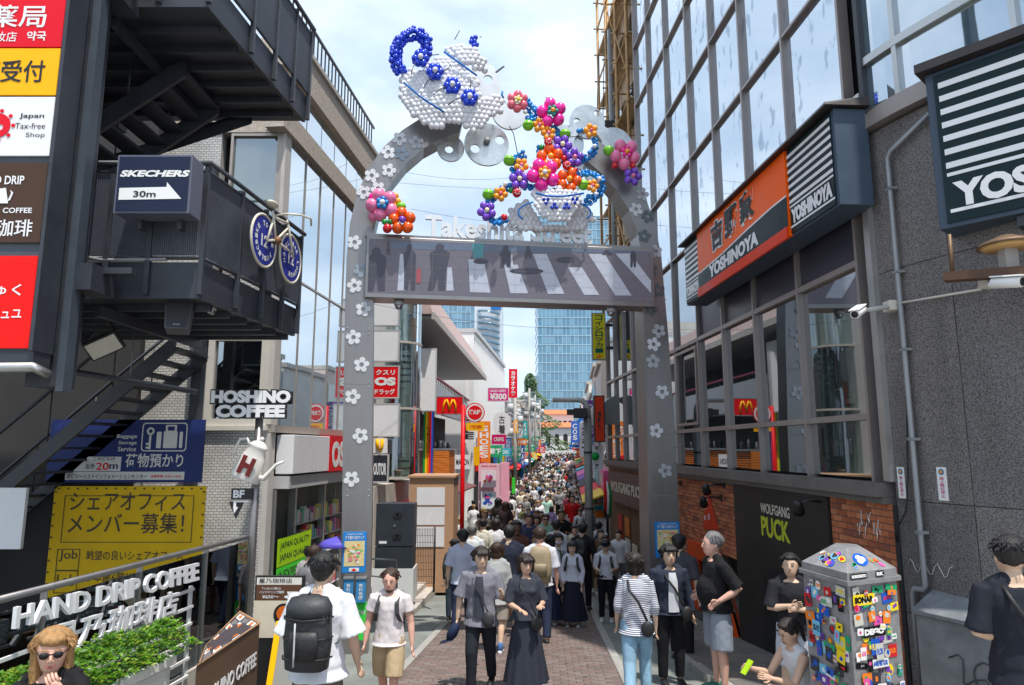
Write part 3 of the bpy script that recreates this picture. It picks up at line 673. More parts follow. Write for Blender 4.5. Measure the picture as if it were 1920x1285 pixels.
obj('frame', MB().prism(rect(fwx(-5.75), 6.4, fwx(-4.7), 9.39), lambda u, v, e: FW.w(u, v, .02 + e), -.12, [rect(fwx(-5.70), 6.44, fwx(-4.80), 9.33)[::-1]]), M_frame, uw)

# -------- big black steel fire escape
def xs(y): return -3.78 + .10 * (y - 8)      # street side edge of the landings
fe = thing('fire_escape', (-6, 9, -.5), 'big black steel fire escape with two mesh railed landings', 'fire escape')
FY0, FY1 = 7.75, 10.7
XL_ = -9.0
for (zb, nm, Y0) in ((4.78, 'landing', 8.0), (8.4, 'landing', FY0)):
    A_, B_ = xs(Y0), xs(FY1)
    b = MB(); b.hexa([(XL_, Y0, zb), (A_, Y0, zb), (B_, FY1, zb), (XL_, FY1, zb), (XL_, Y0, zb + .06), (A_, Y0, zb + .06), (B_, FY1, zb + .06), (XL_, FY1, zb + .06)]); 
    obj('landing_deck', b, M_black_steel, fe)
    hb = .42
    b = MB(); b.hexa([(XL_, Y0 - .06, zb - .02), (A_ + .06, Y0 - .06, zb - .02), (A_ + .06, Y0 - .001, zb - .02), (XL_, Y0 - .001, zb - .02), (XL_, Y0 - .06, zb + hb), (A_ + .06, Y0 - .06, zb + hb), (A_ + .06, Y0 - .001, zb + hb), (XL_, Y0 - .001, zb + hb)]); obj('edge_beam', b, M_black_steel, fe)
    b = MB(); b.hexa([(A_ + .001, Y0, zb - .02), (A_ + .06, Y0, zb - .02), (B_ + .06, FY1, zb - .02), (B_ + .001, FY1, zb - .02), (A_ + .001, Y0, zb + hb), (A_ + .06, Y0, zb + hb), (B_ + .06, FY1, zb + hb), (B_ + .001, FY1, zb + hb)]); obj('edge_beam', b, M_black_steel, fe)
    for k in range(6):
        yy = Y0 + .35 + k * .45; obj('joist', MB().box(XL_, xs(yy) - .02, yy, yy + .06, zb - .09, zb - .002), M_black_steel, fe)
    for k in range(2): xx = -5 - k * 1.5; obj('joist', MB().box(xx, xx + .08, Y0 + .02, FY1, zb - .22, zb - .092), M_black_steel, fe)
    # railing: posts, rails, perforated panels
    posts = [(-5.75, Y0 - .08), (-5.35, Y0 - .08), (-4.85, Y0 - .08), (-4.35, Y0 - .08), (A_ + .07, Y0 - .08)] + [(xs(y) + .09, y) for y in (8.75, 9.45, 10.1, FY1)]
    zt = zb + 1.62
    for (x, y) in posts: obj('post', MB().box(x - .03, x + .03, y - .03, y + .03, zb + .02, zt), M_black_steel, fe, bevel=.004)
    M_mesh = mat('perforated_dark_panel', (.065, .075, .095), .45, .2, var=.3, vs=2.2, stretch=(1, 1, 1))
    for (p, q) in zip(posts, posts[1:]):
        d = Vector((q[0] - p[0], q[1] - p[1], 0)); 
        if d.length < .1: continue
        n_ = Vector((-d.y, d.x, 0)).normalized() * .008; a = Vector((p[0], p[1], 0)) + d.normalized() * .04; c = Vector((q[0], q[1], 0)) - d.normalized() * .04
        z0, z1 = zb + .5, zt - .06
        b = MB()
        nb = max(6, int(d.length / .028))
        for i in range(nb + 1):      # fine vertical louvre bars
            u = a.lerp(c, i / nb); e = d.normalized() * .0085; b.hexa([u - e - n_ + Vector((0, 0, z0)), u + e - n_ + Vector((0, 0, z0)), u + e + n_ + Vector((0, 0, z0)), u - e + n_ + Vector((0, 0, z0)), u - e - n_ + Vector((0, 0, z1)), u + e - n_ + Vector((0, 0, z1)), u + e + n_ + Vector((0, 0, z1)), u - e + n_ + Vector((0, 0, z1))])
        obj('mesh_panel', b, M_mesh, fe, kind='stuff', norm=False)
        for z in (z0 - .03, z1): b = MB(); b.tube([a + Vector((0, 0, z)), c + Vector((0, 0, z))], .022, 6); obj('rail', b, M_black_steel, fe)
    b = MB().tube([(XL_, Y0 - .12, zt + .03)] + [(A_ + .12, Y0 - .12, zt + .03), (B_ + .14, FY1, zt + .03)], .035, 8); obj('handrail', b, M_black_steel, fe)
    if zb < 6: obj('conduit', MB().tube([(XL_, Y0 - .09, zb + .44), (-5.2, Y0 - .09, zb + .5), (-4.9, Y0 - .09, zb + .44), (A_ - .35, Y0 - .09, zb + .45)], .022, 8), M_grey, fe)
# main columns
for (x, y) in ((-5.05, 7.45),): obj('column', MB().box(x - .17, x + .17, y - .17, y + .17, (-3.5 if y > 8 else 3.65), 13.5), M_black_steel, fe, bevel=.01)
obj('column', MB().box(-5.9, -5.72, 12.5, 12.68, -3, 8.4), M_black_steel, fe)
obj('column_flange', MB().box(-4.86, -4.78, 7.25, 7.4, 3.6, 13.5), mat('blue_grey_steel', (.06, .075, .095), .45, .1, var=.2), fe)
for z in (5.0, 8.55): obj('joint_plate', MB().box(-4.88, -4.62, 7.3, 7.75, z - .28, z + .02).box(-4.8, -4.3, 7.5, 7.6, z - .05, z + .02), M_black_steel, fe)
# flights
def flight(p0, p1, wdt, n):
    p0 = Vector(p0); p1 = Vector(p1)
    for dy in (0, wdt):
        b = MB(); a = p0 + Vector((0, dy, 0)); c = p1 + Vector((0, dy, 0)); b.hexa([a + Vector((0, 0, -.18)), c + Vector((0, 0, -.18)), c + Vector((0, .06, -.18)), a + Vector((0, .06, -.18)), a + Vector((0, 0, .12)), c + Vector((0, 0, .12)), c + Vector((0, .06, .12)), a + Vector((0, .06, .12))]); obj('stringer', b, M_black_steel, fe)
        b = MB().tube([a + Vector((0, .03, 1.0)), c + Vector((0, .03, 1.0))], .03, 6)
        for k in range(7): q = a.lerp(c, k / 6); b.cyl(q + Vector((0, .03, .1)), q + Vector((0, .03, 1.0)), .014, 5)
        obj('banister', b, M_black_steel, fe)
    for k in range(n):
        q = p0.lerp(p1, (k + .5) / n); obj('tread', MB().box(q.x - .15, q.x + .15, q.y + .06, q.y + wdt, q.z - .02, q.z + .02), M_black_steel, fe)
flight((-11.5, 11.2, -.6), (-5.6, 11.2, 4.75), 1.2, 26)
flight((-9.3, 8.9, 4.85), (-4.6, 8.9, 8.35), 1.1, 18)
flight((-10.5, 9.9, 4.2), (-7.0, 9.9, 8.35), .6, 12)
obj('soffit_beam', MB().hexa([(-9, 9.6, 6.0), (-8.85, 9.6, 6.0), (-4.3, 10.6, 8.3), (-4.45, 10.6, 8.3), (-9, 9.6, 6.25), (-8.85, 9.6, 6.25), (-4.3, 10.6, 8.5), (-4.45, 10.6, 8.5)]), M_black_steel, fe)
# back wall behind the stairs, deep shade painted in as near black
obj('backing_wall', MB().box(-16, -6.9, 12.55, 12.7, -3.5, 13.5), mat('painted_shade_wall', (.035, .033, .032), .85, var=.4, vs=1.2), kind=None, label='wall painted dark as deep shade behind the fire escape stairs', cat='wall')
# hanging pipe
hp = thing('drain_pipe', P(180, 705, 9), 'long dark drain pipe sloping under the lower landing', 'pipe')
q0, q1 = P(50, 686, 8.6), P(368, 735, 11.0)
obj('pipe', MB().tube([q0 + Vector((0, 0, .25)), q0 + Vector((.02, 0, .05)), q0 + Vector((.1, 0, 0)), q1], .045, 10), mat('dark_pipe', (.10, .105, .13), .4, .3, var=.15), hp)
for t_ in (.25, .55): q = q0.lerp(q1, t_); obj('hanger', MB().cyl(q, q + Vector((0, 0, .75)), .008, 5), M_grey, hp)
# loudspeaker under the landing
c = P(333, 592, 8.2); M = Euler((R(-14), 0, R(18)))
ls = thing('loudspeaker', c, 'dark grey tapered loudspeaker hung under the front corner of the fire escape', 'speaker')
b = MB(); b.prism([(-.13, -.17), (.13, -.17), (.155, .19), (-.155, .19)], lambda u, v, e: c + M.to_matrix() @ Vector((u, e, v)), .2); obj('cabinet', b, mat('speaker_grey', (.085, .09, .10), .6, var=.2), ls, bevel=.015)
b = MB(); b.prism([(-.115, -.155), (.115, -.155), (.14, .175), (-.14, .175)], lambda u, v, e: c + M.to_matrix() @ Vector((u, e - .006, v)), .004); obj('grille', b, mat('speaker_mesh', (.05, .052, .06), .7, bump=.8, bs=220), ls)
b = MB(); put_text(b, 'BOSE', lambda u, v, e=0: c + M.to_matrix() @ Vector((u, -.009 - e, v)), -.035, -.13, .07, .02, .01); obj('badge', b, M_lightgrey, ls, norm=False)
obj('yoke', MB().tube([c + Vector((0, .1, .18)), c + Vector((.08, .12, .26)), c + Vector((.08, .12, .42))], .015, 6), M_black, ls)
# dome camera
c = P(396, 583, 8.6); t = thing('dome_camera', c, 'small dome security camera under the fire escape landing', 'camera')
obj('housing', MB().cyl(c, c + Vector((0, 0, .12)), .06, 16), M_lightgrey, t); obj('dome', MB().ball(c, .055, 16, 10), glass_mat('smoked_dome', None, .3, .05, base=(.02, .02, .02), wav=0), t)
# floodlight
c = P(195, 648, 8.6); t = thing('floodlight', c, 'square floodlight with pale lens tucked under the fire escape', 'light')
M = Euler((R(35), R(-28), R(10))); obj('housing', MB().cbox(c, (.42, .08, .26), M), M_black, t, bevel=.01)
obj('lens', MB().cbox(c + M.to_matrix() @ Vector((0, -.045, 0)), (.37, .012, .21), M), mat('floodlight_lens', (.62, .58, .50), .25), t)
obj('bracket', MB().tube([c + Vector((-.2, 0, .05)), c + Vector((0, .05, .35)), c + Vector((.2, 0, .05))], .014, 6), M_black, t)
# white box at far left
c0 = P(-30, 1000, 10.5); t = thing('white_notice_board', c0, 'blank off white board in the shade at the left edge under the stairs', 'board')
obj('board', MB().prism(rect(P(-60, 970, 10.5).x, P(0, 1030, 10.5).z, P(44, 970, 10.5).x, P(0, 915, 10.5).z), lambda u, v, e: Vector((u, 10.5 - e, v)), -.06), M_signwhite, t, bevel=.01)

# -------- banners under the stairs
def frontal(px0, py0, px1, py1, Y):
    a = P(px0, py1, Y); b_ = P(px1, py0, Y); m_y = (py0 + py1) / 2; a.x = P(px0, m_y, Y).x; b_.x = P(px1, m_y, Y).x
    return a.x, b_.x, a.z, b_.z, (lambda u, v, e=0.0, a=a: Vector((a.x + u, Y - e, a.z + v)))
BY = 12.4
x0, x1, z0, z1, fn = frontal(91, 912, 379, 1150, BY); w_, h_ = x1 - x0, z1 - z0
yb = thing('yellow_banner', (x0, BY, z0), 'yellow vinyl banner advertising a share office with eyelets along its edges', 'banner')
M_yb = flat((236, 190, 18), 'yellow_vinyl', .5, var=.12, vs=1.5, bump=.3, bs=3)
obj('cloth', MB().prism(rect(0, 0, w_, h_), fn, -.015), M_yb, yb)
M_br2 = mat('brown_ink', (.06, .035, .015), .5, var=0)
b = MB()
for r_ in (rect(.2, h_ * .55, w_ - .2, h_ - .16), rect(.16, h_ * .33, .56, h_ * .50), rect(.16, h_ * .155, .56, h_ * .33)):
    b.prism(r_, lambda u, v, e: fn(u, v, e + .008), .002, [rect(r_[0][0] + .012, r_[0][1] + .012, r_[2][0] - .012, r_[2][1] - .012)[::-1]])
obj('printed_rule', b, M_br2, yb)
for txt, u, v, ww, hh in (('シェアオフィス', .3, .80, w_ - .65, .33), ('メンバー募集！', .3, .62, w_ - .65, .36), ('Job', .2, .40, .32, .2), ('Lab', .2, .21, .32, .2), ('眺望の良いシェアオフィス', .68, .41, w_ - 1.0, .17), ('が本館6階にオープン！', .68, .24, w_ - 1.15, .17), ('原宿店', .16, .07, .5, .12)):
    b = MB(); put_text(b, txt, lambda a, c, e=0: fn(a, c, .006), u, v * h_ if v > .06 else v, ww, hh * (h_ / 2.2), .008); obj('lettering', b, M_br2, yb, norm=False)
b = MB()
for i in range(16):
    for uu, vv in (((i + .5) * w_ / 16, h_ - .04), ((i + .5) * w_ / 16, .04)): b.prism(circ(uu, vv, .018, 8), lambda u, v, e: fn(u, v, e + .012), .003)
for i in range(11):
    for uu in (.03, w_ - .03): b.prism(circ(uu, (i + .5) * h_ / 11, .018, 8), lambda u, v, e: fn(u, v, e + .012), .003)
obj('eyelets', b, M_br2, yb, kind='stuff')
x0, x1, z0, z1, fn2 = frontal(91, 787, 381, 905, BY); w_, h_ = x1 - x0, z1 - z0
bb = thing('blue_banner', (x0, BY, z0), 'dark blue luggage storage board with white suitcase pictogram and arrow', 'sign')
obj('board', MB().prism(rect(0, 0, w_, h_), fn2, -.04), flat((38, 52, 110), 'navy_board', .45, var=.15), bb)
M_pw = mat('pale_print', (.68, .67, .64), .5, var=.05); f_ = lambda o: (lambda u, v, e=0: fn2(u, v, o + e))
sx_ = w_ / 290; sy_ = h_ / 118            # photo pixels to metres on this board
def bx(u, v): return u * sx_, (118 - v) * sy_
for txt, a, c, d, e_ in (('Baggage', 126, 37, 38, 9), ('Storage', 130, 49, 34, 9), ('Service', 130, 60, 34, 9), ('荷物預かり', 146, 90, 108, 26)):
    b = MB(); u, v = bx(a, c); put_text(b, txt, f_(.004), u, v, d * sx_, e_ * sy_, .015); obj('lettering', b, M_pw, bb, norm=False)
b = MB(); p_ = [bx(*q) for q in ((50, 97), (76, 70), (138, 70), (138, 97))]; b.prism(p_[::-1], f_(.002), .003); obj('arrow', b, M_pw, bb)
b = MB(); u, v = bx(36, 113); b.prism(rect(u, v, u + 222 * sx_, v + 15 * sy_), f_(.002), .003); obj('white_strip', b, M_pw, bb)
M_navy = flat((30, 40, 90), 'navy_ink', .5); 
for txt, a, c, d, e_, m2 in (('このビル1F', 86, 77, 40, 7, M_navy), ('左手', 72, 93, 18, 10, M_navy), ('20', 92, 95, 24, 14, M_red), ('m', 117, 93, 16, 9, M_navy), ('原宿ツーリストインフォメーションセンター', 39, 111, 150, 9, M_ink), ('営業時間 10:00～18:00', 196, 109, 56, 5, M_red)):
    b = MB(); u, v = bx(a, c); put_text(b, txt, f_(.008), u, v, d * sx_, e_ * sy_, .015); obj('lettering', b, m2, bb, norm=False)
b = MB()
def br(a, c, d, e_, r=.02): u, v = bx(a, e_); u2, v2 = bx(d, c); return rrect(u, v, u2, v2, r)
o_ = br(173, 6, 258, 60, .06); i_ = br(175, 8, 256, 58, .05); b.prism(o_, f_(.004), .002, [i_[::-1]])
for q in (br(214, 22, 240, 54), br(201, 23, 210, 54), br(244, 23, 250, 54)): b.prism(q, f_(.004), .003)
b.prism(br(217, 10, 238, 22), f_(.004), .003, [br(221, 13, 234, 21, .005)[::-1]])
u, v = bx(189, 22); b.prism(circ(u, v, .07, 14), f_(.004), .003, [circ(u, v, .035, 14)[::-1]]); b.prism(br(187, 28, 191, 56, .005), f_(.004), .003); b.prism(br(182, 44, 187, 48, .003), f_(.004), .003); b.prism(br(182, 51, 187, 55, .003), f_(.004), .003)
obj('pictogram', b, M_pw, bb)

# -------- basement stair glass balustrade and coffee sign frame
RY0, RY1 = 5.0, 10.0
BW = Wall(-4.25, 5.0, .086, 1, -1)
sB = lambda px, py: BW.at(px, py)
gb = thing('glass_balustrade', (-4.1, 7.5, .2), 'long glass balustrade with round steel handrail beside the basement stairs', 'railing')
obj('handrail', MB().tube([BW.w(-1.5, 1.8, 0), BW.w(5.35, 1.74, 0), BW.w(5.4, 1.74, 0)], .032, 10), M_steel, gb)
G_bal = glass_mat('balustrade_glass', (.82, .90, .86), .06, .02, wav=0)
for i in range(5):
    a = -1.4 + i * 1.36; obj('glass_panel', MB().wbox(BW, a, a + 1.34, .35, 1.68, -.006, .006), G_bal, gb); obj('post', MB().wbox(BW, a - .016, a - .001, .2, 1.75, -.03, .03), M_steel, gb)
obj('base_rail', MB().wbox(BW, -1.5, 5.4, .0, .345, -.05, .05), M_stone, gb)
obj('basement_wall', MB().wbox(BW, -1.5, 5.4, -3.5, -.01, -.12, .05), M_conc, kind='structure')
# slat frame with letters
SW = Wall(-3.98, 5.0, .086, 1, -1)
def sp(px, py): return SW.at(px, py)
sa, za = sp(12, 1150); se, ze = sp(366, 1062)
cs = thing('slatted_sign_frame', SW.w(se, .3, 0), 'white slatted metal frame carrying big white coffee shop letters above the planter', 'sign')
M_wmet = mat('white_metal', (.74, .74, .73), .4, var=.06)
zt = 1.42
for k in range(6): obj('slat', MB().wbox(SW, sa - .1, se, .42 + k * .19, .45 + k * .19, -.012, .012), M_wmet, cs)
for s_ in (sa - .1, (sa + se) * .5, se - .04): obj('upright', MB().wbox(SW, s_, s_ + .05, .3, zt, -.04, -.013), M_wmet, cs)
def skew_text(txt, c0, c1, c2, c3, w, o, dep, bold=.03):
    """corners in photo pixels bottom-left, bottom-right, top-right, top-left, laid on wall w"""
    q = [w.at(*p) for p in (c0, c1, c2, c3)]
    b = MB(); vs, fs, _ = text_data(txt, bold, .05)
    out = []
    for a, c, e in vs:
        s_ = (q[0][0] * (1 - a) + q[1][0] * a) * (1 - c) + (q[3][0] * (1 - a) + q[2][0] * a) * c; z = (q[0][1] * (1 - a) + q[1][1] * a) * (1 - c) + (q[3][1] * (1 - a) + q[2][1] * a) * c
        out.append(w.w(s_, z, o + dep * e))
    b.add(out, fs); return b
obj('lettering', skew_text('HAND DRIP COFFEE', (14, 1180), (364, 1088), (364, 1055), (18, 1138), SW, .03, .035, .022), M_signwhite, cs, norm=False)
obj('lettering', skew_text('星乃珈琲店', (70, 1240), (322, 1150), (328, 1105), (78, 1175), SW, .03, .035, .012), M_signwhite, cs, norm=False)
# ================================================================ SIGNS AT THE LEFT EDGE
SY = 6.9
xR = P(52, 655, SY).x; fz = lambda py: P(60, py, SY).z
tp = thing('sign_pillar', (xR - .5, SY, 3.8), 'dark steel pillar holding a column of illuminated shop signs at the left edge', 'sign frame')
obj('frame', MB().box(-8, xR + .05, SY + .02, SY + .28, fz(690), fz(658)).box(xR + .02, xR + .06, SY - .02, SY + .3, fz(658), 9), M_black_steel, tp)
obj('backing', MB().box(-8, xR + .015, SY + .03, SY + .25, fz(657), 9), mat('blue_grey_steel'), tp)
obj('gutter', MB().tube([(-8, SY - .05, fz(694)), (xR + .12, SY - .05, fz(690)), (xR + .16, SY + .1, fz(700))], .05, 8), M_lightalu, tp)
M_sred = flat((222, 18, 40), 'sign_red', .3, var=.03, vs=1); M_syel = flat((250, 182, 8), 'sign_yellow', .3, var=.03); M_sbrown = flat((74, 54, 42), 'sign_brown', .4, var=.06); M_sbright = flat((245, 20, 14), 'sign_scarlet', .3, var=.03)
def lsign(py0, py1, m, texts, label, wl=1.3, dx=0.0):
    z1, z0 = fz(py0), fz(py1); x0 = xR - wl
    fn = lambda u, v, e=0.0: Vector((x0 + u, SY - e, z0 + v))
    t = thing('shop_sign', (x0, SY, z0), label, 'sign', 'shop signs stacked on the left pillar')
    obj('sign_face', MB().prism(rect(0, 0, wl - dx, z1 - z0), fn, -.05), m, t, bevel=.006)
    u_ = lambda px, py: (P(px, py, SY).x - x0, P(px, py, SY).z - z0)
    for (txt, pa, pb, mm, bo) in texts:
        a = u_(*pa); c = u_(*pb); b = MB(); put_text(b, txt, lambda u, v, e=0: fn(u, v, .005), a[0], a[1], c[0] - a[0], c[1] - a[1], bo); obj('lettering', b, mm, t, norm=False)
    return t, fn, u_
lsign(-40, 88, M_sred, [('薬局', (-22, 52), (90, 10), M_white, .012), ('化妆店', (-30, 79), (33, 60), M_white, .006), ('약국', (50, 77), (88, 59), M_white, .02)], 'crimson pharmacy sign with large white characters, topmost on the left pillar')
lsign(91, 178, M_syel, [('処方箋受付', (-130, 155), (87, 113), M_ink, .012)], 'orange yellow prescription counter sign under the crimson pharmacy sign')
t, fn, u_ = lsign(182, 292, M_signwhite, [('Japan', (36, 224), (84, 213), M_ink, .015), ('Tax-free', (28, 242), (86, 231), M_ink, .0), ('Shop', (48, 260), (85, 249), M_ink, .0)], 'white tax free shop sign with a red round emblem on the left pillar')
b = MB(); a = u_(-4, 236); f5 = lambda u, v, e=0: fn(u, v, .006 + e); b.prism(circ(a[0], a[1], .14, 24), f5, .003, [circ(a[0] + .03, a[1] - .02, .035, 10)[::-1]])
for an in range(0, 360, 40): q = (a[0] + .17 * math.cos(R(an)), a[1] + .17 * math.sin(R(an))); b.prism(circ(q[0], q[1], .022, 8), f5, .003)
obj('emblem', b, M_sred, t)
t, fn, u_ = lsign(305, 455, M_sbrown, [('HAND DRIP', (-48, 346), (47, 330), M_signwhite, .02), ('HOSHINO COFFEE', (-72, 400), (61, 390), M_signwhite, .02), ('星乃珈琲', (-80, 444), (63, 412), M_signwhite, .01)], 'brown hand drip coffee sign with a white pot drawing on the left pillar')
f5 = lambda u, v, e=0: fn(u, v, .006 + e); b = MB(); p_ = [u_(*q) for q in ((-8, 382), (-4, 355), (12, 353), (16, 382))]; h_ = [u_(*q) for q in ((20, 357), (26, 362), (20, 376), (15, 378), (22, 363))]; b.prism(p_[::-1], f5, .003); b.prism(h_, f5, .003); obj('pot_drawing', b, M_signwhite, t)
lsign(480, 653, M_sbright, [('はらじゅく', (-110, 555), (42, 533), M_white, .015), ('トレイン・シュユ', (-120, 598), (42, 578), M_white, .015)], 'bright red sign with small white kana, lowest on the left pillar', dx=0)
# ---- arrow sign on the fire escape
x0, x1, z0, z1, fn = frontal(217, 291, 358, 400, 7.45); w_, h_ = x1 - x0, z1 - z0
t = thing('arrow_sign', (x0, 7.45, z0), 'navy box sign with white lettering and a thirty metre arrow on the fire escape railing', 'sign')
obj('sign_box', MB().prism(rect(0, 0, w_, h_), fn, -.28), flat((96, 100, 116), 'sign_box_grey', .4, var=.1), t, bevel=.01)
obj('sign_face', MB().prism(rect(.025, .025, w_ - .025, h_ - .025), lambda u, v, e=0: fn(u, v, e + .004), .006), flat((32, 40, 64), 'navy_face', .35, var=.08), t)
u_ = lambda px, py: ((px - 217) / 141 * w_, (400 - py) / 109 * h_)
b = MB(); a = u_(224, 333); put_text(b, 'SKECHERS', lambda u, v, e=0: fn(u, v, .014), a[0], a[1], w_ * .91, h_ * .115, .05, shear=.35); obj('lettering', b, M_white, t, norm=False)
b = MB(); b.prism([u_(*q) for q in ((226, 376), (343, 374), (314, 343), (314, 352), (226, 354))], lambda u, v, e: fn(u, v, .012 + e), .003); obj('arrow', b, M_white, t)
b = MB(); a = u_(253, 371); put_text(b, '30m', lambda u, v, e=0: fn(u, v, .019), a[0], a[1], w_ * .30, h_ * .105, .02); obj('lettering', b, M_ink, t, norm=False)
for xx in (.2, w_ - .2): obj('bracket', MB().prism(rect(xx - .02, -.12, xx + .02, .02), lambda u, v, e: fn(u, v, e - .2), -.12), M_black_steel, t)
# ---- bicycle hung on the railing
KW = Wall(-3.60, 8, .1, 1, -1)
bk = thing('hanging_bicycle', KW.w(2, 5, 0), 'white bicycle with blue lettered wheel discs hung on the fire escape railing', 'bicycle')
M_bike = mat('cream_bike_paint', (.66, .62, .52), .4, var=.15); M_bblue = flat((38, 50, 150), 'disc_blue', .35, var=.1)
c1 = KW.at(480, 452); c2 = KW.at(531, 486)
for ci, c in enumerate((c1, c2)):
    r = .36
    wfn = lambda u, v, e=0: KW.w(u, v, .10 + e)
    b = MB(); b.prism(circ(c[0], c[1], r - .03, 28), wfn, .02); wh = obj('wheel', b, M_bblue, bk)
    b = MB(); pts = [KW.w(c[0] + r * math.cos(2 * math.pi * i / 28), c[1] + r * math.sin(2 * math.pi * i / 28), .11) for i in range(29)]; b.tube(pts, .02, 6, caps=False); obj('tyre', b, M_bike, wh)
    b = MB()
    for i, ch in enumerate(('BIKE TO THE', 'HOTEL BAR')[ci] + (' PUBLIC', ' LOUNGE')[ci]):
        an = R(200 - i * 20); 
        if ch == ' ': continue
        cc = (c[0] + .24 * math.cos(an), c[1] + .24 * math.sin(an)); ta = (math.cos(an - math.pi / 2), math.sin(an - math.pi / 2)); na = (math.cos(an), math.sin(an))
        put_text(b, ch, lambda u, v, e=0, cc=cc, ta=ta, na=na: KW.w(cc[0] + (ta[0] * u + na[0] * v), cc[1] + ta[1] * u + na[1] * v, .124), -.03, -.035, .06, .07, .05)
    obj('lettering', b, M_white, wh, norm=False)
    b = MB(); put_text(b, '12', lambda u, v, e=0: KW.w(u, v, .124), c[0] - .1, c[1] - .09, .2, .17, .04); obj('lettering', b, M_white, wh, norm=False)
def kp(px, py): s_, z = KW.at(px, py); return (s_, z)
def fr_t(pa, pb, r=.018, o=.16): a = kp(*pa); c = kp(*pb); return MB().tube([KW.w(a[0], a[1], o), KW.w(c[0], c[1], o)], r, 8)
for pa, pb in (((491, 396), (497, 452)), ((493, 408), (520, 420)), ((519, 412), (531, 486)), ((497, 452), (521, 428)), ((497, 452), (480, 452)), ((493, 408), (480, 452)), ((497, 452), (531, 478))): obj('frame_tube', fr_t(pa, pb), M_bike, bk)
obj('saddle', MB().ball(KW.w(*kp(490, 384), .16), .11, 12, 8, sc=(.7, 1.3, .4)), M_bike, bk)
obj('handlebar', MB().tube([KW.w(*kp(516, 405), .0), KW.w(*kp(518, 402), .16), KW.w(*kp(519, 405), .36), KW.w(*kp(535, 412), .40), KW.w(*kp(538, 425), .38)], .016, 8), M_bike, bk)
obj('crank', MB().ball(KW.w(*kp(497, 452), .18), .06, 12, 8), mat('rusty_metal', (.25, .12, .06), .6, .4, var=.3), bk)
# ================================================================ COFFEE SHOP POLE
PY_ = 10.0
b0 = P(478, 1160, PY_); b0.z = .0
pole = thing('coffee_sign_pole', b0, 'steel sign pole carrying a tilted white coffee pot and black outlined lettering', 'sign')
X_ = P(480, 900, PY_).x
obj('pole', MB().cyl((X_, PY_, -.1), (X_, PY_, P(480, 785, PY_).z), .055, 14), M_steel, pole)
x0, x1, z0, z1, fn = frontal(394, 731, 549, 785, PY_ - .06); w_, h_ = x1 - x0, z1 - z0
for txt, u, v, ww, hh in (('HOSHINO', .02, .53, .96, .44), ('COFFEE', .09, .03, .83, .44)):
    vs, fs, _ = text_data(txt, .02)
    b = MB(); put_text(b, txt, lambda a, c, e=0: fn(a, c, .0 + e), u * w_ - .02, v * h_ - .02, ww * w_ + .04, hh * h_ + .04, .16, .03); obj('letter_backing', b, M_ink, pole, norm=False)
    b = MB(); put_text(b, txt, lambda a, c, e=0: fn(a, c, .034 + e), u * w_, v * h_, ww * w_, hh * h_, .06, .012); obj('lettering', b, M_signwhite, pole, norm=False)
obj('backing_plate', MB().prism(rect(.02, h_ * .5, w_ - .02, h_ * .95), lambda u, v, e: fn(u, v, e - .03), -.03).prism(rect(.12, .04, w_ * .9, h_ * .5 - .004), lambda u, v, e: fn(u, v, e - .03), -.03), M_ink, pole)
cp = P(474, 862, PY_ - .1); RT = Euler((0, R(22), 0)).to_matrix(); T_ = lambda x, y, z: cp + RT @ Vector((x, y, z))
b = MB(); M_pot = mat('white_enamel_pot', (.74, .71, .66), .3, var=.08, vs=4)
pf = [(-.30, .0), (-.30, .20), (-.28, .215), (.05, .16), (.17, .115), (.19, .135), (.21, .13), (.25, .09), (.28, .04), (.285, .0)]
b.rings([(T_(0, 0, z), RT @ Vector((r * 1.05, 0, 0)), RT @ Vector((0, r * .6, 0))) for z, r in pf], 28); obj('pot_body', b, M_pot, pole)
obj('pot_knob', MB().ball(T_(0, 0, .31), .035, 12, 8), M_pot, pole)
obj('pot_spout', MB().tube([T_(.17, 0, -.2), T_(.26, 0, -.18), T_(.30, 0, -.06), T_(.34, 0, .06), T_(.42, 0, .14)], [.045, .04, .03, .024, .02], 10), M_pot, pole)
obj('pot_handle', MB().tube([T_(-.12, 0, .16), T_(-.2, 0, .24), T_(-.29, 0, .2), T_(-.30, 0, .05), T_(-.27, 0, -.05)], .02, 8), M_pot, pole)
b = MB(); put_text(b, 'H', lambda u, v, e=0: T_(u, -.135 - e, v), -.10, -.22, .2, .26, .06, .012); obj('lettering', b, flat((110, 40, 40), 'maroon', .4), pole, norm=False)
x0, x1, z0, z1, fn = frontal(430, 916, 472, 966, PY_ - .1); w_, h_ = x1 - x0, z1 - z0
obj('floor_arrow_plate', MB().prism(rect(.02, h_ * .58, w_, h_), fn, -.03).prism([(0, h_ * .45), (w_ * .32, -.05), (w_ * .62, h_ * .45), (w_ * .62, h_ * .5), (0.0, h_ * .5)], fn, -.03), M_ink, pole)
b = MB(); put_text(b, 'BF', lambda u, v, e=0: fn(u, v, .005), .05, h_ * .64, w_ * .5, h_ * .3, .04); f_ = lambda u, v, e: fn(u, v, .004 + e); b.prism([(.06, h_ * .3), (w_ * .25, .02), (w_ * .42, h_ * .3), (w_ * .32, h_ * .3), (w_ * .32, h_ * .48), (w_ * .85, h_ * .48), (w_ * .85, h_ * .54), (w_ * .2, h_ * .54), (w_ * .2, h_ * .3)], f_, .003); obj('lettering', b, M_signwhite, pole, norm=False)
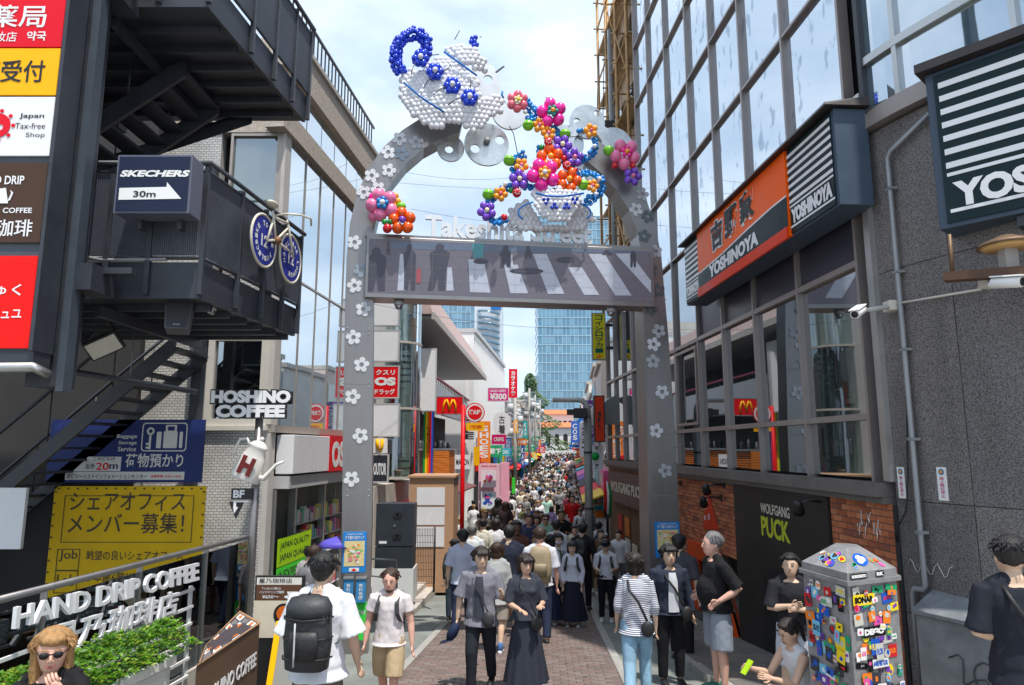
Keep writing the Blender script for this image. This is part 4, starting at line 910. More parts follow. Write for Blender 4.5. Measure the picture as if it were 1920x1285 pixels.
# ================================================================ PLANTER, MENUS
PLW = Wall(-3.42, 3.9, .16, 1, -1)
pl = thing('planter', PLW.w(1, .3, 0), 'long white stone effect planter trough full of bright green leafy plants', 'planter')
obj('trough', MB().wbox(PLW, -.6, 2.55, .25, 1.10, -.35, .0), mat('white_marbled_trough', (.62, .62, .60), .55, var=.3, vs=2.5, stretch=(1, 1, 3)), pl, bevel=.02)
obj('rim', MB().wbox(PLW, -.62, 2.58, 1.102, 1.18, -.38, .03), mat('white_trough_rim', (.70, .70, .68), .5, var=.1), pl, bevel=.012)
obj('soil', MB().wbox(PLW, -.55, 2.5, 1.18, 1.19, -.33, -.02), M_dark, pl)
b = MB(); random.seed(3)
for i in range(8500):
    s_ = random.uniform(-.6, 2.75); o = random.uniform(-.50, .13); hmax = .23 * (1 - ((o + .2) / .36) ** 2) + .05 + .09 * noise.noise((s_ * 2.2, o * 4, 1)) + .06 * noise.noise((s_ * 7, o * 9, 5))
    if hmax < .02: hmax = .02
    z = 1.16 + max(0, hmax) * random.uniform(.35, 1) ** .5
    c = PLW.w(s_, z, o); l = random.uniform(.014, .036); an = random.uniform(0, 6.28); ti = random.uniform(-.2, 1.0)
    d = Vector((math.cos(an) * math.cos(ti), math.sin(an) * math.cos(ti), math.sin(ti) * .6)); sd = d.cross(Vector((random.uniform(-.4, .4), random.uniform(-.4, .4), 1))).normalized() * l * .55; up = Vector((0, 0, l * .3))
    b.add([c, c + d * l * .6 + sd + up, c + d * l * 1.7, c + d * l * .6 - sd + up, c + d * l * .7 - up * .3], [(0, 1, 4), (1, 2, 4), (2, 3, 4), (3, 0, 4)], random.choices((0, 1, 2, 3), (4, 4, 3, 1.4))[0])
def leaf_mat(n, c):
    m = mat(n, c, .45, var=.35, vs=6, spec=.35); nt = m.node_tree; p = nt.nodes['Principled BSDF']; tr = nt.nodes.new('ShaderNodeBsdfTranslucent'); tr.inputs['Color'].default_value = (c[0] * 1.6, c[1] * 1.5, c[2], 1)
    ms = nt.nodes.new('ShaderNodeMixShader'); ms.inputs[0].default_value = .35; nt.links.new(p.outputs[0], ms.inputs[1]); nt.links.new(tr.outputs[0], ms.inputs[2]); nt.links.new(ms.outputs[0], nt.nodes['Material Output'].inputs[0]); return m
M_leaf = [leaf_mat('leaf_bright', (.17, .36, .025)), leaf_mat('leaf_green', (.10, .26, .02)), leaf_mat('leaf_dark', (.045, .13, .02)), leaf_mat('leaf_yellow', (.32, .40, .05))]
obj('foliage', b, M_leaf, pl, kind='stuff', norm=False)
b = MB()
for i in range(420):
    s_ = random.uniform(-.5, 1.9); o = random.uniform(-.2, .05); c = PLW.w(s_, 1.12, o); h = random.uniform(.12, .26); dx, dy = random.uniform(-.12, .12), random.uniform(-.12, .12)
    b.tube([c, c + Vector((dx * .4, dy * .4, h * .7)), c + Vector((dx, dy, h))], [.003, .0022, .001], 3)
obj('grass_blades', b, M_leaf[0], pl, kind='stuff', norm=False)
# slanted menu stand
ms_ = thing('menu_lectern', PLW.w(3.4, .3, 0), 'brown menu stand with a slanted photo menu on top beside the planter', 'menu stand')
A1, A2 = P(368, 1243, 6.6), P(487, 1178, 8.15); B1, B2 = P(384, 1204, 7.0), P(447, 1156, 8.4)
A1.z = A2.z = (A1.z + A2.z) / 2; B1.z = B2.z = (B1.z + B2.z) / 2 + .0
lo = lambda v, z: Vector((v.x, v.y, z))
b = MB(); b.hexa([lo(A1, G(6.6) - .1), lo(A2, G(8.1) - .1), lo(B2, G(8.4) - .1), lo(B1, G(7) - .1), A1, A2, B2, B1]); obj('cabinet', b, flat((98, 76, 62), 'menu_brown', .5, var=.12), ms_, bevel=.012)
xd = (A2 - A1); yd = (B1 - A1); yd -= xd * 0; nn = xd.cross(yd).normalized()
mf = lambda u, v, e=0: A1 + xd * u + (B1 - A1) * v * (1 - u) + (B2 - A2) * v * u + nn * (e + .004)
obj('menu_frame', MB().prism(rect(0, 0, 1, 1), lambda u, v, e: mf(u, v, e), .02, [rect(.03, .06, .97, .94)[::-1]]), mat('wood_frame', (.38, .22, .12), .5, var=.2), ms_)
obj('menu_sheet', MB().prism(rect(.03, .06, .97, .94), mf, .006), flat((70, 62, 66), 'menu_slate', .35), ms_)
b = MB(); bl = MB(); bf = MB()
for i in range(6):
    for j in range(3):
        u, v = .06 + i * .153, .1 + j * .28
        if (i + j) % 2: b.prism(rect(u, v, u + .13, v + .24), lambda a, c, e: mf(a, c, e + .008), .003); bf.prism(circ(u + .065, v + .12, .05, 10), lambda a, c, e: mf(a, c, e + .014), .004)
        else:
            for k in range(4): bl.prism(rect(u, v + .03 + k * .055, u + .12, v + .045 + k * .055), lambda a, c, e: mf(a, c, e + .008), .002)
obj('dish_card', b, M_white, ms_, kind='stuff'); obj('menu_lines', bl, M_lightgrey, ms_, kind='stuff'); obj('dish_photo', bf, flat((205, 110, 45), 'food_orange', .5, var=.4, vs=30), ms_, kind='stuff')
q0, q1 = P(385, 1285, 6.62), P(492, 1232, 8.13)
def ff(u, v, e=0):
    a = lo(A1, 0) + Vector((xd.x, xd.y, 0)) * u; n_ = Vector((xd.y, -xd.x, 0)).normalized(); return Vector((a.x, a.y, A1.z * .0 + v)) + n_ * (e + .006)
b = MB(); put_text(b, 'HOSHINO COFFEE', ff, .1, A1.z - .42, .85, .15, .02, .006); obj('lettering', b, M_signwhite, ms_, norm=False)
# yellow A board
ya = thing('yellow_a_board', P(535, 1300, 7.2) * 1, 'empty grey chalkboard in a bright yellow A frame on the pavement', 'a-board')
x0, x1 = P(489, 1250, 7.25).x, P(592, 1250, 7.25).x; zt = P(540, 1168, 7.4).z; zb = G(7.25)
yf = lambda u, v, e=0: Vector((x0 + u + .06 * v, 7.25 + .18 * v - e, zb + v)); H_ = zt - zb; W_ = x1 - x0
obj('frame', MB().prism(rect(0, 0, W_, H_), yf, -.035, [rect(.06, .22, W_ - .06, H_ - .05)[::-1]]), flat((250, 190, 15), 'signal_yellow', .4, var=.06), ya, bevel=.006)
obj('board', MB().prism(rect(.055, .215, W_ - .055, H_ - .045), lambda u, v, e: yf(u, v, e - .012), -.012), flat((150, 148, 142), 'slate_grey_board', .5, var=.08), ya)
obj('rear_frame', MB().prism(rect(.03, 0, W_ - .03, H_ - .05), lambda u, v, e=0: Vector((x0 + u + .06 * v, 7.85 - .4 * v / H_ - e, zb + v)), -.03, [rect(.09, .1, W_ - .09, H_ - .1)[::-1]]), flat((250, 190, 15), 'signal_yellow'), ya)
obj('stay', MB().tube([yf(.03, .5, .03), yf(.1, .15, .05), yf(.12, .02, .04)], .012, 6), M_black, ya)
# upright coffee menu stand
x0, x1, z0, z1, fn = frontal(477, 1080, 569, 1172, 8.9); w_, h_ = x1 - x0, z1 - z0
um = thing('coffee_menu_board', (x0, 8.9, G(8.9)), 'upright menu board with a cup drawing and a rice dish photo beside the steel pole', 'menu board')
obj('board', MB().prism(rect(0, -.9, w_, h_), fn, -.05), M_black, um, bevel=.008); f1 = lambda u, v, e=0: fn(u, v, .004 + e); f2_ = lambda u, v, e=0: fn(u, v, .010 + e)
obj('header', MB().prism(rect(.02, h_ * .82, w_ - .03, h_ - .02), f1, .003), flat((225, 222, 212), 'cream_card', .5), um)
obj('brown_poster', MB().prism(rect(.02, h_ * .5, w_ - .03, h_ * .815), f1, .003), flat((96, 66, 50), 'poster_brown', .5, var=.05), um)
obj('food_poster', MB().prism(rect(.0, -.15, w_ - .03, h_ * .495), f1, .003), flat((214, 204, 184), 'poster_beige', .5, var=.1), um)
for txt, u, v, ww, hh, m2 in (('星乃珈琲店', .08, .855, .68, .10, M_ink), ('ていねいに淹れた', .14, .72, .4, .05, M_signwhite), ('ハンドドリップ珈琲', .10, .64, .5, .06, M_signwhite), ('¥650～', .16, .54, .34, .07, M_signwhite)):
    b = MB(); put_text(b, txt, lambda a, c, e=0: fn(a, c, .012), u * w_, v * h_, ww * w_, hh * h_, .01); obj('lettering', b, m2, um, norm=False)
b = MB(); b.prism([(w_ * .66, h_ * .68), (w_ * .70, h_ * .58), (w_ * .86, h_ * .58), (w_ * .9, h_ * .68)], f2_, .003); b.prism([(w_ * .78 + .11 * math.cos(a / 9 * 6.283), h_ * .57 + .025 * math.sin(a / 9 * 6.283)) for a in range(9)], lambda u, v, e=0: fn(u, v, .008 + e), .002); obj('cup_drawing', b, M_signwhite, um)
b = MB(); b.prism(circ(w_ * .62, h_ * .22, .13, 18), f2_, .003); obj('plate', b, M_ink, um); b = MB(); b.prism(circ(w_ * .62, h_ * .24, .09, 14), lambda u, v, e=0: fn(u, v, .016 + e), .004); obj('rice_dish', b, flat((215, 105, 35), 'curry_orange', .5, var=.4, vs=40), um)

# ================================================================ THE ARCH
AW = Wall(-2.74, 12, 5.61, .9, -1)
def ap(px, py): return AW.at(px, py)
ar = thing('street_arch', AW.w(2.8, -.4, 0), 'brushed steel street entrance arch with flower cut outs, a wide screen and disc clouds', 'arch')
af = lambda u, v, e=0: AW.w(u, v, e)
def basept(px): s_, _ = ap(px, 1000); return (s_, G(12) - .1)
outL = [(641, 990), (643, 800), (645, 700), (647, 560), (650, 480), (656, 420), (669, 365), (691, 315), (722, 273), (756, 243), (795, 218), (830, 205), (862, 200), (868, 228), (862, 248), (830, 259), (795, 278), (762, 306), (734, 341), (713, 382), (702, 430), (699, 480), (700, 560), (699, 700), (697, 990)]
outR = [(1217, 990), (1213, 800), (1208, 640), (1204, 500), (1197, 440), (1180, 395), (1157, 358), (1128, 325), (1098, 300), (1120, 262), (1152, 288), (1184, 322), (1210, 368), (1229, 425), (1240, 480), (1247, 560), (1254, 640), (1265, 800), (1275, 990)]
for o_ in (outL, outR):
    q = [ap(*p) for p in o_]; q = [basept(o_[0][0])] + q + [basept(o_[-1][0])]
    b = MB(); b.prism(q, af, -.5); obj('arch_leg', b, M_steel, ar, bevel=.008)
obj('leg_joint', MB().wbox(AW, ap(644, 820)[0], ap(698, 820)[0], ap(660, 832)[1], ap(660, 829)[1], .001, .004), M_grey, ar)
for xa, xb, ys2 in ((646, 697, (620, 720, 925)), (1211, 1257, (560, 690, 815, 930))):
    for y_ in ys2:
        dx = (y_ - 690) * .055 if xa > 1000 else 0; a = ap(xa + dx, y_); c = ap(xb + dx, y_); obj('plate_seam', MB().wbox(AW, a[0], c[0], a[1] - .006, a[1] + .006, .0005, .003), M_grey, ar)
        for s_ in (a[0] + .05, c[0] - .05):
            for dz in (-.05, .05): obj('bolt', MB().cyl(AW.w(s_, a[1] + dz, 0), AW.w(s_, a[1] + dz, .012), .011, 6), M_lightalu, ar)
def disc(cx, cy, r, holes, m, o=-.2, th=.06):
    s_, z = ap(cx, cy); k = abs(ap(cx + 50, cy)[0] - s_) / 50
    hs = [circ(ap(hx, hy)[0], ap(hx, hy)[1], hr * k, 16)[::-1] for hx, hy, hr in holes]
    b = MB(); b.prism(circ(s_, z, r * k, 40), lambda u, v, e: AW.w(u, v, o + e), -th, hs); return obj('steel_disc', b, m, ar)
M_disc = mat('cloud_disc_steel', (.66, .69, .70), .28, .85, var=.15, vs=5)
M_pale = mat('pale_disc', (.80, .83, .85), .3, .25, var=.1)
disc(893, 142, 50, [(918, 136, 9), (866, 118, 8)], M_pale, -.25); disc(960, 197, 32, [(945, 178, 8)], M_pale, -.33); disc(915, 262, 42, [(940, 254, 9), (893, 270, 9)], M_disc, -.2); disc(847, 266, 26, [(844, 268, 8)], M_disc, -.28)
disc(1108, 217, 33, [(1126, 201, 6), (1088, 217, 7), (1128, 228, 7)], M_disc, -.25); disc(1066, 255, 37, [], M_disc, -.33); disc(1110, 266, 50, [(1108, 265, 28)], M_disc, -.18); disc(1160, 262, 36, [(1140, 240, 4)], M_disc, -.29); disc(1120, 314, 24, [(1110, 318, 5)], M_disc, -.12)
for x_, y_ in ((915, 258), (1055, 250)): s_, z = ap(x_, y_); obj('hub', MB().cyl(AW.w(s_, z, -.22), AW.w(s_, z, -.1), .06, 14), M_grey, ar)
def flower_outline(cx, cy, r, n=5, a0=0.0):
    return [(cx + r * (.52 + .48 * abs(math.cos(n * t / 2)) ** .6) * math.cos(t + a0), cy + r * (.52 + .48 * abs(math.cos(n * t / 2)) ** .6) * math.sin(t + a0)) for t in [2 * math.pi * i / 40 for i in range(40)]]
M_fl = [mat('white_flower', (.72, .74, .78), .45, var=.2, vs=20), mat('pale_flower', (.48, .50, .54), .45, .1, var=.2, vs=20), mat('dark_flower', (.12, .15, .16), .4, .4, var=.2), mat('blue_grey_flower', (.30, .36, .42), .4, .3, var=.2)]
for (x_, y_, k) in ((749, 261, 0), (780, 268, 1), (728, 286, 0), (753, 289, 3), (697, 330, 0), (729, 320, 0), (682, 361, 0), (709, 354, 0), (665, 455, 0), (677, 507, 3), (665, 536, 0), (681, 580, 0), (663, 633, 0), (678, 684, 0), (661, 744, 0), (676, 817, 0), (659, 898, 0), (1204, 365, 1), (1192, 393, 0), (1215, 406, 2), (1208, 443, 2), (1229, 472, 1), (1220, 507, 2), (1234, 545, 2), (1220, 580, 2), (1235, 621, 1), (1225, 646, 0), (1224, 678, 1), (1241, 735, 0), (1230, 808, 0), (1247, 883, 1)):
    s_, z = ap(x_, y_); b = MB(); a0 = random.uniform(0, 6); b.prism(flower_outline(s_, z, .138, 5, a0), lambda u, v, e: AW.w(u, v, .003 + e), .012, [circ(s_, z, .042, 10)[::-1]]); obj('flower_plate', b, M_fl[k], ar)
# screen
s0, z0 = ap(684, 556); s1, z1 = ap(1221, 462); s0 += 0
bx_ = obj('screen_casing', MB().wbox(AW, s0, s1, 5.66, 6.80, -.38, .12), M_steel, ar, bevel=.01)
obj('top_shelf', MB().wbox(AW, s0 - .02, s1 + .02, 6.803, 6.85, -.3, .1), M_steel, ar)
def scr(px, py):
    # photo pixel on the screen face -> u, v
    return ap(px, py)
zs0, zs1 = 5.745, 6.745
sf_ = lambda o: (lambda u, v, e=0: AW.w(u, v, o + e))
def led(name, c): return mat(name, c, .35, var=.12, vs=16, emit=.16)
obj('screen_picture', MB().wbox(AW, s0 + .05, s1 - .05, zs0, zs1, .121, .124), led('screen_mauve', (.125, .115, .145)), ar)
def clip(poly):
    return [(min(max(u, s0 + .055), s1 - .055), min(max(v, zs0 + .005), zs1 - .005)) for u, v in poly]
b = MB()
for q in (((877, 490), (905, 490), (918, 552), (880, 551)), ((943, 500), (968, 500), (988, 553), (955, 553)), ((997, 480), (1022, 480), (1055, 554), (1025, 554)), ((1062, 505), (1088, 505), (1120, 556), (1092, 556)), ((1100, 480), (1130, 480), (1180, 557), (1150, 557)), ((1150, 479), (1178, 479), (1216, 530), (1216, 552)), ((750, 480), (760, 480), (762, 548), (745, 548)), ((838, 505), (846, 505), (850, 548), (836, 548)), ((946, 480), (958, 480), (960, 500), (947, 500))):
    b = MB(); b.prism(clip([ap(*p) for p in q])[::-1], sf_(.127), .002); obj('screen_stripe', b, led('screen_stripe', (.38, .41, .49)), ar)
b = MB(); b.prism(clip([ap(*p) for p in ((730, 456), (1100, 460), (1216, 464), (1216, 478), (960, 476), (735, 470))]), sf_(.1262), .001); obj('screen_sky_band', b, led('screen_slate', (.10, .13, .19)), ar)
b = MB()
def sil(cx, y0, y1, wd, legs=True, lean=0):
    P_ = [(cx - wd * .22, y0 + 2), (cx, y0 - 3), (cx + wd * .22, y0 + 2), (cx + wd * .2, y0 + 9), (cx + wd * .5, y0 + 16), (cx + wd * .45 + lean, y0 + (y1 - y0) * .62), (cx + wd * .42 + lean, y1), (cx + wd * .1 + lean, y1), (cx + lean * .6, y0 + (y1 - y0) * .7), (cx - wd * .15 + lean, y1), (cx - wd * .45 + lean, y1), (cx - wd * .42, y0 + (y1 - y0) * .6), (cx - wd * .5, y0 + 16), (cx - wd * .2, y0 + 9)]
    b = MB(); b.prism(clip([ap(*p) for p in P_])[::-1], sf_(.130), .0015); obj('screen_figure', b, led('screen_shadow', (.05, .05, .07)), ar)
sil(706, 470, 548, 38); sil(768, 464, 547, 24); sil(824, 463, 547, 38, lean=-6); sil(946, 463, 505, 22); sil(988, 462, 488, 14); sil(1183, 466, 505, 12); sil(728, 458, 482, 8); sil(1134, 465, 482, 18)
for cx, cy, rx, ry in ((1058, 491, 18, 6), (985, 512, 32, 6), (900, 494, 14, 5)): b = MB(); b.prism(clip([ap(cx + rx * math.cos(R(a)), cy + ry * math.sin(R(a))) for a in range(0, 360, 24)]), sf_(.1285), .001); obj('screen_shadow_patch', b, led('screen_shadow', (.05, .05, .07)), ar)
b = MB(); b.prism(clip([ap(*p) for p in ((884, 459), (906, 459), (904, 487), (886, 488))]), sf_(.133), .001); obj('screen_figure', b, led('screen_teal', (.06, .22, .25)), ar)
b = MB(); b.prism(clip([ap(*p) for p in ((781, 508), (789, 508), (788, 534), (780, 534))]), sf_(.133), .001); obj('screen_figure', b, led('screen_red', (.3, .06, .08)), ar)
b = MB()
for i in range(14): u = s0 + .05 + (s1 - s0 - .1) * i / 14; b.wbox(AW, u, u + .003, zs0, zs1, .1345, .1352)
for i in range(1, 4): v = zs0 + i * .25; b.wbox(AW, s0 + .05, s1 - .05, v, v + .003, .1345, .1352)
obj('screen_module_joints', b, M_grey, ar)
# lettering on top
u0, v0 = ap(797, 450); u1, _ = ap(1108, 450)
b = MB(); put_text(b, 'Takeshita Street', lambda u, v, e=0: AW.w(u, v, .0 + e), u0, 6.853, u1 - u0, .42, .03, .07); obj('lettering', b, mat('letter_steel', (.80, .81, .83), .35, .2, var=.08), ar, norm=False)
for x_, y_ in ((748, 566), (1148, 574)):
    s_, z = ap(x_, y_); t = thing('dome_camera', AW.w(s_, 5.6, -.1), 'small dome camera under the %s end of the arch screen' % ('left' if x_ < 900 else 'right'), 'camera')
    obj('housing', MB().cyl(AW.w(s_, 5.655, -.1), AW.w(s_, 5.58, -.1), .09, 16), M_lightgrey, t); obj('dome', MB().ball(AW.w(s_, 5.56, -.1), .07, 16, 10), glass_mat('smoked_dome2', None, .3, .05, base=(.05, .05, .05), wav=0), t)
# street maps on the legs
def street_map(pxa, pxb, py0, py1, label):
    a = ap(pxa, py1); c = ap(pxb, py0); s0, s1, z0, z1 = a[0], c[0], a[1], c[1]
    t = thing('street_map', AW.w(s0, z0, 0), label, 'map sign', 'street maps on the arch legs')
    obj('board', MB().wbox(AW, s0, s1, z0, z1, .003, .04), flat((40, 130, 205), 'map_blue', .4, var=.05), t, bevel=.004)
    W_, H_ = s1 - s0, z1 - z0; F = lambda o: (lambda u, v, e=0: AW.w(s0 + u, z0 + v, o + e))
    obj('map_area', MB().prism(rect(.03, H_ * .16, W_ - .03, H_ * .78), F(.042), .002), flat((222, 205, 150), 'map_cream', .5, var=.15, vs=20), t)
    b = MB(); put_text(b, '竹下通り公式マップ', F(.045), .04, H_ * .82, W_ - .08, H_ * .09, .02); put_text(b, 'TAKESHITA STREET', F(.045), .06, H_ * .93, W_ - .12, H_ * .035, .01); obj('lettering', b, M_white, t, norm=False)
    bm_ = [flat((230, 120, 150), 'map_pink', .5), flat((130, 190, 110), 'map_green', .5), flat((235, 160, 60), 'map_orange', .5), M_white]
    b = MB()
    for i in range(34):
        u = random.uniform(.05, W_ - .12); v = random.uniform(H_ * .2, H_ * .72); b.prism(rect(u, v, u + random.uniform(.02, .08), v + random.uniform(.01, .04)), F(.045 + i * .0002), .0005, mi=i % 4)
    obj('map_blocks', b, bm_, t, kind='stuff')
    b = MB(); b.prism(rect(W_ * .3, H_ * .03, W_ * .72, H_ * .12), F(.043), .002); obj('emblem_strip', b, M_white, t)
    b = MB(); b.prism([(W_ * .4, H_ * .06), (W_ * .5, H_ * .04), (W_ * .62, H_ * .06), (W_ * .5, H_ * .11)], F(.046), .002); obj('emblem', b, M_red, t)
street_map(641, 688, 997, 1074, 'blue framed street map on the left leg of the arch'); street_map(1229, 1272, 978, 1046, 'blue framed street map on the right leg of the arch')
# leaflet boxes on the left leg
t = thing('leaflet_boxes', AW.w(.2, .6, .1), 'pair of clear blue leaflet boxes over a green panel on the left arch leg', 'leaflet rack')
for xa, xb in ((644, 664), (667, 687)):
    a = ap(xa, 1128); c = ap(xb, 1083); obj('leaflet_box', MB().wbox(AW, a[0], c[0], a[1], c[1], .005, .13), flat((60, 135, 190), 'leaflet_blue', .3, var=.15), t, bevel=.008)
    obj('box_lid', MB().wbox(AW, a[0] - .005, c[0] + .005, c[1] + .002, c[1] + .03, .005, .15), M_lightalu, t)
    b = MB(); put_text(b, '無料地図', wface(AW, a[0] + .05, a[1] + .05, .132), 0, 0, c[0] - a[0] - .1, c[1] - a[1] - .12, .01, vertical=True); obj('lettering', b, M_white, t, norm=False)
a = ap(662, 1200); c = ap(688, 1128); obj('green_panel', MB().wbox(AW, a[0], c[0], a[1], c[1], .005, .05), flat((60, 205, 70), 'leaf_green_panel', .4, var=.1), t)
b = MB(); put_text(b, 'EXIT MAP', wface(AW, a[0] + .02, c[1] - .2, .053), 0, 0, c[0] - a[0] - .04, .07, .02); put_text(b, '案内', wface(AW, a[0] + .03, c[1] - .5, .053), 0, 0, c[0] - a[0] - .06, .15, .02); obj('lettering', b, M_white, t, norm=False)
# thin overhead wires
t = thing('overhead_wires', AW.w(2.5, 8, -3), 'thin slack overhead wires crossing behind the arch', 'wire')
for (pa, pb) in (((690, 305), (1010, 325)), ((560, 320), (1230, 345)), ((690, 568), (1230, 610)), ((770, 392), (1230, 410))):
    a = P(pa[0], pa[1], 18); c = P(pb[0], pb[1], 21); obj('wire', MB().tube([a.lerp(c, k / 8) - Vector((0, 0, .35 * 4 * (k / 8) * (1 - k / 8))) for k in range(9)], .0045, 4), M_black, t)
# ================================================================ BALLOONS
M_bal = mat('latex_balloon', (1, 1, 1), .22, var=.06, vs=9, spec=.55, objcol=True, coat=.15)
M_bal.node_tree.nodes['Principled BSDF'].inputs['Subsurface Weight'].default_value = 0.0
_b = MB(); _b.ball((0, 0, 0), 1, 14, 10, sc=(1, 1, 1.06)); BME = _b.mesh('balloon', M_bal)
def L3(r, g, b): return lin((r / 255, g / 255, b / 255))
BC_ = dict(white=L3(232, 232, 236), blue=L3(10, 60, 205), sky=L3(20, 135, 215), pink=L3(240, 125, 170), salmon=L3(238, 110, 130), hot=L3(255, 40, 165), orange=L3(250, 95, 10), amber=L3(250, 160, 30), purple=L3(125, 75, 205), red=L3(215, 20, 35), green=L3(120, 200, 30), dgreen=L3(20, 150, 60), yellow=L3(250, 215, 60), teal=L3(20, 140, 130), cream=L3(245, 235, 190))
KPX = abs(AW.at(950, 300)[0] - AW.at(900, 300)[0]) / 50          # metres per photo pixel on the arch
def bal(t, px, py, r, col, o=.35, sc=None):
    s_, z = AW.at(px, py); p = AW.w(s_, z, o); rr = r * KPX
    rot = Euler((random.uniform(-.5, .5), random.uniform(-.5, .5), random.uniform(0, 6))).to_matrix().to_4x4()
    S_ = Matrix.Diagonal((rr * (sc[0] if sc else 1), rr, rr * (sc[1] if sc else 1), 1))
    c = BC_[col]; k = random.uniform(.9, 1.05)
    return inst('balloon', BME, t, Matrix.Translation(p) @ (rot if not sc else Matrix.Identity(4)) @ S_, color=[x * k for x in c])
def inside(p, poly):
    r = False; n = len(poly)
    for i in range(n):
        a, b_ = poly[i], poly[(i + 1) % n]
        if (a[1] > p[1]) != (b_[1] > p[1]) and p[0] < (b_[0] - a[0]) * (p[1] - a[1]) / (b_[1] - a[1]) + a[0]: r = not r
    return r
def hexfill(t, poly, sp, r, col, o0=.3, bulge=.25, skip=lambda x, y: False, mx=999):
    xs_ = [p[0] for p in poly]; ys_ = [p[1] for p in poly]; cx, cy = sum(xs_) / len(xs_), sum(ys_) / len(ys_); R_ = max(math.hypot(p[0] - cx, p[1] - cy) for p in poly); n = 0; j = 0; y = min(ys_)
    while y < max(ys_) + 1:
        x = min(xs_) + (sp / 2 if j % 2 else 0)
        while x < max(xs_) + 1:
            q = (x + random.uniform(-.9, .9), y + random.uniform(-.9, .9))
            if inside(q, poly) and not skip(*q) and n < mx: d = math.hypot(q[0] - cx, q[1] - cy) / R_; bal(t, q[0], q[1], r * random.uniform(.93, 1.07), col, o0 + bulge * max(0, 1 - d * d)); n += 1
            x += sp
        y += sp * .85; j += 1
    return n
def string(t, pts, sp, r, col, width=1, o=.3):
    L = 0; seg = []
    for a, b_ in zip(pts, pts[1:]): seg.append((L, a, b_)); L += math.hypot(b_[0] - a[0], b_[1] - a[1])
    d = 0; k = 0
    while d <= L:
        for l0, a, b_ in seg[::-1]:
            if d >= l0: break
        ll = math.hypot(b_[0] - a[0], b_[1] - a[1]); u = (d - l0) / ll; x = a[0] + (b_[0] - a[0]) * u; y = a[1] + (b_[1] - a[1]) * u; nx, ny = -(b_[1] - a[1]) / ll, (b_[0] - a[0]) / ll
        for w_ in range(width):
            f_ = (w_ - (width - 1) / 2) * r * 1.5; bal(t, x + nx * f_ + random.uniform(-1, 1), y + ny * f_ + random.uniform(-1, 1), r * random.uniform(.85, 1.1), col, o + random.uniform(-.03, .05) + (.06 if w_ == width // 2 else 0))
        d += sp; k += 1
def bflower(t, x, y, r, col, ccol, n=5, o=.45, ring=None, a0=None):
    a0 = random.uniform(0, 6) if a0 is None else a0
    for i in range(n): an = a0 + 2 * math.pi * i / n; bal(t, x + math.cos(an) * r * 1.55, y + math.sin(an) * r * 1.55, r, col, o)
    if ring:
        for i in range(5): an = a0 + .6 + 2 * math.pi * i / 5; bal(t, x + math.cos(an) * r * .62, y + math.sin(an) * r * .62, r * .38, ring, o + r * KPX * .9)
    bal(t, x, y, r * (.42 if ring else .6), ccol, o + r * KPX * (1.1 if ring else .7))
def awline(t, pts, r, m, o=.62, name='cord'): obj(name, MB().tube([AW.w(*AW.at(*p), o) for p in pts], r, 6), m, t)
random.seed(11)
tpt = thing('balloon_teapot', AW.w(*AW.at(840, 260), .3), 'giant white balloon teapot with blue balloon handle pouring on top of the arch', 'balloon sculpture')
FB = [(787, 140), (813, 164), (844, 189), (875, 210)]
skipf = lambda x, y: any(math.hypot(x - a, y - c) < 12 for a, c in FB)
body = [(749, 164), (778, 138), (808, 133), (831, 125), (854, 139), (888, 172), (893, 197), (909, 205), (933, 198), (939, 222), (919, 233), (903, 254), (883, 265), (863, 252), (847, 248), (818, 260), (775, 236), (752, 203)]
lid = [(832, 115), (846, 105), (896, 121), (909, 146), (906, 160), (877, 150), (844, 133)]
nb_ = hexfill(tpt, body, 9.0, 6.0, 'white', .22, .28, skipf); nb_ += hexfill(tpt, lid, 9, 6.0, 'white', .3, .2)
string(tpt, [(752, 152), (742, 135), (744, 105), (756, 89), (778, 79), (798, 92), (799, 112), (789, 128), (783, 138)], 5.2, 5.0, 'blue', 3, .3)
for x_, y_ in FB:
    for i in range(6): an = i * 1.047; bal(tpt, x_ + 9.5 * math.cos(an), y_ + 9.5 * math.sin(an), 6.8, 'blue', .55)
    bal(tpt, x_, y_, 5, 'white', .62)
for x_, y_ in ((881, 98), (887, 96), (879, 104), (885, 103), (889, 109), (884, 111)): bal(tpt, x_, y_, 4.6, 'blue', .45)
M_cord = flat((20, 110, 190), 'blue_cord', .4); M_bcord = M_ink
for q in (((829, 129), (858, 150), (888, 172)), ((757, 185), (790, 213), (829, 238)), ((934, 200), (933, 207), (936, 212))): awline(tpt, q, .018, M_cord, .58)
for q in (((770, 175), (772, 160), (778, 152)), ((793, 195), (800, 182), (810, 174)), ((810, 207), (825, 196), (832, 193)), ((841, 153), (835, 162), (822, 168)), ((835, 226), (850, 216), (858, 214)), ((876, 195), (877, 185), (876, 178)), ((800, 137), (812, 136), (820, 135)), ((848, 108), (857, 92)), ((893, 104), (896, 103))): awline(tpt, q, .008, M_bcord, .60)
obj('support_strut', MB().tube([AW.w(*AW.at(930, 136), 0), AW.w(*AW.at(942, 135), .2)], .02, 6), M_grey, tpt)
bq = thing('balloon_bouquet', AW.w(*AW.at(1030, 420), .3), 'cascade of bright balloon flowers falling from the teapot spout into a white balloon cup', 'balloon sculpture')
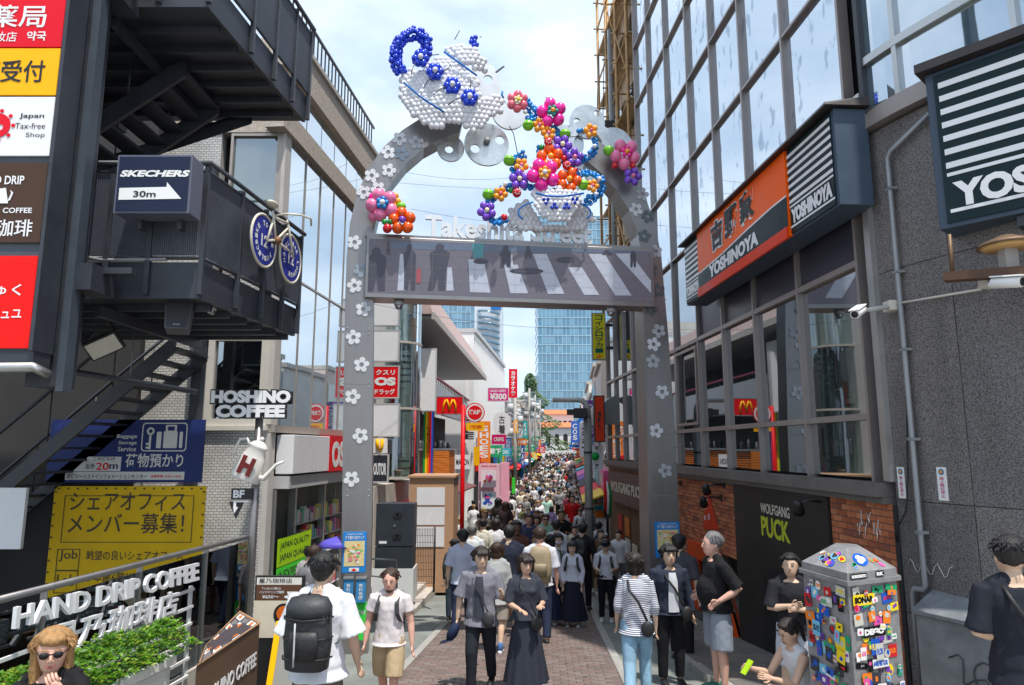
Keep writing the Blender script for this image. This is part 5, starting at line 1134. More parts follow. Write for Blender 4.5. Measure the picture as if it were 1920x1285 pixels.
for pts, w_ in (([(975, 205), (990, 215), (1003, 232)], 3), ([(984, 236), (1000, 240), (1012, 252)], 2), ([(1030, 255), (1043, 275), (1050, 300), (1066, 330), (1070, 352)], 3), ([(1078, 260), (1085, 260)], 1), ([(1107, 275), (1109, 290), (1100, 304), (1084, 312), (1072, 310)], 2), ([(976, 303), (966, 308), (958, 320), (958, 336), (970, 347), (984, 365)], 2), ([(965, 362), (939, 367), (920, 382), (910, 398), (912, 416), (925, 429), (948, 419)], 2), ([(1074, 345), (1084, 337), (1100, 338), (1116, 345), (1122, 356), (1116, 372), (1100, 386), (1088, 382)], 2), ([(990, 362), (1030, 372), (1064, 375)], 2), ([(1003, 290), (1012, 330)], 1)): string(bq, pts, 7, 4.6, 'sky', w_, .28)
for x_, y_ in ((977, 231), (1018, 205), (1103, 293), (1112, 352), (941, 362), (989, 331), (1105, 380)): bal(bq, x_, y_, 4.2, 'white', .45)
for a in ((963, 212, 8, 'salmon', 'yellow', 6, .45, 'cream'), (1025, 233, 11, 'hot', 'amber', 5, .45, 'teal'), (1003, 255, 5.5, 'amber', 'pink', 5), (1019, 270, 5.5, 'amber', 'pink', 5), (1044, 291, 7.5, 'purple', 'cream', 5), (1066, 314, 7, 'purple', 'pink', 5), (1022, 314, 10, 'orange', 'amber', 5), (1056, 355, 9.5, 'orange', 'amber', 5), (1009, 347, 12, 'hot', 'white', 5, .5, 'amber'), (966, 354, 7.5, 'purple', 'cream', 5), (907, 411, 7, 'purple', 'cream', 5), (970, 328, 5.5, 'amber', 'pink', 5), (932, 380, 5.5, 'amber', 'salmon', 5), (1099, 365, 5, 'amber', 'salmon', 5), (1096, 265, 5.5, 'amber', 'salmon', 5)): bflower(bq, *a)
for x_, y_ in ((983, 254), (1050, 270), (948, 318), (910, 380), (1083, 362)):
    bal(bq, x_, y_, 10, 'green', .42, (1.05, .95)); awline(bq, ((x_ - 9, y_ + 1), (x_, y_ + 1), (x_ + 9, y_ + 2)), .006, M_bcord, .42 + 10.6 * KPX, 'leaf_vein')
for x_, y_, r in ((1018, 288, 8), (1051, 330, 8), (961, 380, 8), (938, 424, 6), (1046, 317, 5), (1067, 338, 4)):
    bb_ = bal(bq, x_, y_, r, 'red', .5)
    for i in range(7): an = i * .9; bal(bq, x_ + r * .55 * math.cos(an), y_ + r * .55 * math.sin(an), r * .13, 'white', .5 + r * KPX * .82) if r > 6 else None
for x_, y_, c in ((1008, 293, 'dgreen'), (1060, 333, 'dgreen'), (952, 372, 'dgreen'), (1065, 302, 'blue')): bal(bq, x_, y_, 5, c, .4)
cup = [(988, 372), (1081, 372), (1072, 412), (1056, 428), (1012, 428), (996, 405)]
hexfill(bq, cup, 8.2, 5.4, 'white', .38, .18)
sau = [(1030 + 80 * math.cos(R(a)), 410 + 34 * math.sin(R(a))) for a in range(0, 360, 15)]
hexfill(bq, sau, 9.5, 6.2, 'white', .16, .0, lambda x, y: inside((x, y), cup) or y > 437)
awline(bq, [(992, 386), (1012, 391), (1040, 392), (1078, 386)], .018, M_cord, .66); awline(bq, [(1030 + 66 * math.cos(R(a)), 414 + 24 * math.sin(R(a))) for a in range(150, 391, 12)][:8], .016, M_cord, .45); awline(bq, [(1030 + 66 * math.cos(R(a)), 414 + 24 * math.sin(R(a))) for a in range(-80, 40, 12)], .016, M_cord, .45)
awline(bq, [(1080, 400), (1095, 402), (1104, 392), (1102, 382)], .016, M_cord, .5)
for cx, cy, s_ in ((1011, 398, 1), (1026, 408, -1), (1048, 408, -1), (1063, 397, 1)):
    for an in (90, 210, 330): bal(bq, cx + 4.2 * math.cos(R(an)), cy + s_ * 4.2 * math.sin(R(an)), 3.2, 'blue', .62)
awline(bq, [(950, 250), (958, 263), (966, 303)], .008, M_bcord, .3); awline(bq, [(1062, 270), (1084, 268)], .008, M_bcord, .3)
lc_ = thing('balloon_flower_cluster', AW.w(*AW.at(720, 400), .3), 'pink and orange balloon flower cluster glowing on the left shoulder of the arch', 'balloon sculpture', 'balloon flower clusters on the arch')
bflower(lc_, 718, 395, 12, 'pink', 'white', 5, .3, 'sky'); bflower(lc_, 754, 425, 10, 'orange', 'purple', 5, .32); bflower(lc_, 737, 387, 6, 'amber', 'pink', 5, .3); bal(lc_, 752, 398, 9, 'green', .3, (1, .8)); bal(lc_, 727, 440, 8, 'red', .35); bal(lc_, 722, 428, 5, 'dgreen', .35); bal(lc_, 732, 428, 5, 'dgreen', .35); bal(lc_, 700, 380, 8, 'hot', .25); bal(lc_, 700, 415, 8, 'pink', .25)
rc_ = thing('balloon_flower_cluster', AW.w(*AW.at(1163, 301), .3), 'pink balloon flower with a green leaf on the right shoulder of the arch', 'balloon sculpture', 'balloon flower clusters on the arch')
bflower(rc_, 1163, 301, 11.5, 'pink', 'amber', 5, .3, 'hot'); bal(rc_, 1133, 295, 10, 'green', .3, (1.05, .95)); bal(rc_, 1143, 323, 6, 'red', .32); bal(rc_, 1177, 323, 6, 'red', .32); bflower(rc_, 1177, 342, 7, 'purple', 'pink', 5, .3)
# ================================================================ THINGS ON THE RIGHT FACADE AND CORNER
random.seed(5)
M_dgreen = flat((16, 40, 44), 'dark_teal_sign', .3, var=.06); M_sor = flat((255, 98, 0), 'sign_orange', .3, var=.04); M_sor2 = flat((225, 58, 14), 'sign_red_orange', .3, var=.04)
class Hung:
    def w(s, a, z, o=0): return RW.w(.897 * a - .818, .953 * z - .108, o)
SGW = Hung()
ys_ = thing('restaurant_sign', RW.w(4, 6.3, .2), 'long orange and striped restaurant sign box running along the glass facade', 'sign')
obj('sign_box', MB().wbox(SGW, .7, 7.25, 6.27, 7.56, .06, .48), flat((70, 84, 100), 'box_slate', .4, var=.08), ys_, bevel=.01)
obj('top_canopy', MB().hexa([SGW.w(.62, 7.57, .05), SGW.w(7.3, 7.57, .05), SGW.w(7.3, 7.57, .62), SGW.w(.62, 7.57, .62), SGW.w(.66, 7.72, .05), SGW.w(7.3, 7.72, .05), SGW.w(7.3, 7.62, .6), SGW.w(.66, 7.62, .6)]), mat('brown_black_canopy', (.03, .022, .022), .45, var=.2), ys_)
def striped(w, sa, sb, za, zb, o, parent, n, txt, bold=.03, gap=.0):
    obj('sign_face', MB().wbox(w, sa, sb, za, zb, o, o + .02), M_dgreen, parent)
    H_ = zb - za; 
    for k in range(n): z = zb - H_ * .06 - k * H_ * .64 / n; obj('white_stripe', MB().wbox(w, sa + gap, sb, z - H_ * .64 / n * .42, z, o + .021, o + .027), M_signwhite, parent)
    for z in (za + H_ * .06, za + H_ * .30): obj('white_stripe', MB().wbox(w, sa + gap, sb, z, z + H_ * .022, o + .021, o + .027), M_signwhite, parent)
striped(SGW, .78, 2.05, 6.3, 7.54, .48, ys_, 7, '')
striped(SGW, 6.25, 7.2, 6.3, 7.54, .48, ys_, 7, '')
for s_, wd in ((2.0, 1.18), (7.17, .88)): b = MB(); put_text(b, 'YOSHINOYA', lambda u, v, e=0: SGW.w(s_ - u, v, .508 + e), 0, 6.42, wd, .22, .06, .004); obj('lettering', b, M_signwhite, ys_, norm=False)
obj('orange_face', MB().wbox(SGW, 2.07, 6.23, 6.27, 7.56, .48, .53), M_sor, ys_)
yf_ = lambda o: (lambda u, v, e=0: SGW.w(u, v, o + e))
obj('dark_band', MB().prism([(6.23, 6.42), (2.07, 6.42), (2.07, 6.86), (2.6, 6.86), (3.6, 6.82), (4.8, 6.74), (6.23, 6.70)], yf_(.531), .006), M_dgreen, ys_)
obj('white_stripe', MB().prism([(6.23, 6.70), (4.8, 6.74), (3.6, 6.82), (2.6, 6.86), (2.07, 6.86), (2.07, 6.885), (2.6, 6.885), (3.6, 6.845), (4.8, 6.765), (6.23, 6.725)], yf_(.538), .003), M_signwhite, ys_)
obj('red_band', MB().wbox(SGW, 2.07, 6.23, 6.24, 6.41, .531, .56), M_sor2, ys_)
b = MB(); put_text(b, 'YOSHINOYA', lambda u, v, e=0: SGW.w(5.55 - u, v, .538 + e), 0, 6.46, 2.4, .25, .05, .004); obj('lettering', b, M_signwhite, ys_, norm=False)
for i, ch in enumerate('吉野家'):
    for bo, m2, o_, gr in ((.11, M_signwhite, .533, .03), (.035, M_ink, .542, 0)): b = MB(); put_text(b, ch, lambda u, v, e=0: SGW.w(5.35 - i * .74 - u, v, o_ + e), -gr, 6.93 + .02 * i - gr, .62 + 2 * gr, .52 + 2 * gr, bo, .004); obj('lettering', b, m2, ys_, norm=False)
# big angled sign at the corner
c0 = P(1770, 425, 6.75); YW = Wall(c0.x, c0.y, .66, -.75, -1)
zb_, zt_ = c0.z, P(1735, 140, 6.75).z
yc = thing('corner_restaurant_sign', c0, 'large dark teal corner sign with white slats and big white lettering above the granite wall', 'sign')
obj('sign_box', MB().wbox(YW, -.04, 3.4, zb_ - .03, zt_, -.45, 0), flat((70, 84, 100), 'box_slate'), yc, bevel=.01)
striped(YW, .04, 3.3, zb_ + .02, zt_ - .05, .0, yc, 7, '', gap=.04)
b = MB(); put_text(b, 'YOSHINOYA', lambda u, v, e=0: YW.w(.12 + u, v, .024 + e), 0, zb_ + .16, 1.95, .27, .05, .008); obj('lettering', b, M_signwhite, yc, norm=False)
obj('top_canopy', MB().wbox(YW, -.1, 3.5, zt_ + .003, zt_ + .10, -.5, .12), mat('brown_black_canopy'), yc)
for a in (.6, 2.0): obj('support_arm', MB().wbox(YW, a, a + .08, zb_ - .14, zb_ - .035, -1.3, -.05), M_black_steel, yc)
# lantern hood under the corner sign
c = P(1885, 520, 6.3); t = thing('wall_lantern', c, 'rusty bracketed lamp hood on a brown beam under the corner sign', 'lamp')
q = P(1770, 520, 6.6); obj('beam', MB().hexa([P(1768, 526, 6.6), P(1950, 514, 5.9), P(1950, 514, 5.9) + Vector((.1, .1, 0)), P(1768, 526, 6.6) + Vector((.1, .1, 0)), P(1768, 510, 6.6), P(1950, 496, 5.9), P(1950, 496, 5.9) + Vector((.1, .1, 0)), P(1768, 510, 6.6) + Vector((.1, .1, 0))]), mat('rust_brown_beam', (.12, .06, .035), .6, .2, var=.3), t)
c = P(1888, 462, 6.2); obj('hood', MB().tube([c + Vector((0, 0, .10)), c + Vector((0, 0, .03)), c], [.06, .22, .25], 20), mat('rusty_hood', (.20, .12, .065), .55, .3, var=.4), t); obj('lamp_glass', MB().tube([c - Vector((0, 0, .001)), c - Vector((0, 0, .03))], [.22, .19], 20), flat((200, 160, 105), 'amber_glass', .3), t)
obj('stem', MB().box(c.x - .06, c.x + .06, c.y - .05, c.y + .05, c.z - .33, c.z - .031), M_conc, t); obj('hanger', MB().tube([P(1780, 440, 6.6), P(1786, 510, 6.6)], .018, 8), mat('rusty_hood'), t)
# surveillance cameras, conduit, cable, stickers on granite
def cam_(c, d, m, label, mount):
    t = thing('security_camera', c, label, 'camera', 'security cameras on the granite wall'); d = Vector(d).normalized(); u = Vector((0, 0, 1)); s_ = d.cross(u).normalized()
    b = MB(); b.tube([c - d * .13, c - d * .12, c + d * .12, c + d * .125], [.04, .052, .052, .045], 14); obj('barrel', b, m, t); b = MB(); b.tube([c + d * .126, c + d * .129], .038, 14); obj('lens', b, M_black, t)
    b = MB(); b.hexa([c - d * .12 - s_ * .055 + u * .05, c + d * .16 - s_ * .055 + u * .05, c + d * .16 + s_ * .055 + u * .05, c - d * .12 + s_ * .055 + u * .05, c - d * .12 - s_ * .05 + u * .062, c + d * .16 - s_ * .05 + u * .062, c + d * .16 + s_ * .05 + u * .062, c - d * .12 + s_ * .05 + u * .062]); obj('sun_shield', b, m, t)
    obj('bracket', MB().tube([c - d * .06, c - d * .14 - u * .02, mount], [.022, .022, .03], 8), m, t); obj('junction_box', MB().cbox(mount, (.14, .16, .12)), M_render, t, bevel=.01)
cam_(P(1610, 585, 7.4), (-.6, -.55, -.32), M_white, 'white bullet camera pointing left at the edge of the granite wall', GW.w(.25, P(1652, 580, 7.9).z, .07))
cam_(P(1888, 530, 6.1), (.35, -.7, -.12), M_white, 'white bullet camera under the brown beam on the far right', P(1856, 528, 6.45))
t = thing('wall_conduit', GW.w(.8, 4.4, 0), 'thin pale conduit running across the granite between the two cameras', 'pipe')
obj('conduit', MB().tube([GW.w(.33, P(1690, 568, 7.6).z, .09), GW.w(1.25, P(1848, 548, 6.8).z + .03, .05)], .013, 6), M_render, t)
t = thing('black_cable', GW.w(.2, 2, .1), 'black cable hanging down beside the grey downpipe on the granite wall', 'cable')
obj('cable', MB().tube([GW.w(.33, 4.3, .05), GW.w(.30, 3.4, .05), GW.w(.24, 2.7, .05), GW.w(.20, 2.42, .05), GW.w(.17, 2.3, .05), GW.w(.0, 2.05, .06), GW.w(-.02, 1.95, .02)], .010, 6), M_black, t)
for nm, (xa, ya, xb, yb), lb_ in (('a', (1688, 876, 1704, 934), 'narrow white street sticker nearest the brick pier on the granite'), ('b', (1771, 876, 1790, 938), 'narrow white street sticker in the middle of the granite slab')):
    g = lambda px, py: Wall(GW.w(0, 0, 0).x, GW.w(0, 0, 0).y, .40, -.915, -1).at(px, py)
    s0 = g(xa, yb)[0]; s1 = g(xb, yb)[0]; z0 = g(xa, yb)[1]; z1 = g(xa, ya)[1]
    t = thing('wall_sticker', GW.w(s0, z0, 0), lb_, 'sticker', 'narrow stickers on the granite')
    obj('sticker', GW.box(MB(), s0, s1, z0, z1, .004, .008), M_white, t)
    b = MB(); b.prism(circ((s0 + s1) / 2, z1 - .05, .032, 14), lambda u, v, e: GW.w(u, v, .010 + e), .002); obj('ring_mark', b, flat((40, 110, 160), 'sticker_blue', .5), t)
    b = MB(); b.prism(circ((s0 + s1) / 2, z1 - .05, .018, 12), lambda u, v, e: GW.w(u, v, .013 + e), .002); obj('badge', b, flat((230, 160, 60), 'sticker_amber', .5), t)
    b = MB(); put_text(b, '路上喫煙禁止', lambda u, v, e=0: GW.w(u, v, .011), s0 + .03, z0 + .03, s1 - s0 - .06, z1 - z0 - .13, .01, vertical=True); obj('lettering', b, flat((200, 50, 120), 'sticker_magenta', .5), t, norm=False)
# grey utility cabinet with graffiti
CW = Wall(GW.w(.2, 0, 0).x + .05, GW.w(.2, 0, 0).y, .43, -.90, -1)
t = thing('utility_cabinet', CW.w(.6, .3, .2), 'scratched grey metal utility cabinet with a sloping lid and scribbles by the granite wall', 'cabinet')
M_cab = mat('scratched_grey_metal', (.27, .29, .31), .42, .35, var=.3, vs=4, bump=.1)
obj('body', MB().wbox(CW, .18, 1.5, .2, 1.30, .05, .42), M_cab, t, bevel=.01)
obj('lid', MB().hexa([CW.w(.16, 1.303, .05), CW.w(1.52, 1.303, .05), CW.w(1.52, 1.303, .45), CW.w(.16, 1.303, .45), CW.w(.16, 1.52, .05), CW.w(1.52, 1.52, .05), CW.w(1.52, 1.34, .45), CW.w(.16, 1.34, .45)]), M_cab, t)
b = MB(); b.tube([CW.w(.5 + .5 * k / 12 + .06 * math.sin(k), .95 - .35 * k / 12 + .09 * math.sin(k * 1.1), .426) for k in range(13)], .008, 5); b.tube([CW.w(.85 + .12 * math.cos(k * .6), .85 + .14 * math.sin(k * .6), .426) for k in range(11)], .008, 5); obj('scribble', b, mat('marker_grey', (.07, .075, .085), .6), t)
b = MB(); b.tube([GW.w(.1 + .55 * k / 16, 1.72 + .07 * math.sin(k * 1.3), .012) for k in range(17)], .006, 5); t2 = obj('chalk_scribble', b, M_lightgrey, None, 'faint pale looping chalk scribble on the granite above the utility cabinet', 'graffiti')
# sticker covered hexagonal locker
hx = P(1597, 1285, 6.0); HC = Vector((P(1608, 1200, 6.28).x, 6.28, 0))
lk = thing('sticker_covered_box', HC + Vector((0, 0, .3)), 'grey metal street box with pointed lid plastered all over in colourful stickers', 'street box')
nL = P(1514, 1200, 6.55); nM = P(1597, 1200, 5.95); nR = P(1690, 1200, 6.2)
fp_ = [Vector((nL.x, nL.y, 0)), Vector((nM.x, nM.y, 0)), Vector((nR.x, nR.y, 0)), Vector((nR.x + .10, nR.y + .42, 0)), Vector((nL.x + .28, nL.y + .36, 0))]
zt0 = P(1597, 1098, 5.95).z; hxm = mat('worn_zinc', (.33, .33, .34), .45, .4, var=.25, vs=7)
cen = sum((p for p in fp_), Vector()) / 5
b = MB(); b.prism([(p.x, p.y) for p in fp_], lambda u, v, e: Vector((u, v, .25 + e)), zt0 - .25); obj('body', b, hxm, lk, bevel=.006)
b = MB(); b.prism([(cen.x + (p.x - cen.x) * 1.1, cen.y + (p.y - cen.y) * 1.1) for p in fp_], lambda u, v, e: Vector((u, v, zt0 + .001 + e)), .035); obj('lid_rim', b, hxm, lk)
b = MB(); vs = [Vector((cen.x + (p.x - cen.x) * 1.02, cen.y + (p.y - cen.y) * 1.02, zt0 + .037)) for p in fp_] + [Vector((cen.x + (p.x - cen.x) * 1.02, cen.y + (p.y - cen.y) * 1.02, zt0 + .10)) for p in fp_] + [Vector((cen.x + (p.x - cen.x) * .3, cen.y + (p.y - cen.y) * .3, zt0 + .26)) for p in fp_]
b.add(vs, [(i, (i + 1) % 5, 5 + (i + 1) % 5, 5 + i) for i in range(5)] + [(5 + i, 5 + (i + 1) % 5, 10 + (i + 1) % 5, 10 + i) for i in range(5)] + [(10, 11, 12, 13, 14)]); obj('pointed_lid', b, hxm, lk)
M_st = [flat(c, 'sticker_%d' % i, .35, var=.08) for i, c in enumerate(((235, 235, 232), (20, 20, 24), (205, 40, 45), (30, 90, 190), (240, 210, 40), (40, 160, 110), (230, 90, 160), (120, 70, 170), (240, 130, 40), (120, 190, 225), (200, 200, 190), (60, 60, 70)))]
def stick(pa, pb, z0, z1, n, words_, tilt=0):
    d = (pb - pa); L_ = d.length; d.normalize(); nn = Vector((d.y, -d.x, 0)); put = []
    for i in range(n):
        for _ in range(12):
            w_ = random.uniform(.05, .14); h_ = random.uniform(.04, .13); u = random.uniform(.012, L_ - w_ - .012); v = random.uniform(z0 + .02, z1 - h_ - .01)
            if all(u + w_ * .75 < a or a + c * .75 < u or v + h_ * .75 < b_ or b_ + e * .75 < v for a, b_, c, e in put): break
        put.append((u, v, w_, h_)); o_ = .003 + i * .00025; an = random.uniform(-.15, .15)
        F = lambda a, c, e=0: pa + d * (u + a * math.cos(an) - c * math.sin(an)) + nn * (o_ + e) + Vector((0, 0, v + a * math.sin(an) + c * math.cos(an)))
        sh = random.choice((0, 0, 1, 2)); ol = rrect(0, 0, w_, h_, .008, 2) if sh == 0 else circ(w_ / 2, h_ / 2, min(w_, h_) / 2, 14) if sh == 1 else rect(0, 0, w_, h_)
        ci = random.choice((0, 10, 0, 10, 9, 1, 2, 3, 4, 5, 6, 7, 8, 11)); b = MB(); b.prism(ol, F, .0008); s_ = obj('sticker', b, M_st[ci], lk)
        b = MB(); c2 = random.choice([q for q in range(12) if q != ci]); G2 = lambda a, c, e=0: F(a, c, .0014 + e)
        if random.random() < .35: put_text(b, random.choice(words_), G2, w_ * .1, h_ * .3, w_ * .8, h_ * .4, .05)
        else:
            for _ in range(2): cx, cy, r = random.uniform(.3, .7) * w_, random.uniform(.3, .7) * h_, random.uniform(.12, .3) * min(w_, h_); b.prism(circ(cx, cy, r, random.choice((4, 6, 12)), random.random()), G2, .0005 + .0004 * _)
        obj('sticker_print', b, M_st[c2], s_, norm=False)
def big(pa, pb, txt, uc, vc, w_, h_, mi, mt):
    d = (pb - pa).normalized(); nn = Vector((d.y, -d.x, 0)); F = lambda a, c, e=0: pa + d * (uc + a) + nn * (.016 + e) + Vector((0, 0, vc + c)); b = MB(); b.prism(rrect(0, 0, w_, h_, .012, 2), F, .001); s_ = obj('sticker', b, M_st[mi], lk); b = MB(); put_text(b, txt, lambda a, c, e=0: F(a, c, .002), w_ * .06, h_ * .2, w_ * .88, h_ * .6, .08); obj('sticker_print', b, M_st[mt], s_, norm=False)
stick(fp_[0], fp_[1], .35, zt0, 88, ('BOSO', 'TAG', 'KRSK', 'ROK', 'SKATE', 'ZINE')); stick(fp_[1], fp_[2], .35, zt0, 88, ('PEST', 'AGNE', 'FLOR', 'DUSK', 'SUB', 'JIMMY'))
big(fp_[1], fp_[2], 'SONAR', .03, zt0 - .17, .26, .09, 4, 1); big(fp_[1], fp_[2], 'DEGO', .12, zt0 - .43, .27, .085, 1, 0); big(fp_[1], fp_[2], 'AGNE PEST FLOR', .2, zt0 - .68, .2, .07, 0, 3); big(fp_[1], fp_[2], 'RK', .33, zt0 + .045, .1, .05, 1, 0); big(fp_[1], fp_[2], 'MUROSHITO', .02, zt0 + .045, .2, .045, 1, 0)
d = (fp_[1] - fp_[0]).normalized(); 
def lidst(i0, i1, uu, vv, r, mi, blob=None):
    a = vs[5 + i0].lerp(vs[5 + i1], uu); c = vs[10 + i0].lerp(vs[10 + i1], uu); p = a.lerp(c, vv); x_ = (vs[5 + i1] - vs[5 + i0]).normalized(); y_ = (c - a).normalized(); n_ = x_.cross(y_).normalized(); n_ = n_ if n_.z > 0 else -n_
    b = MB(); b.prism(circ(0, 0, r, 14), lambda u, v, e: p + x_ * u + y_ * v + n_ * (.004 + e), .001); s_ = obj('sticker', b, M_st[mi], lk)
    if blob is not None:
        b = MB(); b.prism(flower_outline(0, 0, r * .7, 3), lambda u, v, e: p + x_ * u + y_ * v + n_ * (.006 + e), .001); obj('sticker_print', b, M_st[blob], s_)
for i in range(11): lidst(0, 1, random.uniform(.1, .9), random.uniform(.15, .7), random.uniform(.025, .05), random.randrange(12), random.randrange(12))
lidst(1, 2, .4, .45, .085, 3, 0)
for i in range(5): lidst(1, 2, random.uniform(.1, .9), random.uniform(.1, .4), random.uniform(.02, .035), random.randrange(12), random.randrange(12))

# ================================================================ LEFT SIDE BEYOND THE ARCH
def fsign(name, px0, py0, px1, py1, Y, m, label, texts=(), d=.12, cat='sign', group=None, ink=M_white, shape=None, frame_m=None, o_=0):
    x0, x1, z0, z1, fn = frontal(px0, py0, px1, py1, Y); w_, h_ = x1 - x0, z1 - z0
    t = thing(name, (x0, Y, z0), label, cat, group)
    obj('sign_box', MB().prism(shape(w_, h_) if shape else rect(0, 0, w_, h_), fn, -d), m, t, bevel=.005)
    if frame_m: obj('rim', MB().prism(rect(-.02, -.02, w_ + .02, h_ + .02), lambda u, v, e=0: fn(u, v, .006 + e), -d - .012, [rect(.015, .015, w_ - .015, h_ - .015)[::-1]]), frame_m, t)
    for tx in texts:
        txt, u, v, ww, hh = tx[:5]; m2 = tx[5] if len(tx) > 5 else ink; bo = tx[6] if len(tx) > 6 else .03; vert = len(tx) > 7
        b = MB(); put_text(b, txt, lambda a, c, e=0: fn(a, c, .007), u * w_, v * h_, ww * w_, hh * h_, bo, vertical=vert); obj('lettering', b, m2, t, norm=False)
    return t, fn, w_, h_
YB = 19.4
GRP = 'blade signs stacked beside the arch leg'
fsign('blade_sign', 697, 560, 747, 610, YB, M_signwhite, 'blank white blade sign just under the arch screen on the left', group=GRP, frame_m=M_lightgrey)
fsign('blade_sign', 697, 620, 747, 677, YB, M_signwhite, 'blank white blade sign directly above the red drugstore blade sign', group=GRP, frame_m=M_lightgrey)
fsign('blade_sign', 697, 687, 747, 746, YB, M_red, 'red blade sign with white OS and kana in the left column of blade signs', [('クスリ', .14, .72, .72, .17), ('OS', .1, .38, .8, .27, M_white, .07), ('ドラッグ', .12, .1, .76, .18)], group=GRP, frame_m=M_lightgrey)
fsign('blade_sign', 697, 758, 747, 818, YB, M_signwhite, 'blank white blade sign directly below the red drugstore blade sign', group=GRP, frame_m=M_lightgrey)
t, fn, w_, h_ = fsign('blade_sign', 697, 822, 726, 850, YB, M_signwhite, 'small white blade sign with a yellow curved stroke above the dark bar sign', group=GRP)
b = MB(); b.tube([fn(w_ * .35, h_ * .95, .01), fn(w_ * .38, h_ * .3, .01), fn(w_ * .52, h_ * .1, .01), fn(w_ * .66, h_ * .4, .01), fn(w_ * .68, h_ * .95, .01)], .05, 6); obj('yellow_stroke', b, M_yellow, t)
fsign('blade_sign', 693, 853, 727, 904, YB, flat((50, 52, 62), 'charcoal_sign', .4), 'charcoal blade sign with white and yellow bar letters beside the arch leg', [('DOUTOR', .08, .25, .84, .45, M_signwhite, .04)], group=GRP, frame_m=M_lightgrey)
# curved green glass stair tower
t = thing('glass_stair_tower', LW.w(9, -1, .2), 'narrow curved green glass stair tower beside the white blade signs', 'tower')
cx_, cy_ = LW.w(9.0, 0, .05).x, LW.w(9.0, 0, 0).y
G_gt = glass_mat('green_stair_glass', (.50, .62, .58), .22, .03, wav=0)
for z0, z1 in ((2.1, 4.2), (4.27, 6.3), (6.37, 8.6)):
    for i in range(5):
        a0, a1 = R(-100 + i * 40), R(-100 + i * 40 + 38); b = MB(); vs_ = []
        for k in range(5): a = a0 + (a1 - a0) * k / 4; vs_ += [(cx_ + .85 * math.cos(a), cy_ + .85 * math.sin(a), z0), (cx_ + .85 * math.cos(a), cy_ + .85 * math.sin(a), z1)]
        b.add(vs_, [(2 * k, 2 * k + 2, 2 * k + 3, 2 * k + 1) for k in range(4)], 0, True); obj('curved_pane', b, G_gt, t)
for z in (2.05, 4.2, 6.3): obj('floor_ring', MB().tube([(cx_, cy_, z), (cx_, cy_, z + .07)], .88, 32, smooth=False), M_stone, t)
obj('stair_newel', MB().cyl((cx_, cy_, -1), (cx_, cy_, 8.5), .07, 10), M_grey, t)
for k in range(26): a = k * .42; obj('stair_tread', MB().hexa([(cx_, cy_, 2.1 + k * .23), (cx_ + .7 * math.cos(a), cy_ + .7 * math.sin(a), 2.1 + k * .23), (cx_ + .7 * math.cos(a + .35), cy_ + .7 * math.sin(a + .35), 2.1 + k * .23), (cx_ + .05, cy_, 2.1 + k * .23), (cx_, cy_, 2.15 + k * .23), (cx_ + .7 * math.cos(a), cy_ + .7 * math.sin(a), 2.15 + k * .23), (cx_ + .7 * math.cos(a + .35), cy_ + .7 * math.sin(a + .35), 2.15 + k * .23), (cx_ + .05, cy_, 2.15 + k * .23)]), M_grey, t)
# drugstore lower entrance bits
obj('lower_wall', MB().wbox(LW, 6.05, 11.9, -1.3, 1.95, -.04, .35), mat('warm_render', (.50, .46, .41), .8, var=.12), ob)
obj('entrance', MB().wbox(LW, 7.0, 8.2, -1.2, 1.4, .352, .36), M_dark, ob); obj('red_awning', MB().hexa([LW.w(8.4, 1.15, .35), LW.w(10, 1.15, .35), LW.w(10, .95, .85), LW.w(8.4, .95, .85), LW.w(8.4, 1.35, .35), LW.w(10, 1.35, .35), LW.w(10, 1.0, .85), LW.w(8.4, 1.0, .85)]), M_red, ob)
# steps / raised pavement in front
x0 = P(700, 1130, 17).x
for i in range(3): obj('stone_step_riser', MB().hexa([(-5.2, 16.2 + i * .5, G(17) - .3), (-2.25 - i * .22, 16.2 + i * .5, G(17) - .3), (-1.95 - i * .22, 20.5, G(19) - .5), (-5, 20.5, G(19) - .5), (-5.2, 16.2 + i * .5, G(17) + .13 * (i + 1)), (-2.25 - i * .22, 16.2 + i * .5, G(17) + .13 * (i + 1)), (-1.95 - i * .22, 20.5, G(17) + .13 * (i + 1)), (-5, 20.5, G(17) + .13 * (i + 1))]), M_stone, kind='structure')
# black steel cabinet with bolts on a white plinth
t = thing('steel_cabinet', P(740, 1065, 16.4), 'tall black steel equipment cabinet with round bolts on a white plinth', 'cabinet')
x0, x1, z0, z1, fn = frontal(704, 945, 775, 1066, 16.4); w_, h_ = x1 - x0, z1 - z0
M_bc = mat('black_cabinet_paint', (.035, .042, .055), .45, .2, var=.2)
obj('cabinet', MB().prism(rect(0, h_ * .34, w_, h_), fn, -.55), M_bc, t, bevel=.012); obj('lower_cabinet', MB().prism(rect(0, 0, w_, h_ * .325), fn, -.5), M_bc, t, bevel=.012)
for u, v in ((.53, .83), (.53, .50), (.62, .83), (.62, .50)): obj('latch', MB().prism(circ(u * w_, v * h_, .06, 14), fn, .025), M_black, t)
obj('label_plate', MB().prism(rect(.1 * w_, .38 * h_, .3 * w_, .42 * h_), fn, .006), M_signwhite, t); obj('lock', MB().prism(circ(.5 * w_, .66 * h_, .03, 10), fn, .02), M_steel, t)
obj('plinth', MB().prism(rect(-.05, -.75, w_ + .02, -.003), fn, -.7), M_white, t, bevel=.01)
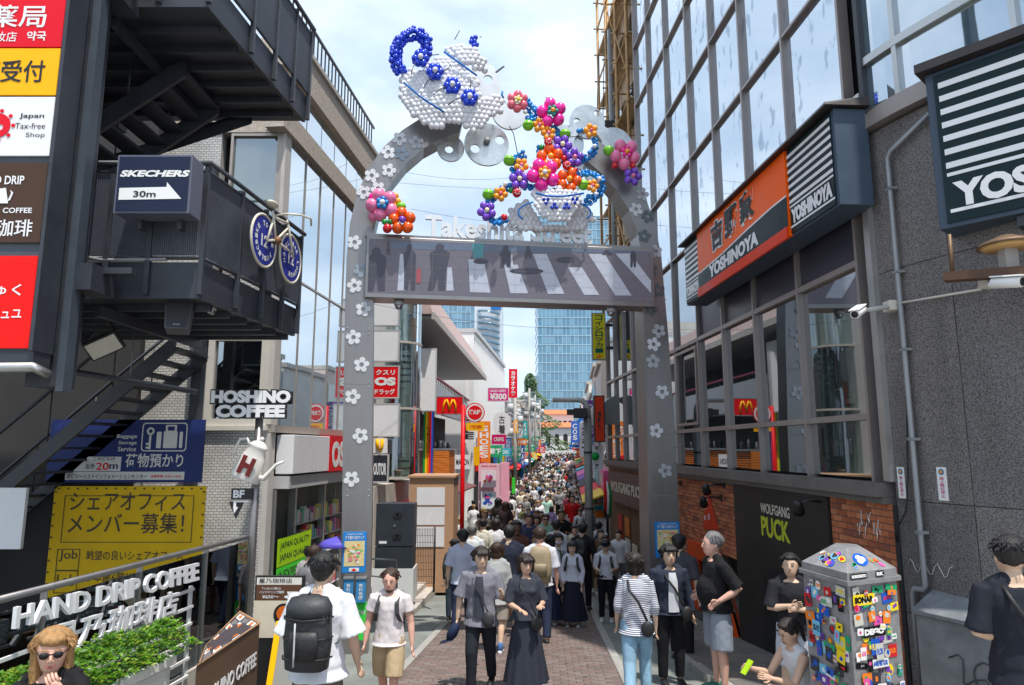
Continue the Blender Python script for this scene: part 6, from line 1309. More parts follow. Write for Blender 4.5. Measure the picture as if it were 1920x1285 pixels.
# railings near it
t = thing('black_mesh_fence', P(796, 1090, 17), 'low black mesh fence panel in front of the beige wooden booth', 'fence')
x0, x1, z0, z1, fn = frontal(776, 992, 816, 1094, 17); w_, h_ = x1 - x0, z1 - z0
for k in range(14): obj('bar', MB().prism(rect(k * w_ / 13 - .005, 0, k * w_ / 13 + .005, h_), fn, -.01), M_black, t)
for k in range(9): obj('cross_wire', MB().prism(rect(0, k * h_ / 8 - .004, w_, k * h_ / 8 + .004), lambda u, v, e: fn(u, v, e + .006), -.005), M_black, t)
obj('post', MB().cyl(fn(w_ - .02, -.2, .02), fn(w_ - .02, h_ + .05, .02), .025, 8), M_black, t)
t = thing('steel_handrail', P(725, 1100, 14), 'short steel tube handrail at the foot of the left arch leg', 'railing')
pt = [P(693, 1048, 14.2), P(744, 1050, 14.6), P(744, 1110, 14.6)]; obj('rail', MB().tube(pt, .02, 8), M_steel, t); obj('mid_rail', MB().tube([P(693, 1080, 14.2), P(744, 1085, 14.6)], .014, 8), M_steel, t)
# beige wooden booth with white panes
t = thing('wooden_booth', P(808, 1080, 19.0), 'pale brown timber booth front with three white panels left of the street', 'booth')
x0, x1, z0, z1, fn = frontal(766, 896, 850, 1082, 19.0); w_, h_ = x1 - x0, z1 - z0
M_wd = flat((186, 148, 118), 'pale_timber', .6, var=.12, vs=5, stretch=(1, 1, 4))
obj('frame', MB().prism(rect(0, -.4, w_, h_), fn, -1.6), M_wd, t, bevel=.01); obj('cornice', MB().prism(rect(-.05, h_ + .003, w_ + .05, h_ + .06), lambda u, v, e: fn(u, v, e + .06), -1.7), M_wd, t)
for a, c in ((.30, .50), (.52, .70), (.72, .90)): obj('white_panel', MB().prism(rect(w_ * .17, h_ * a, w_ * .80, h_ * c), fn, .02), M_signwhite, t)
# ---------------- burger restaurant building
MW = Wall(shopL(25.2) + .0, 25.2, .086, 1, -1)
mb_ = thing('burger_restaurant_building', MW.w(5, -1, 0), 'two storey restaurant with a slanted pink tiled eave, open terrace and orange slatted counter', 'building')
obj('wall', MB().wbox(MW, 0, 15, -1.5, 3.0, -8, -.9).wbox(MW, 0, 1.2, 3.0, 7.2, -8, -.05).wbox(MW, 1.2, 15, 3.0, 7.2, -8, -2.2), M_white, mb_)
obj('ground_front', MB().wbox(MW, 0, 1.0, -1.5, 2.99, -.9, .0), M_white, mb_)
M_pink = mat('pink_eave_tiles', (.52, .38, .35), .7, var=.15, vs=4)
obj('eave', MB().hexa([MW.w(-1.2, 7.75, .9), MW.w(14, 7.0, .9), MW.w(14, 7.0, -3), MW.w(-1.2, 7.75, -3), MW.w(-1.2, 9.0, .5), MW.w(14, 8.1, .5), MW.w(14, 8.1, -3), MW.w(-1.2, 9.0, -3)]), M_pink, mb_)
obj('fascia', MB().hexa([MW.w(-1.2, 7.55, .95), MW.w(14.1, 6.85, .95), MW.w(14.1, 6.85, .85), MW.w(-1.2, 7.55, .85), MW.w(-1.2, 7.80, .95), MW.w(14.1, 7.1, .95), MW.w(14.1, 7.1, .85), MW.w(-1.2, 7.80, .85)]), M_stone, mb_)
obj('soffit_shade', MB().hexa([MW.w(-1.1, 7.6, .84), MW.w(14, 6.88, .84), MW.w(14, 6.88, -2.9), MW.w(-1.1, 7.6, -2.9), MW.w(-1.1, 7.7, .84), MW.w(14, 6.98, .84), MW.w(14, 6.98, -2.9), MW.w(-1.1, 7.7, -2.9)]), M_grey, mb_)  # grey sheet added under the eave, its shade put into the colour
obj('upper_dark', MB().wbox(MW, 1.2, 14, 5.3, 7.3, -2.19, -2.1), M_dark, mb_)
obj('terrace_parapet', MB().hexa([MW.w(1.2, 4.55, .0), MW.w(14, 4.4, .0), MW.w(14, 4.4, -.2), MW.w(1.2, 4.55, -.2), MW.w(1.2, 5.9, .0), MW.w(14, 5.4, .0), MW.w(14, 5.4, -.2), MW.w(1.2, 5.9, -.2)]), M_white, mb_)
for i in range(30): a = 1.4 + i * .42; obj('rail_post', MB().wbox(MW, a, a + .04, 5.4, 6.15 - i * .016, -.12, -.08), M_black, mb_)
obj('terrace_rail', MB().hexa([MW.w(1.2, 6.12, .0), MW.w(14, 5.65, .0), MW.w(14, 5.65, -.1), MW.w(1.2, 6.12, -.1), MW.w(1.2, 6.2, .0), MW.w(14, 5.73, .0), MW.w(14, 5.73, -.1), MW.w(1.2, 6.2, -.1)]), flat((200, 90, 110), 'faded_rose', .5), mb_)
for a in (3.6, 6.6, 9.6): obj('pillar', MB().wbox(MW, a, a + .3, -1.2, 7.4, -1.6, -1.2), M_conc, mb_)
obj('counter_opening', MB().wbox(MW, 1.0, 11, 3.0, 4.5, -.89, -.85), M_dark, mb_)
obj('counter_shelf', MB().wbox(MW, 1.0, 10.0, 2.92, 2.99, -.3, .12), M_grey, mb_)
M_slor = flat((222, 128, 48), 'orange_slats', .5, var=.12)
for i in range(13): obj('slat', MB().wbox(MW, 2.6, 9.0, 1.66 + i * .095, 1.72 + i * .095, .0, .05), M_slor, mb_)
x0, x1, z0, z1, fn = frontal(813, 845, 842, 888, 25.6)
for i in range(14): obj('slat', MB().prism(rect(0, i * (z1 - z0) / 14, x1 - x0, (i + .72) * (z1 - z0) / 14), fn, -.04), M_slor, mb_)
obj('counter_base', MB().wbox(MW, 1.0, 9.0, 1.5, 2.9, -.5, -.01), mat('dark_wood', (.07, .04, .025), .5), mb_)
for k in range(12): a = 1.8 + k * .6; b = MB(); b.tube([MW.w(a, 3.0, -.15), MW.w(a, 3.12 + random.uniform(0, .2), -.15), MW.w(a, 3.24 + random.uniform(0, .2), -.15)], [.06, .07, .03], 8); obj('bottle', b, random.choice((M_grey, M_white, M_black, M_lightalu)), mb_)
obj('awning', MB().hexa([MW.w(1.5, 1.3, -.1), MW.w(10, 1.3, -.1), MW.w(10, 1.1, 1.0), MW.w(1.5, 1.1, 1.0), MW.w(1.5, 1.42, -.1), MW.w(10, 1.42, -.1), MW.w(10, 1.16, 1.0), MW.w(1.5, 1.16, 1.0)]), mat('dark_red_awning', (.16, .05, .05), .7), mb_)
# rainbow banner
for i, c in enumerate(((20, 150, 60), (245, 200, 20), (240, 120, 20), (225, 30, 30), (40, 80, 190))):
    pxa = 794 + i * 3.6; x0, x1, z0, z1, fn = frontal(pxa, 772, pxa + 3.4, 892, 25.15); 
    if i == 0: rbn = thing('rainbow_banner', (x0, 25.15, z0), 'tall rainbow striped banner with black letters on the white restaurant corner', 'banner')
    obj('stripe', MB().prism(rect(0, 0, x1 - x0, z1 - z0), fn, -.03), flat(c, None, .5), rbn)
x0, x1, z0, z1, fn = frontal(796, 800, 811, 850, 25.12); b = MB(); put_text(b, 'HARAJUKU', lambda u, v, e=0: fn(u, v, .02), (x1 - x0) * .3, 0, (x1 - x0) * .4, z1 - z0, .0, vertical=True); obj('lettering', b, M_ink, rbn, norm=False)
fsign('blank_blade_sign', 781, 654, 817, 770, 24.6, M_signwhite, 'tall blank grey white blade sign hanging under the pink eave', frame_m=M_lightgrey)
t, fn, w_, h_ = fsign('burger_sign', 818, 744, 868, 777, 26.0, M_red, 'red rectangular restaurant sign with a yellow arched letter M', frame_m=M_grey)
b = MB(); 
for sg in (-1, 1): b.tube([fn(w_ * (.5 + sg * .24), h_ * .14, .012), fn(w_ * (.5 + sg * .22), h_ * .55, .012), fn(w_ * (.5 + sg * .155), h_ * .82, .012), fn(w_ * (.5 + sg * .105), h_ * .84, .012), fn(w_ * (.5 + sg * .05), h_ * .6, .012), fn(w_ * .5, h_ * .25, .012)], .032, 8)
obj('arched_letter', b, M_yellow, t)
# red pole with hydrant sign
q = P(866, 1000, 22.5); t = thing('hydrant_sign_pole', Vector((q.x, 22.5, G(22.5))), 'red pole carrying a round red fire hydrant sign and a yellow plate', 'sign pole')
obj('pole', MB().cyl((q.x, 22.5, G(22.5)), (q.x, 22.5, P(866, 760, 22.5).z), .07, 12), M_red, t)
x0, x1, z0, z1, fn = frontal(872, 756, 909, 792, 22.4); c_ = ((x1 - x0) / 2, (z1 - z0) / 2); rr = (x1 - x0) / 2
obj('arm', MB().tube([(q.x, 22.5, P(866, 765, 22.5).z), (fn(0, 0).x, 22.5, P(866, 768, 22.5).z)], .02, 6), M_red, t)
obj('ring_plate', MB().prism(circ(c_[0], c_[1], rr, 28), fn, -.03), M_red, t); obj('white_ring', MB().prism(circ(c_[0], c_[1], rr * .9, 28), lambda u, v, e=0: fn(u, v, .004 + e), .003), M_white, t); obj('red_disc', MB().prism(circ(c_[0], c_[1], rr * .72, 28), lambda u, v, e=0: fn(u, v, .009 + e), .003), M_red, t)
b = MB(); put_text(b, '消火栓', lambda u, v, e=0: fn(u, v, .015), c_[0] - rr * .6, c_[1] - rr * .2, rr * 1.2, rr * .5, .05); obj('lettering', b, M_white, t, norm=False)
x0, x1, z0, z1, fn = frontal(874, 793, 908, 808, 22.4); obj('yellow_plate', MB().prism(rect(0, 0, x1 - x0, z1 - z0), fn, -.03), M_yellow, t); b = MB(); put_text(b, '竹下通り商店街', lambda u, v, e=0: fn(u, v, .006), .12, .07, x1 - x0 - .2, .12, .02); obj('lettering', b, M_red, t, norm=False)
t, fn, w_, h_ = fsign('counter_sign', 853, 853, 882, 880, 27.0, M_signwhite, 'pair of small white letter panels hanging in front of the orange slats', [('MARION', .08, .3, .84, .4, M_ink, .02)], d=.05)
fsign('yellow_signboard', 888, 838, 899, 873, 28, M_yellow, 'narrow yellow panel at the far end of the orange slatted counter')
fsign('pink_price_sign', 915, 728, 953, 752, 34, flat((232, 30, 140), 'hot_pink_sign', .4), 'hot pink sign reading three hundred yen above the street', [('HAND CARRY', .1, .68, .8, .2), ('¥300', .08, .1, .84, .5, M_white, .05)], frame_m=M_lightgrey)
fsign('oval_clothes_sign', 925, 773, 957, 818, 32, M_signwhite, 'white rounded sign with two black characters for used clothes', [('古', .32, .52, .36, .34, M_ink, .01), ('着', .30, .10, .40, .38, M_ink, .01)], shape=lambda w, h: rrect(0, 0, w, h, w * .45, 6), frame_m=None)
fsign('magenta_sign', 922, 815, 949, 833, 31, flat((205, 20, 100), 'magenta_sign', .4), 'small magenta sign hanging below the oval clothes sign', [('CREPES', .15, .3, .7, .4, M_white, .02)])
fsign('red_vertical_sign', 954, 692, 970, 746, 50, M_sred, 'tall crimson vertical sign high above the left shops', [('カラオケ館', .25, .06, .5, .88, M_white, .04, 1)])
# pink shop
fsign('pink_shop_front', 897, 870, 937, 968, 32, flat((232, 190, 200), 'pale_pink', .5, var=.08), 'pale pink shop front panel with two colourful cartoon free posters', [('PINK SHOP', .15, .94, .7, .03, M_red, .02)], d=.4, cat='shop panel')
for (a, c, e_, g_2, m2) in ((902, 882, 930, 914, (240, 225, 235)), (902, 922, 930, 954, (230, 235, 245))):
    t, fn, w_, h_ = fsign('shop_poster', a, c, e_, g_2, 31.8, flat(m2, None, .5), 'poster with %s splashes on the pale pink shop front' % ('red and pink' if c < 900 else 'blue and violet'), cat='poster', d=.03)
    for i in range(9): b = MB(); b.prism(flower_outline(random.uniform(.2, .8) * w_, random.uniform(.2, .8) * h_, random.uniform(.04, .12), random.choice((2, 3, 5))), lambda u, v, e=0: fn(u, v, .006 + .002 * i + e), .001); obj('printed_shape', b, M_st[(2, 6, 8, 7)[i % 4] if c < 900 else (3, 7, 9, 6)[i % 4]], t)
fsign('narrow_pink_column', 938, 868, 955, 960, 34, flat((238, 170, 190), 'rose_pink', .5), 'rose pink column beside the pale pink shop front', d=.6, cat='column')
fsign('green_banner', 960, 896, 966, 926, 38, flat((70, 210, 60), 'banner_green', .5), 'slim bright green vertical banner at the left edge of the crowd', cat='banner')
# ---------------- rows of further shops
PAL = [(.62, .60, .57), (.70, .69, .67), (.55, .47, .40), (.66, .55, .50), (.48, .50, .52), (.72, .68, .6), (.58, .62, .64)]
SCOL = [(225, 40, 40), (240, 200, 40), (40, 110, 190), (235, 110, 170), (240, 240, 240), (40, 160, 110), (240, 130, 40), (120, 70, 160), (60, 180, 190), (30, 30, 36)]
SWORD = ('SALE', 'CREPE', 'SHOES', 'カフェ', '靴下', 'ラーメン', 'BOX', '雑貨', 'COSME', '眼鏡', 'SOX', 'KAWAII', '古着', 'TAPIOCA', '¥390', 'キャンディ')
LCOL = ('cream', 'white', 'tan', 'pink beige', 'grey', 'ivory', 'pale blue grey'); nm_ = ('red', 'yellow', 'blue', 'pink', 'white', 'green', 'orange', 'purple', 'turquoise', 'black')
used_l = set()
def shop(side, y0, y1, h, ci, gi):
    sg = 1 if side == 'left' else -1; fx = (lambda y: shopL(y)) if side == 'left' else (lambda y: shopR(y))
    w = Wall(fx(y0), y0, fx(y1) - fx(y0), y1 - y0, -1 if side == 'left' else 1); L_ = math.hypot(fx(y1) - fx(y0), y1 - y0); g = G((y0 + y1) / 2)
    words = ['first', 'second', 'third', 'fourth', 'fifth', 'sixth', 'seventh', 'eighth', 'ninth', 'tenth', 'eleventh', 'twelfth', 'last']
    t = thing('shop_building', w.w(L_ / 2, g, 0), '%s shop building, %s along the %s side of the street beyond the arch' % (LCOL[ci], words[min(gi, 12)], side), 'building', 'shop buildings along the street')
    m = mat('shop_render_%d' % ci, PAL[ci], .8, var=.15, vs=1.5)
    obj('wall', MB().wbox(w, .02, L_ - .02, g - .5, h, -7, -.02), m, t); obj('cornice', MB().wbox(w, 0, L_, h + .002, h + .2, -7, .12), M_stone, t)
    obj('shop_opening', MB().wbox(w, .3, L_ - .3, g, g + 2.5, -.019, .0), M_dark, t)
    c = random.choice(SCOL); obj('fascia_sign', MB().wbox(w, .2, L_ - .2, g + 2.55, g + 3.25, -.019, .16), flat(c, None, .45, var=.05), t)
    b = MB(); ff = (lambda u, v, e=0: w.w(u, v, .165 + e)) if side == 'left' else (lambda u, v, e=0: w.w(L_ - u, v, .165 + e)); put_text(b, random.choice(SWORD), ff, L_ * .2, g + 2.65, L_ * .6, .5, .04); obj('lettering', b, M_white if c != (240, 240, 240) else M_ink, t, norm=False)
    ac = random.choice(SCOL); obj('awning', MB().hexa([w.w(.2, g + 2.45, 0), w.w(L_ - .2, g + 2.45, 0), w.w(L_ - .2, g + 2.1, .9), w.w(.2, g + 2.1, .9), w.w(.2, g + 2.5, 0), w.w(L_ - .2, g + 2.5, 0), w.w(L_ - .2, g + 2.15, .92), w.w(.2, g + 2.15, .92)]), flat(ac, None, .6), t)
    z = g + 3.6
    while z + 1.6 < h - .2:
        for k in range(max(1, int(L_ / 2.2))): a = .4 + k * 2.2; f_2 = obj('window', MB().wbox(w, a, min(a + 1.6, L_ - .3), z, z + 1.4, -.019, .03), M_lightalu, t); obj('pane', MB().wbox(w, a + .06, min(a + 1.54, L_ - .36), z + .06, z + 1.34, .031, .036), G_low, f_2)
        z += 2.6
    # goods stand
    for k in range(3):
        a = random.uniform(.5, L_ - .8); cc = random.choice(SCOL); obj('goods_display', MB().wbox(w, a, a + random.uniform(.3, .8), g, g + random.uniform(.9, 1.9), .05, .4), flat(cc, None, .6, var=.3), t)
    return w, L_, g
random.seed(22)
def blade(side, y, z, w_, h_, c, txt, label):
    x = shopL(y) if side == 'left' else shopR(y); x0 = x + .1 if side == 'left' else x - .1 - w_
    fn = lambda u, v, e=0: Vector((x0 + u, y - e, z + v)); t = thing('hanging_shop_sign', (x0, y, z), label, 'sign', 'shop signs hanging over the street')
    obj('sign_box', MB().prism(rect(0, 0, w_, h_), fn, -.15), flat(c, None, .4), t); b = MB(); vert = h_ > w_ * 1.3
    put_text(b, txt, lambda u, v, e=0: fn(u, v, .006), w_ * .15, h_ * .1, w_ * .7, h_ * .8, .03, vertical=vert and len(txt) > 1) if vert else put_text(b, txt, lambda u, v, e=0: fn(u, v, .006), w_ * .1, h_ * .25, w_ * .8, h_ * .5, .04)
    obj('lettering', b, M_ink if sum(c) > 560 else M_white, t, norm=False)
    obj('bracket', MB().box(x0 - .12 if side == 'left' else x0 + w_, x0 if side == 'left' else x0 + w_ + .12, y + .02, y + .08, z + h_ * .5, z + h_ * .5 + .05), M_grey, t)
# white ribbed block (left) then smaller shops
W3 = Wall(shopL(40.6), 40.6, .086, 1, -1)
t = thing('white_ribbed_building', W3.w(9, -1, 0), 'tall plain white building with thin vertical ribs and a square parapet on the left', 'building')
obj('wall', MB().wbox(W3, 0, 18.5, -1.5, 9.9, -9, 0), M_white, t)
for i in range(38): obj('rib', MB().wbox(W3, .3 + i * .49, .36 + i * .49, 3.6, 9.6, .001, .08), M_white, t)
obj('parapet', MB().wbox(W3, -.05, 18.6, 9.903, 10.15, -9, .15), M_lightgrey, t); obj('roof_block', MB().wbox(W3, 2, 7, 10.153, 11.2, -6, -2), M_render, t)
obj('end_wall', MB().wbox(W3, -.12, -.003, -1.5, 9.2, -9, -.4), M_white, t)
b = MB(); obj('shop_row', MB().wbox(W3, .5, 18, -1.1, 1.6, .081, .12), M_dark, t)
y = 41; gi = 0
b = MB()
for (ya, yb, h, ci) in ((60, 66, 7.0, 3), (66.2, 73, 8.2, 0), (73.2, 79, 6.4, 5), (79.2, 88, 7.6, 1), (88.2, 96, 9.0, 2), (96.2, 106, 8.0, 4), (106.2, 118, 7.5, 0), (118.2, 132, 9.0, 5)): shop('left', ya, yb, h, ci, gi); gi += 1
gi = 0
for (ya, yb, h, ci) in ((24.75, 29, 6.9, 2), (29.2, 35, 6.6, 0), (35.2, 42, 7.2, 3), (42.2, 49, 6.2, 4), (49.2, 58, 7.6, 5), (58.2, 66, 6.5, 1), (66.2, 76, 7.8, 6), (76.2, 86, 7.0, 0), (86.2, 97, 8.4, 3), (97.2, 110, 7.5, 5), (110.2, 124, 8.5, 2), (124.2, 140, 8.0, 1)): shop('right', ya, yb, h, ci, gi); gi += 1
NM = ('red', 'yellow', 'blue', 'pink', 'white', 'green', 'orange', 'purple', 'turquoise', 'black')
SAID = ('SALE', 'CREPE', 'SHOES', 'kana for cafe', 'kanji for socks', 'kana for ramen', 'BOX', 'kanji for sundries', 'COSME', 'kanji for glasses', 'SOX', 'KAWAII', 'kanji for used clothes', 'TAPIOCA', '390 yen', 'kana for candy')
for i in range(34):
    side = 'left' if i % 2 == 0 else 'right'; ci_ = i; yy = (32 if side == 'right' else 36) + i * 2.9 + random.uniform(-1, 1); ci = random.randrange(10); vert = random.random() < .6
    w_, h_ = (random.uniform(.5, .8), random.uniform(1.3, 2.8)) if vert else (random.uniform(.9, 1.4), random.uniform(.5, .9))
    for kk in range(16):
        tx = SWORD[(i + i // 16 * 5 + kk) % 16]; lab = '%s %s %s sign lettered with %s over the %s shops' % ('tall' if vert else 'wide', 'slim' if w_ < .7 else 'broad', NM[ci], SAID[(i + i // 16 * 5 + kk) % 16], side)
        if lab not in used_l: break
    used_l.add(lab)
    blade(side, yy, G(yy) + random.uniform(2.8, 4.8), w_, h_, SCOL[ci], tx, lab)
# shop fronts under the white block: colourful boards
for i in range(9): c = SCOL[(i * 3) % 10]; obj('shop_board', MB().wbox(W3, .6 + i * 2, 2.3 + i * 2, 1.65, 2.5, .081, .3), flat(c, None, .5, var=.1), t)
# utility poles and transformers
for i, (px_, Yp, ytop, lab) in enumerate(((966, 56, 745, 'grey concrete utility pole with transformers nearest on the left'), (993, 74, 728, 'taller utility pole in mid street with cable clutter'), (1004, 92, 740, 'thin utility pole beside the evergreen tree'), (1013, 112, 750, 'most distant utility pole near the orange roofed building'))):
    q = P(px_, 850, Yp); zt = P(px_, ytop, Yp).z; t = thing('utility_pole', (q.x, Yp, G(Yp)), lab, 'utility pole', 'utility poles along the left side')
    obj('pole', MB().cyl((q.x, Yp, G(Yp)), (q.x, Yp, zt), .17, 10, r2=.12), M_conc, t)
    for k in range(3): z = zt - .5 - k * 1.0; obj('crossarm', MB().box(q.x - .8, q.x + .8, Yp - .05, Yp + .05, z, z + .08), M_grey, t); obj('transformer', MB().cyl((q.x + (.4 if k % 2 else -.4), Yp - .3, z - .7), (q.x + (.4 if k % 2 else -.4), Yp - .3, z - .05), .24, 10), M_lightgrey, t)
t = thing('street_cables', (2, 60, 6), 'bundle of slack cables strung between the utility poles', 'wire')
for i in range(14):
    a = P(random.choice((962, 966, 970)), 750 + i * 3, 56) + Vector((random.uniform(-.6, .6), 0, 0)); c = P(random.choice((990, 996, 1003)), 735 + i * 4, 92); obj('cable', MB().tube([a.lerp(c, k / 6) - Vector((0, 0, .8 * 4 * (k / 6) * (1 - k / 6))) for k in range(7)], .03, 4), M_black, t)
# vertical banners hanging from poles
for i, (px_, py0, py1, w_, Yb, c, lab) in enumerate(((967, 788, 812, 8, 50, (245, 170, 30), 'amber pennant on the nearest utility pole'), (985, 790, 822, 8, 60, (20, 165, 165), 'pair of teal pennants in mid street'), (1003, 850, 862, 9, 60, (245, 220, 20), 'small yellow board above the crowd'), (1016, 837, 850, 11, 66, (230, 40, 40), 'small red banner with white strip above the crowd'), (1078, 790, 830, 14, 46, (60, 110, 205), 'tall blue and white vertical sign on the right'), (980, 835, 878, 7, 44, (40, 70, 150), 'tall dark blue banner on the left'), (1068, 768, 778, 11, 60, (220, 30, 45), 'small red roof sign beside the lamp arm'))):
    fsign('street_banner', px_ - w_ / 2, py0, px_ + w_ / 2, py1, Yb, flat(c, None, .5), lab, [(random.choice(SWORD)[:3], .2, .1, .6, .8, M_white, .03) + ((1,) if py1 - py0 > 20 else ())], d=.08, cat='banner')
# end of street: white building with orange tiled roofs
t = thing('orange_roof_building', P(1060, 870, 142), 'white building with orange tiled roofs and arched windows closing the street', 'building')
M_rf = flat((205, 120, 80), 'orange_tiles', .7, var=.2, vs=2)
for px0, px1, py0, py1, Yd in ((1020, 1076, 772, 870, 150), (1015, 1105, 796, 872, 142)):
    x0, x1, z0, z1, fn = frontal(px0, py0, px1, py1, Yd); w_, h_ = x1 - x0, z1 - z0
    obj('wall', MB().prism(rect(0, -4, w_, h_ - .6), fn, -7), M_white, t); obj('roof', MB().hexa([fn(-.3, h_ - .6, .6), fn(w_ + .3, h_ - .6, .6), fn(w_ + .3, h_ - .6, -8), fn(-.3, h_ - .6, -8), fn(.2, h_ + .5, -2.5), fn(w_ - .2, h_ + .5, -2.5), fn(w_ - .2, h_ + .5, -5), fn(.2, h_ + .5, -5)]), M_rf, t)
    for k in range(5): u = w_ * (.1 + .18 * k); b = MB(); b.prism([(u, h_ - 4.2), (u + .9, h_ - 4.2)] + [(u + .45 + .45 * math.cos(R(a)), h_ - 2.4 + .45 * math.sin(R(a))) for a in range(0, 181, 30)], fn, .05); obj('window', b, M_dark, t)
# towers
M_tg = glass_mat('tower_glass', None, .2, .06, base=(.015, .13, .22), wav=0); M_tg2 = glass_mat('tower_glass_pale', None, .25, .08, base=(.04, .20, .30), wav=0); M_tband = flat((168, 205, 220), 'tower_band', .4)
def tower(name, px0, px1, ytop, Y, dep, label, fl=4.0, bays=12, side_w=0):
    a = P(px0, 840, Y); c = P(px1, 840, Y); zt = P((px0 + px1) / 2, ytop, Y).z; t = thing(name, (a.x, Y, 2), label, 'building')
    obj('glass_body', MB().box(a.x, c.x, Y, Y + dep, 0, zt), M_tg, t); n = int(zt / fl); bw_ = (c.x - a.x) / bays
    for i in range(1, n + 1): obj('floor_band', MB().box(a.x - .1, c.x + .1, Y - .25, Y + dep, i * fl, i * fl + .22), M_tband, t)
    b = MB(); pal = MB()
    for i in range(n):
        for k in range(bays):
            if random.random() < .4: pal.box(a.x + k * bw_ + .15, a.x + (k + 1) * bw_ - .15, Y - .08, Y - .02, i * fl + .5, (i + 1) * fl - .15)
    obj('pale_panes', pal, M_tg2, t, kind='stuff')
    for k in range(bays + 1): obj('mullion', MB().box(a.x + k * bw_ - .08, a.x + k * bw_ + .08, Y - .16, Y - .02, 0, zt), M_tband, t)
    return t
tower('glass_tower', 1010, 1180, 405, 250, 30, 'tall turquoise blue glass tower rising behind the right end of the street', 3.4, 22)
tower('glass_tower', 770, 888, 470, 240, 24, 'teal glass tower behind the roofs on the left of the street', 3.4, 14)
t = thing('curved_white_tower', P(915, 640, 230), 'pale grey office tower with a curved face and a small blue sign on top', 'building')
x0, x1, z0, z1, fn = frontal(889, 567, 942, 760, 230); w_, h_ = x1 - x0, z1 - z0
obj('wall', MB().prism(rect(0, -20, w_, h_), fn, -20), mat('pale_tower', (.55, .60, .66), .5, var=.05, vs=.05), t)
for i in range(16): z = h_ - 3 - i * 2.1; b = MB(); pts = [fn(w_ * .12 + w_ * .78 * k / 8, z - 1.2 * (k / 8) ** 2, .15 + 1.2 * math.sin(math.pi * k / 8)) for k in range(9)]; b.tube(pts, .38, 4); obj('window_band', b, M_tg, t)
obj('top_sign', MB().prism(rect(w_ * .6, h_ - 2.6, w_ * .95, h_ - .6), fn, .5), flat((30, 110, 190), 'logo_blue', .4), t)
t = thing('low_grey_building', P(1003, 720, 260), 'distant grey blue building left of the turquoise tower', 'building'); x0, x1, z0, z1, fn = frontal(985, 705, 1012, 800, 230); obj('wall', MB().prism(rect(0, -10, x1 - x0, z1 - z0), fn, -20), flat((120, 145, 165), 'distant_blue_grey', .6), t)
# evergreen tree at the bend
q = P(1000, 800, 128); tz = G(128); t = thing('evergreen_tree', (q.x, 128, tz), 'dark green evergreen tree rising above the end of the street', 'tree')
ztop = P(990, 700, 128).z; obj('trunk', MB().cyl((q.x - .6, 128, tz), (q.x - .6, 128, ztop - 1), .35, 8, r2=.06), mat('bark', (.07, .05, .035), .9), t)
b = MB()
for i in range(3600):
    u = random.random() ** .8; z = tz + 3 + (ztop - tz - 3) * (1 - u); rad = .3 + 7.0 * u * (.75 + .35 * math.sin(u * 22)); a = random.uniform(0, 6.283); r = rad * random.uniform(.45, 1) ** .5
    c = Vector((q.x - .6 + r * math.cos(a) + u * 1.2, 128 + r * math.sin(a), z - r * .12)); l = random.uniform(.25, .5); d_ = Vector((math.cos(a), math.sin(a), -.25)); s_ = d_.cross(Vector((0, 0, 1))).normalized() * l * .4; b.add([c - s_, c + d_ * l, c + s_, c + Vector((0, 0, l * .4))], [(0, 1, 3), (1, 2, 3)], random.choices((0, 1), (3, 2))[0])
obj('crown', b, [mat('needle_dark', (.035, .085, .03), .7, var=.3), mat('needle_light', (.09, .16, .04), .7, var=.3)], t, kind='stuff', norm=False)
# ---------------- right side bits beyond the arch
q = P(1107, 1106, 19.7); t = thing('camera_pole', (q.x, 19.7, G(19.7)), 'grey steel pole with a curved arm and camera beside the right shops', 'pole')
zt = P(1107, 752, 19.7).z; M_pole = mat('weathered_grey_pole', (.24, .25, .24), .5, .2, var=.2)
pl_ = P(1036, 750, 19.7); obj('pole', MB().tube([(q.x, 19.7, G(19.7)), (q.x, 19.7, zt - .5)], .115, 14), M_pole, t); obj('curved_arm', MB().tube([(q.x, 19.7, zt - .5), (q.x, 19.7, zt - .2), (q.x - .07, 19.7, zt - .03), (q.x - .25, 19.7, zt + .03), (pl_.x, 19.7, zt + .03)], [.10, .09, .08, .075, .07], 12), mat('pale_pole_arm', (.45, .45, .44), .45, .3, var=.1), t)
c = P(1088, 775, 19.6); obj('camera_box', MB().cbox(c, (.38, .3, .28)), M_black, t, bevel=.02); obj('camera_hood', MB().cbox(c + Vector((-.28, 0, .03)), (.2, .2, .16)), M_black, t)
for py_ in (850, 955, 1040): z = P(1107, py_, 19.7).z; obj('band', MB().tube([(q.x, 19.7, z), (q.x, 19.7, z + .05)], .125, 14), M_black, t)
# coin locker blade sign (the glass reflects it)
t, fn, w_, h_ = fsign('coin_locker_sign', 1111, 588, 1135, 674, 23.6, flat((218, 205, 20), 'locker_yellow', .4, var=.08), 'yellow vertical coin locker sign with dark green kana fixed to the glass facade', [('コインロッカー', .2, .13, .6, .84, flat((15, 90, 80), 'kana_green', .5), .03, 1), ('止', .25, .03, .5, .09, M_red, .03)], frame_m=M_grey, d=.18)
for v in (.72, .22): obj('bracket', MB().box(fn(w_, 0).x, fn(w_, 0).x + .25, 23.62, 23.72, fn(0, v * h_).z, fn(0, v * h_).z + .1), M_black, t)
t, fn, w_, h_ = fsign('red_vertical_sign', 1115, 743, 1133, 828, 21.5, flat((222, 62, 24), 'vermilion', .4), 'vermilion vertical sign with black characters near the curved canopy', [('吉野家', .3, .25, .4, .42, M_ink, .05, 1)], frame_m=M_ink, d=.2)
fsign('white_tea_sign', 1108, 835, 1130, 882, 21.9, M_signwhite, 'white upright sign with a green round emblem beside the grey pole', [('茶', .35, .82, .3, .14, M_ink, .02), ('庵', .35, .06, .3, .2, M_ink, .02)], d=.12)
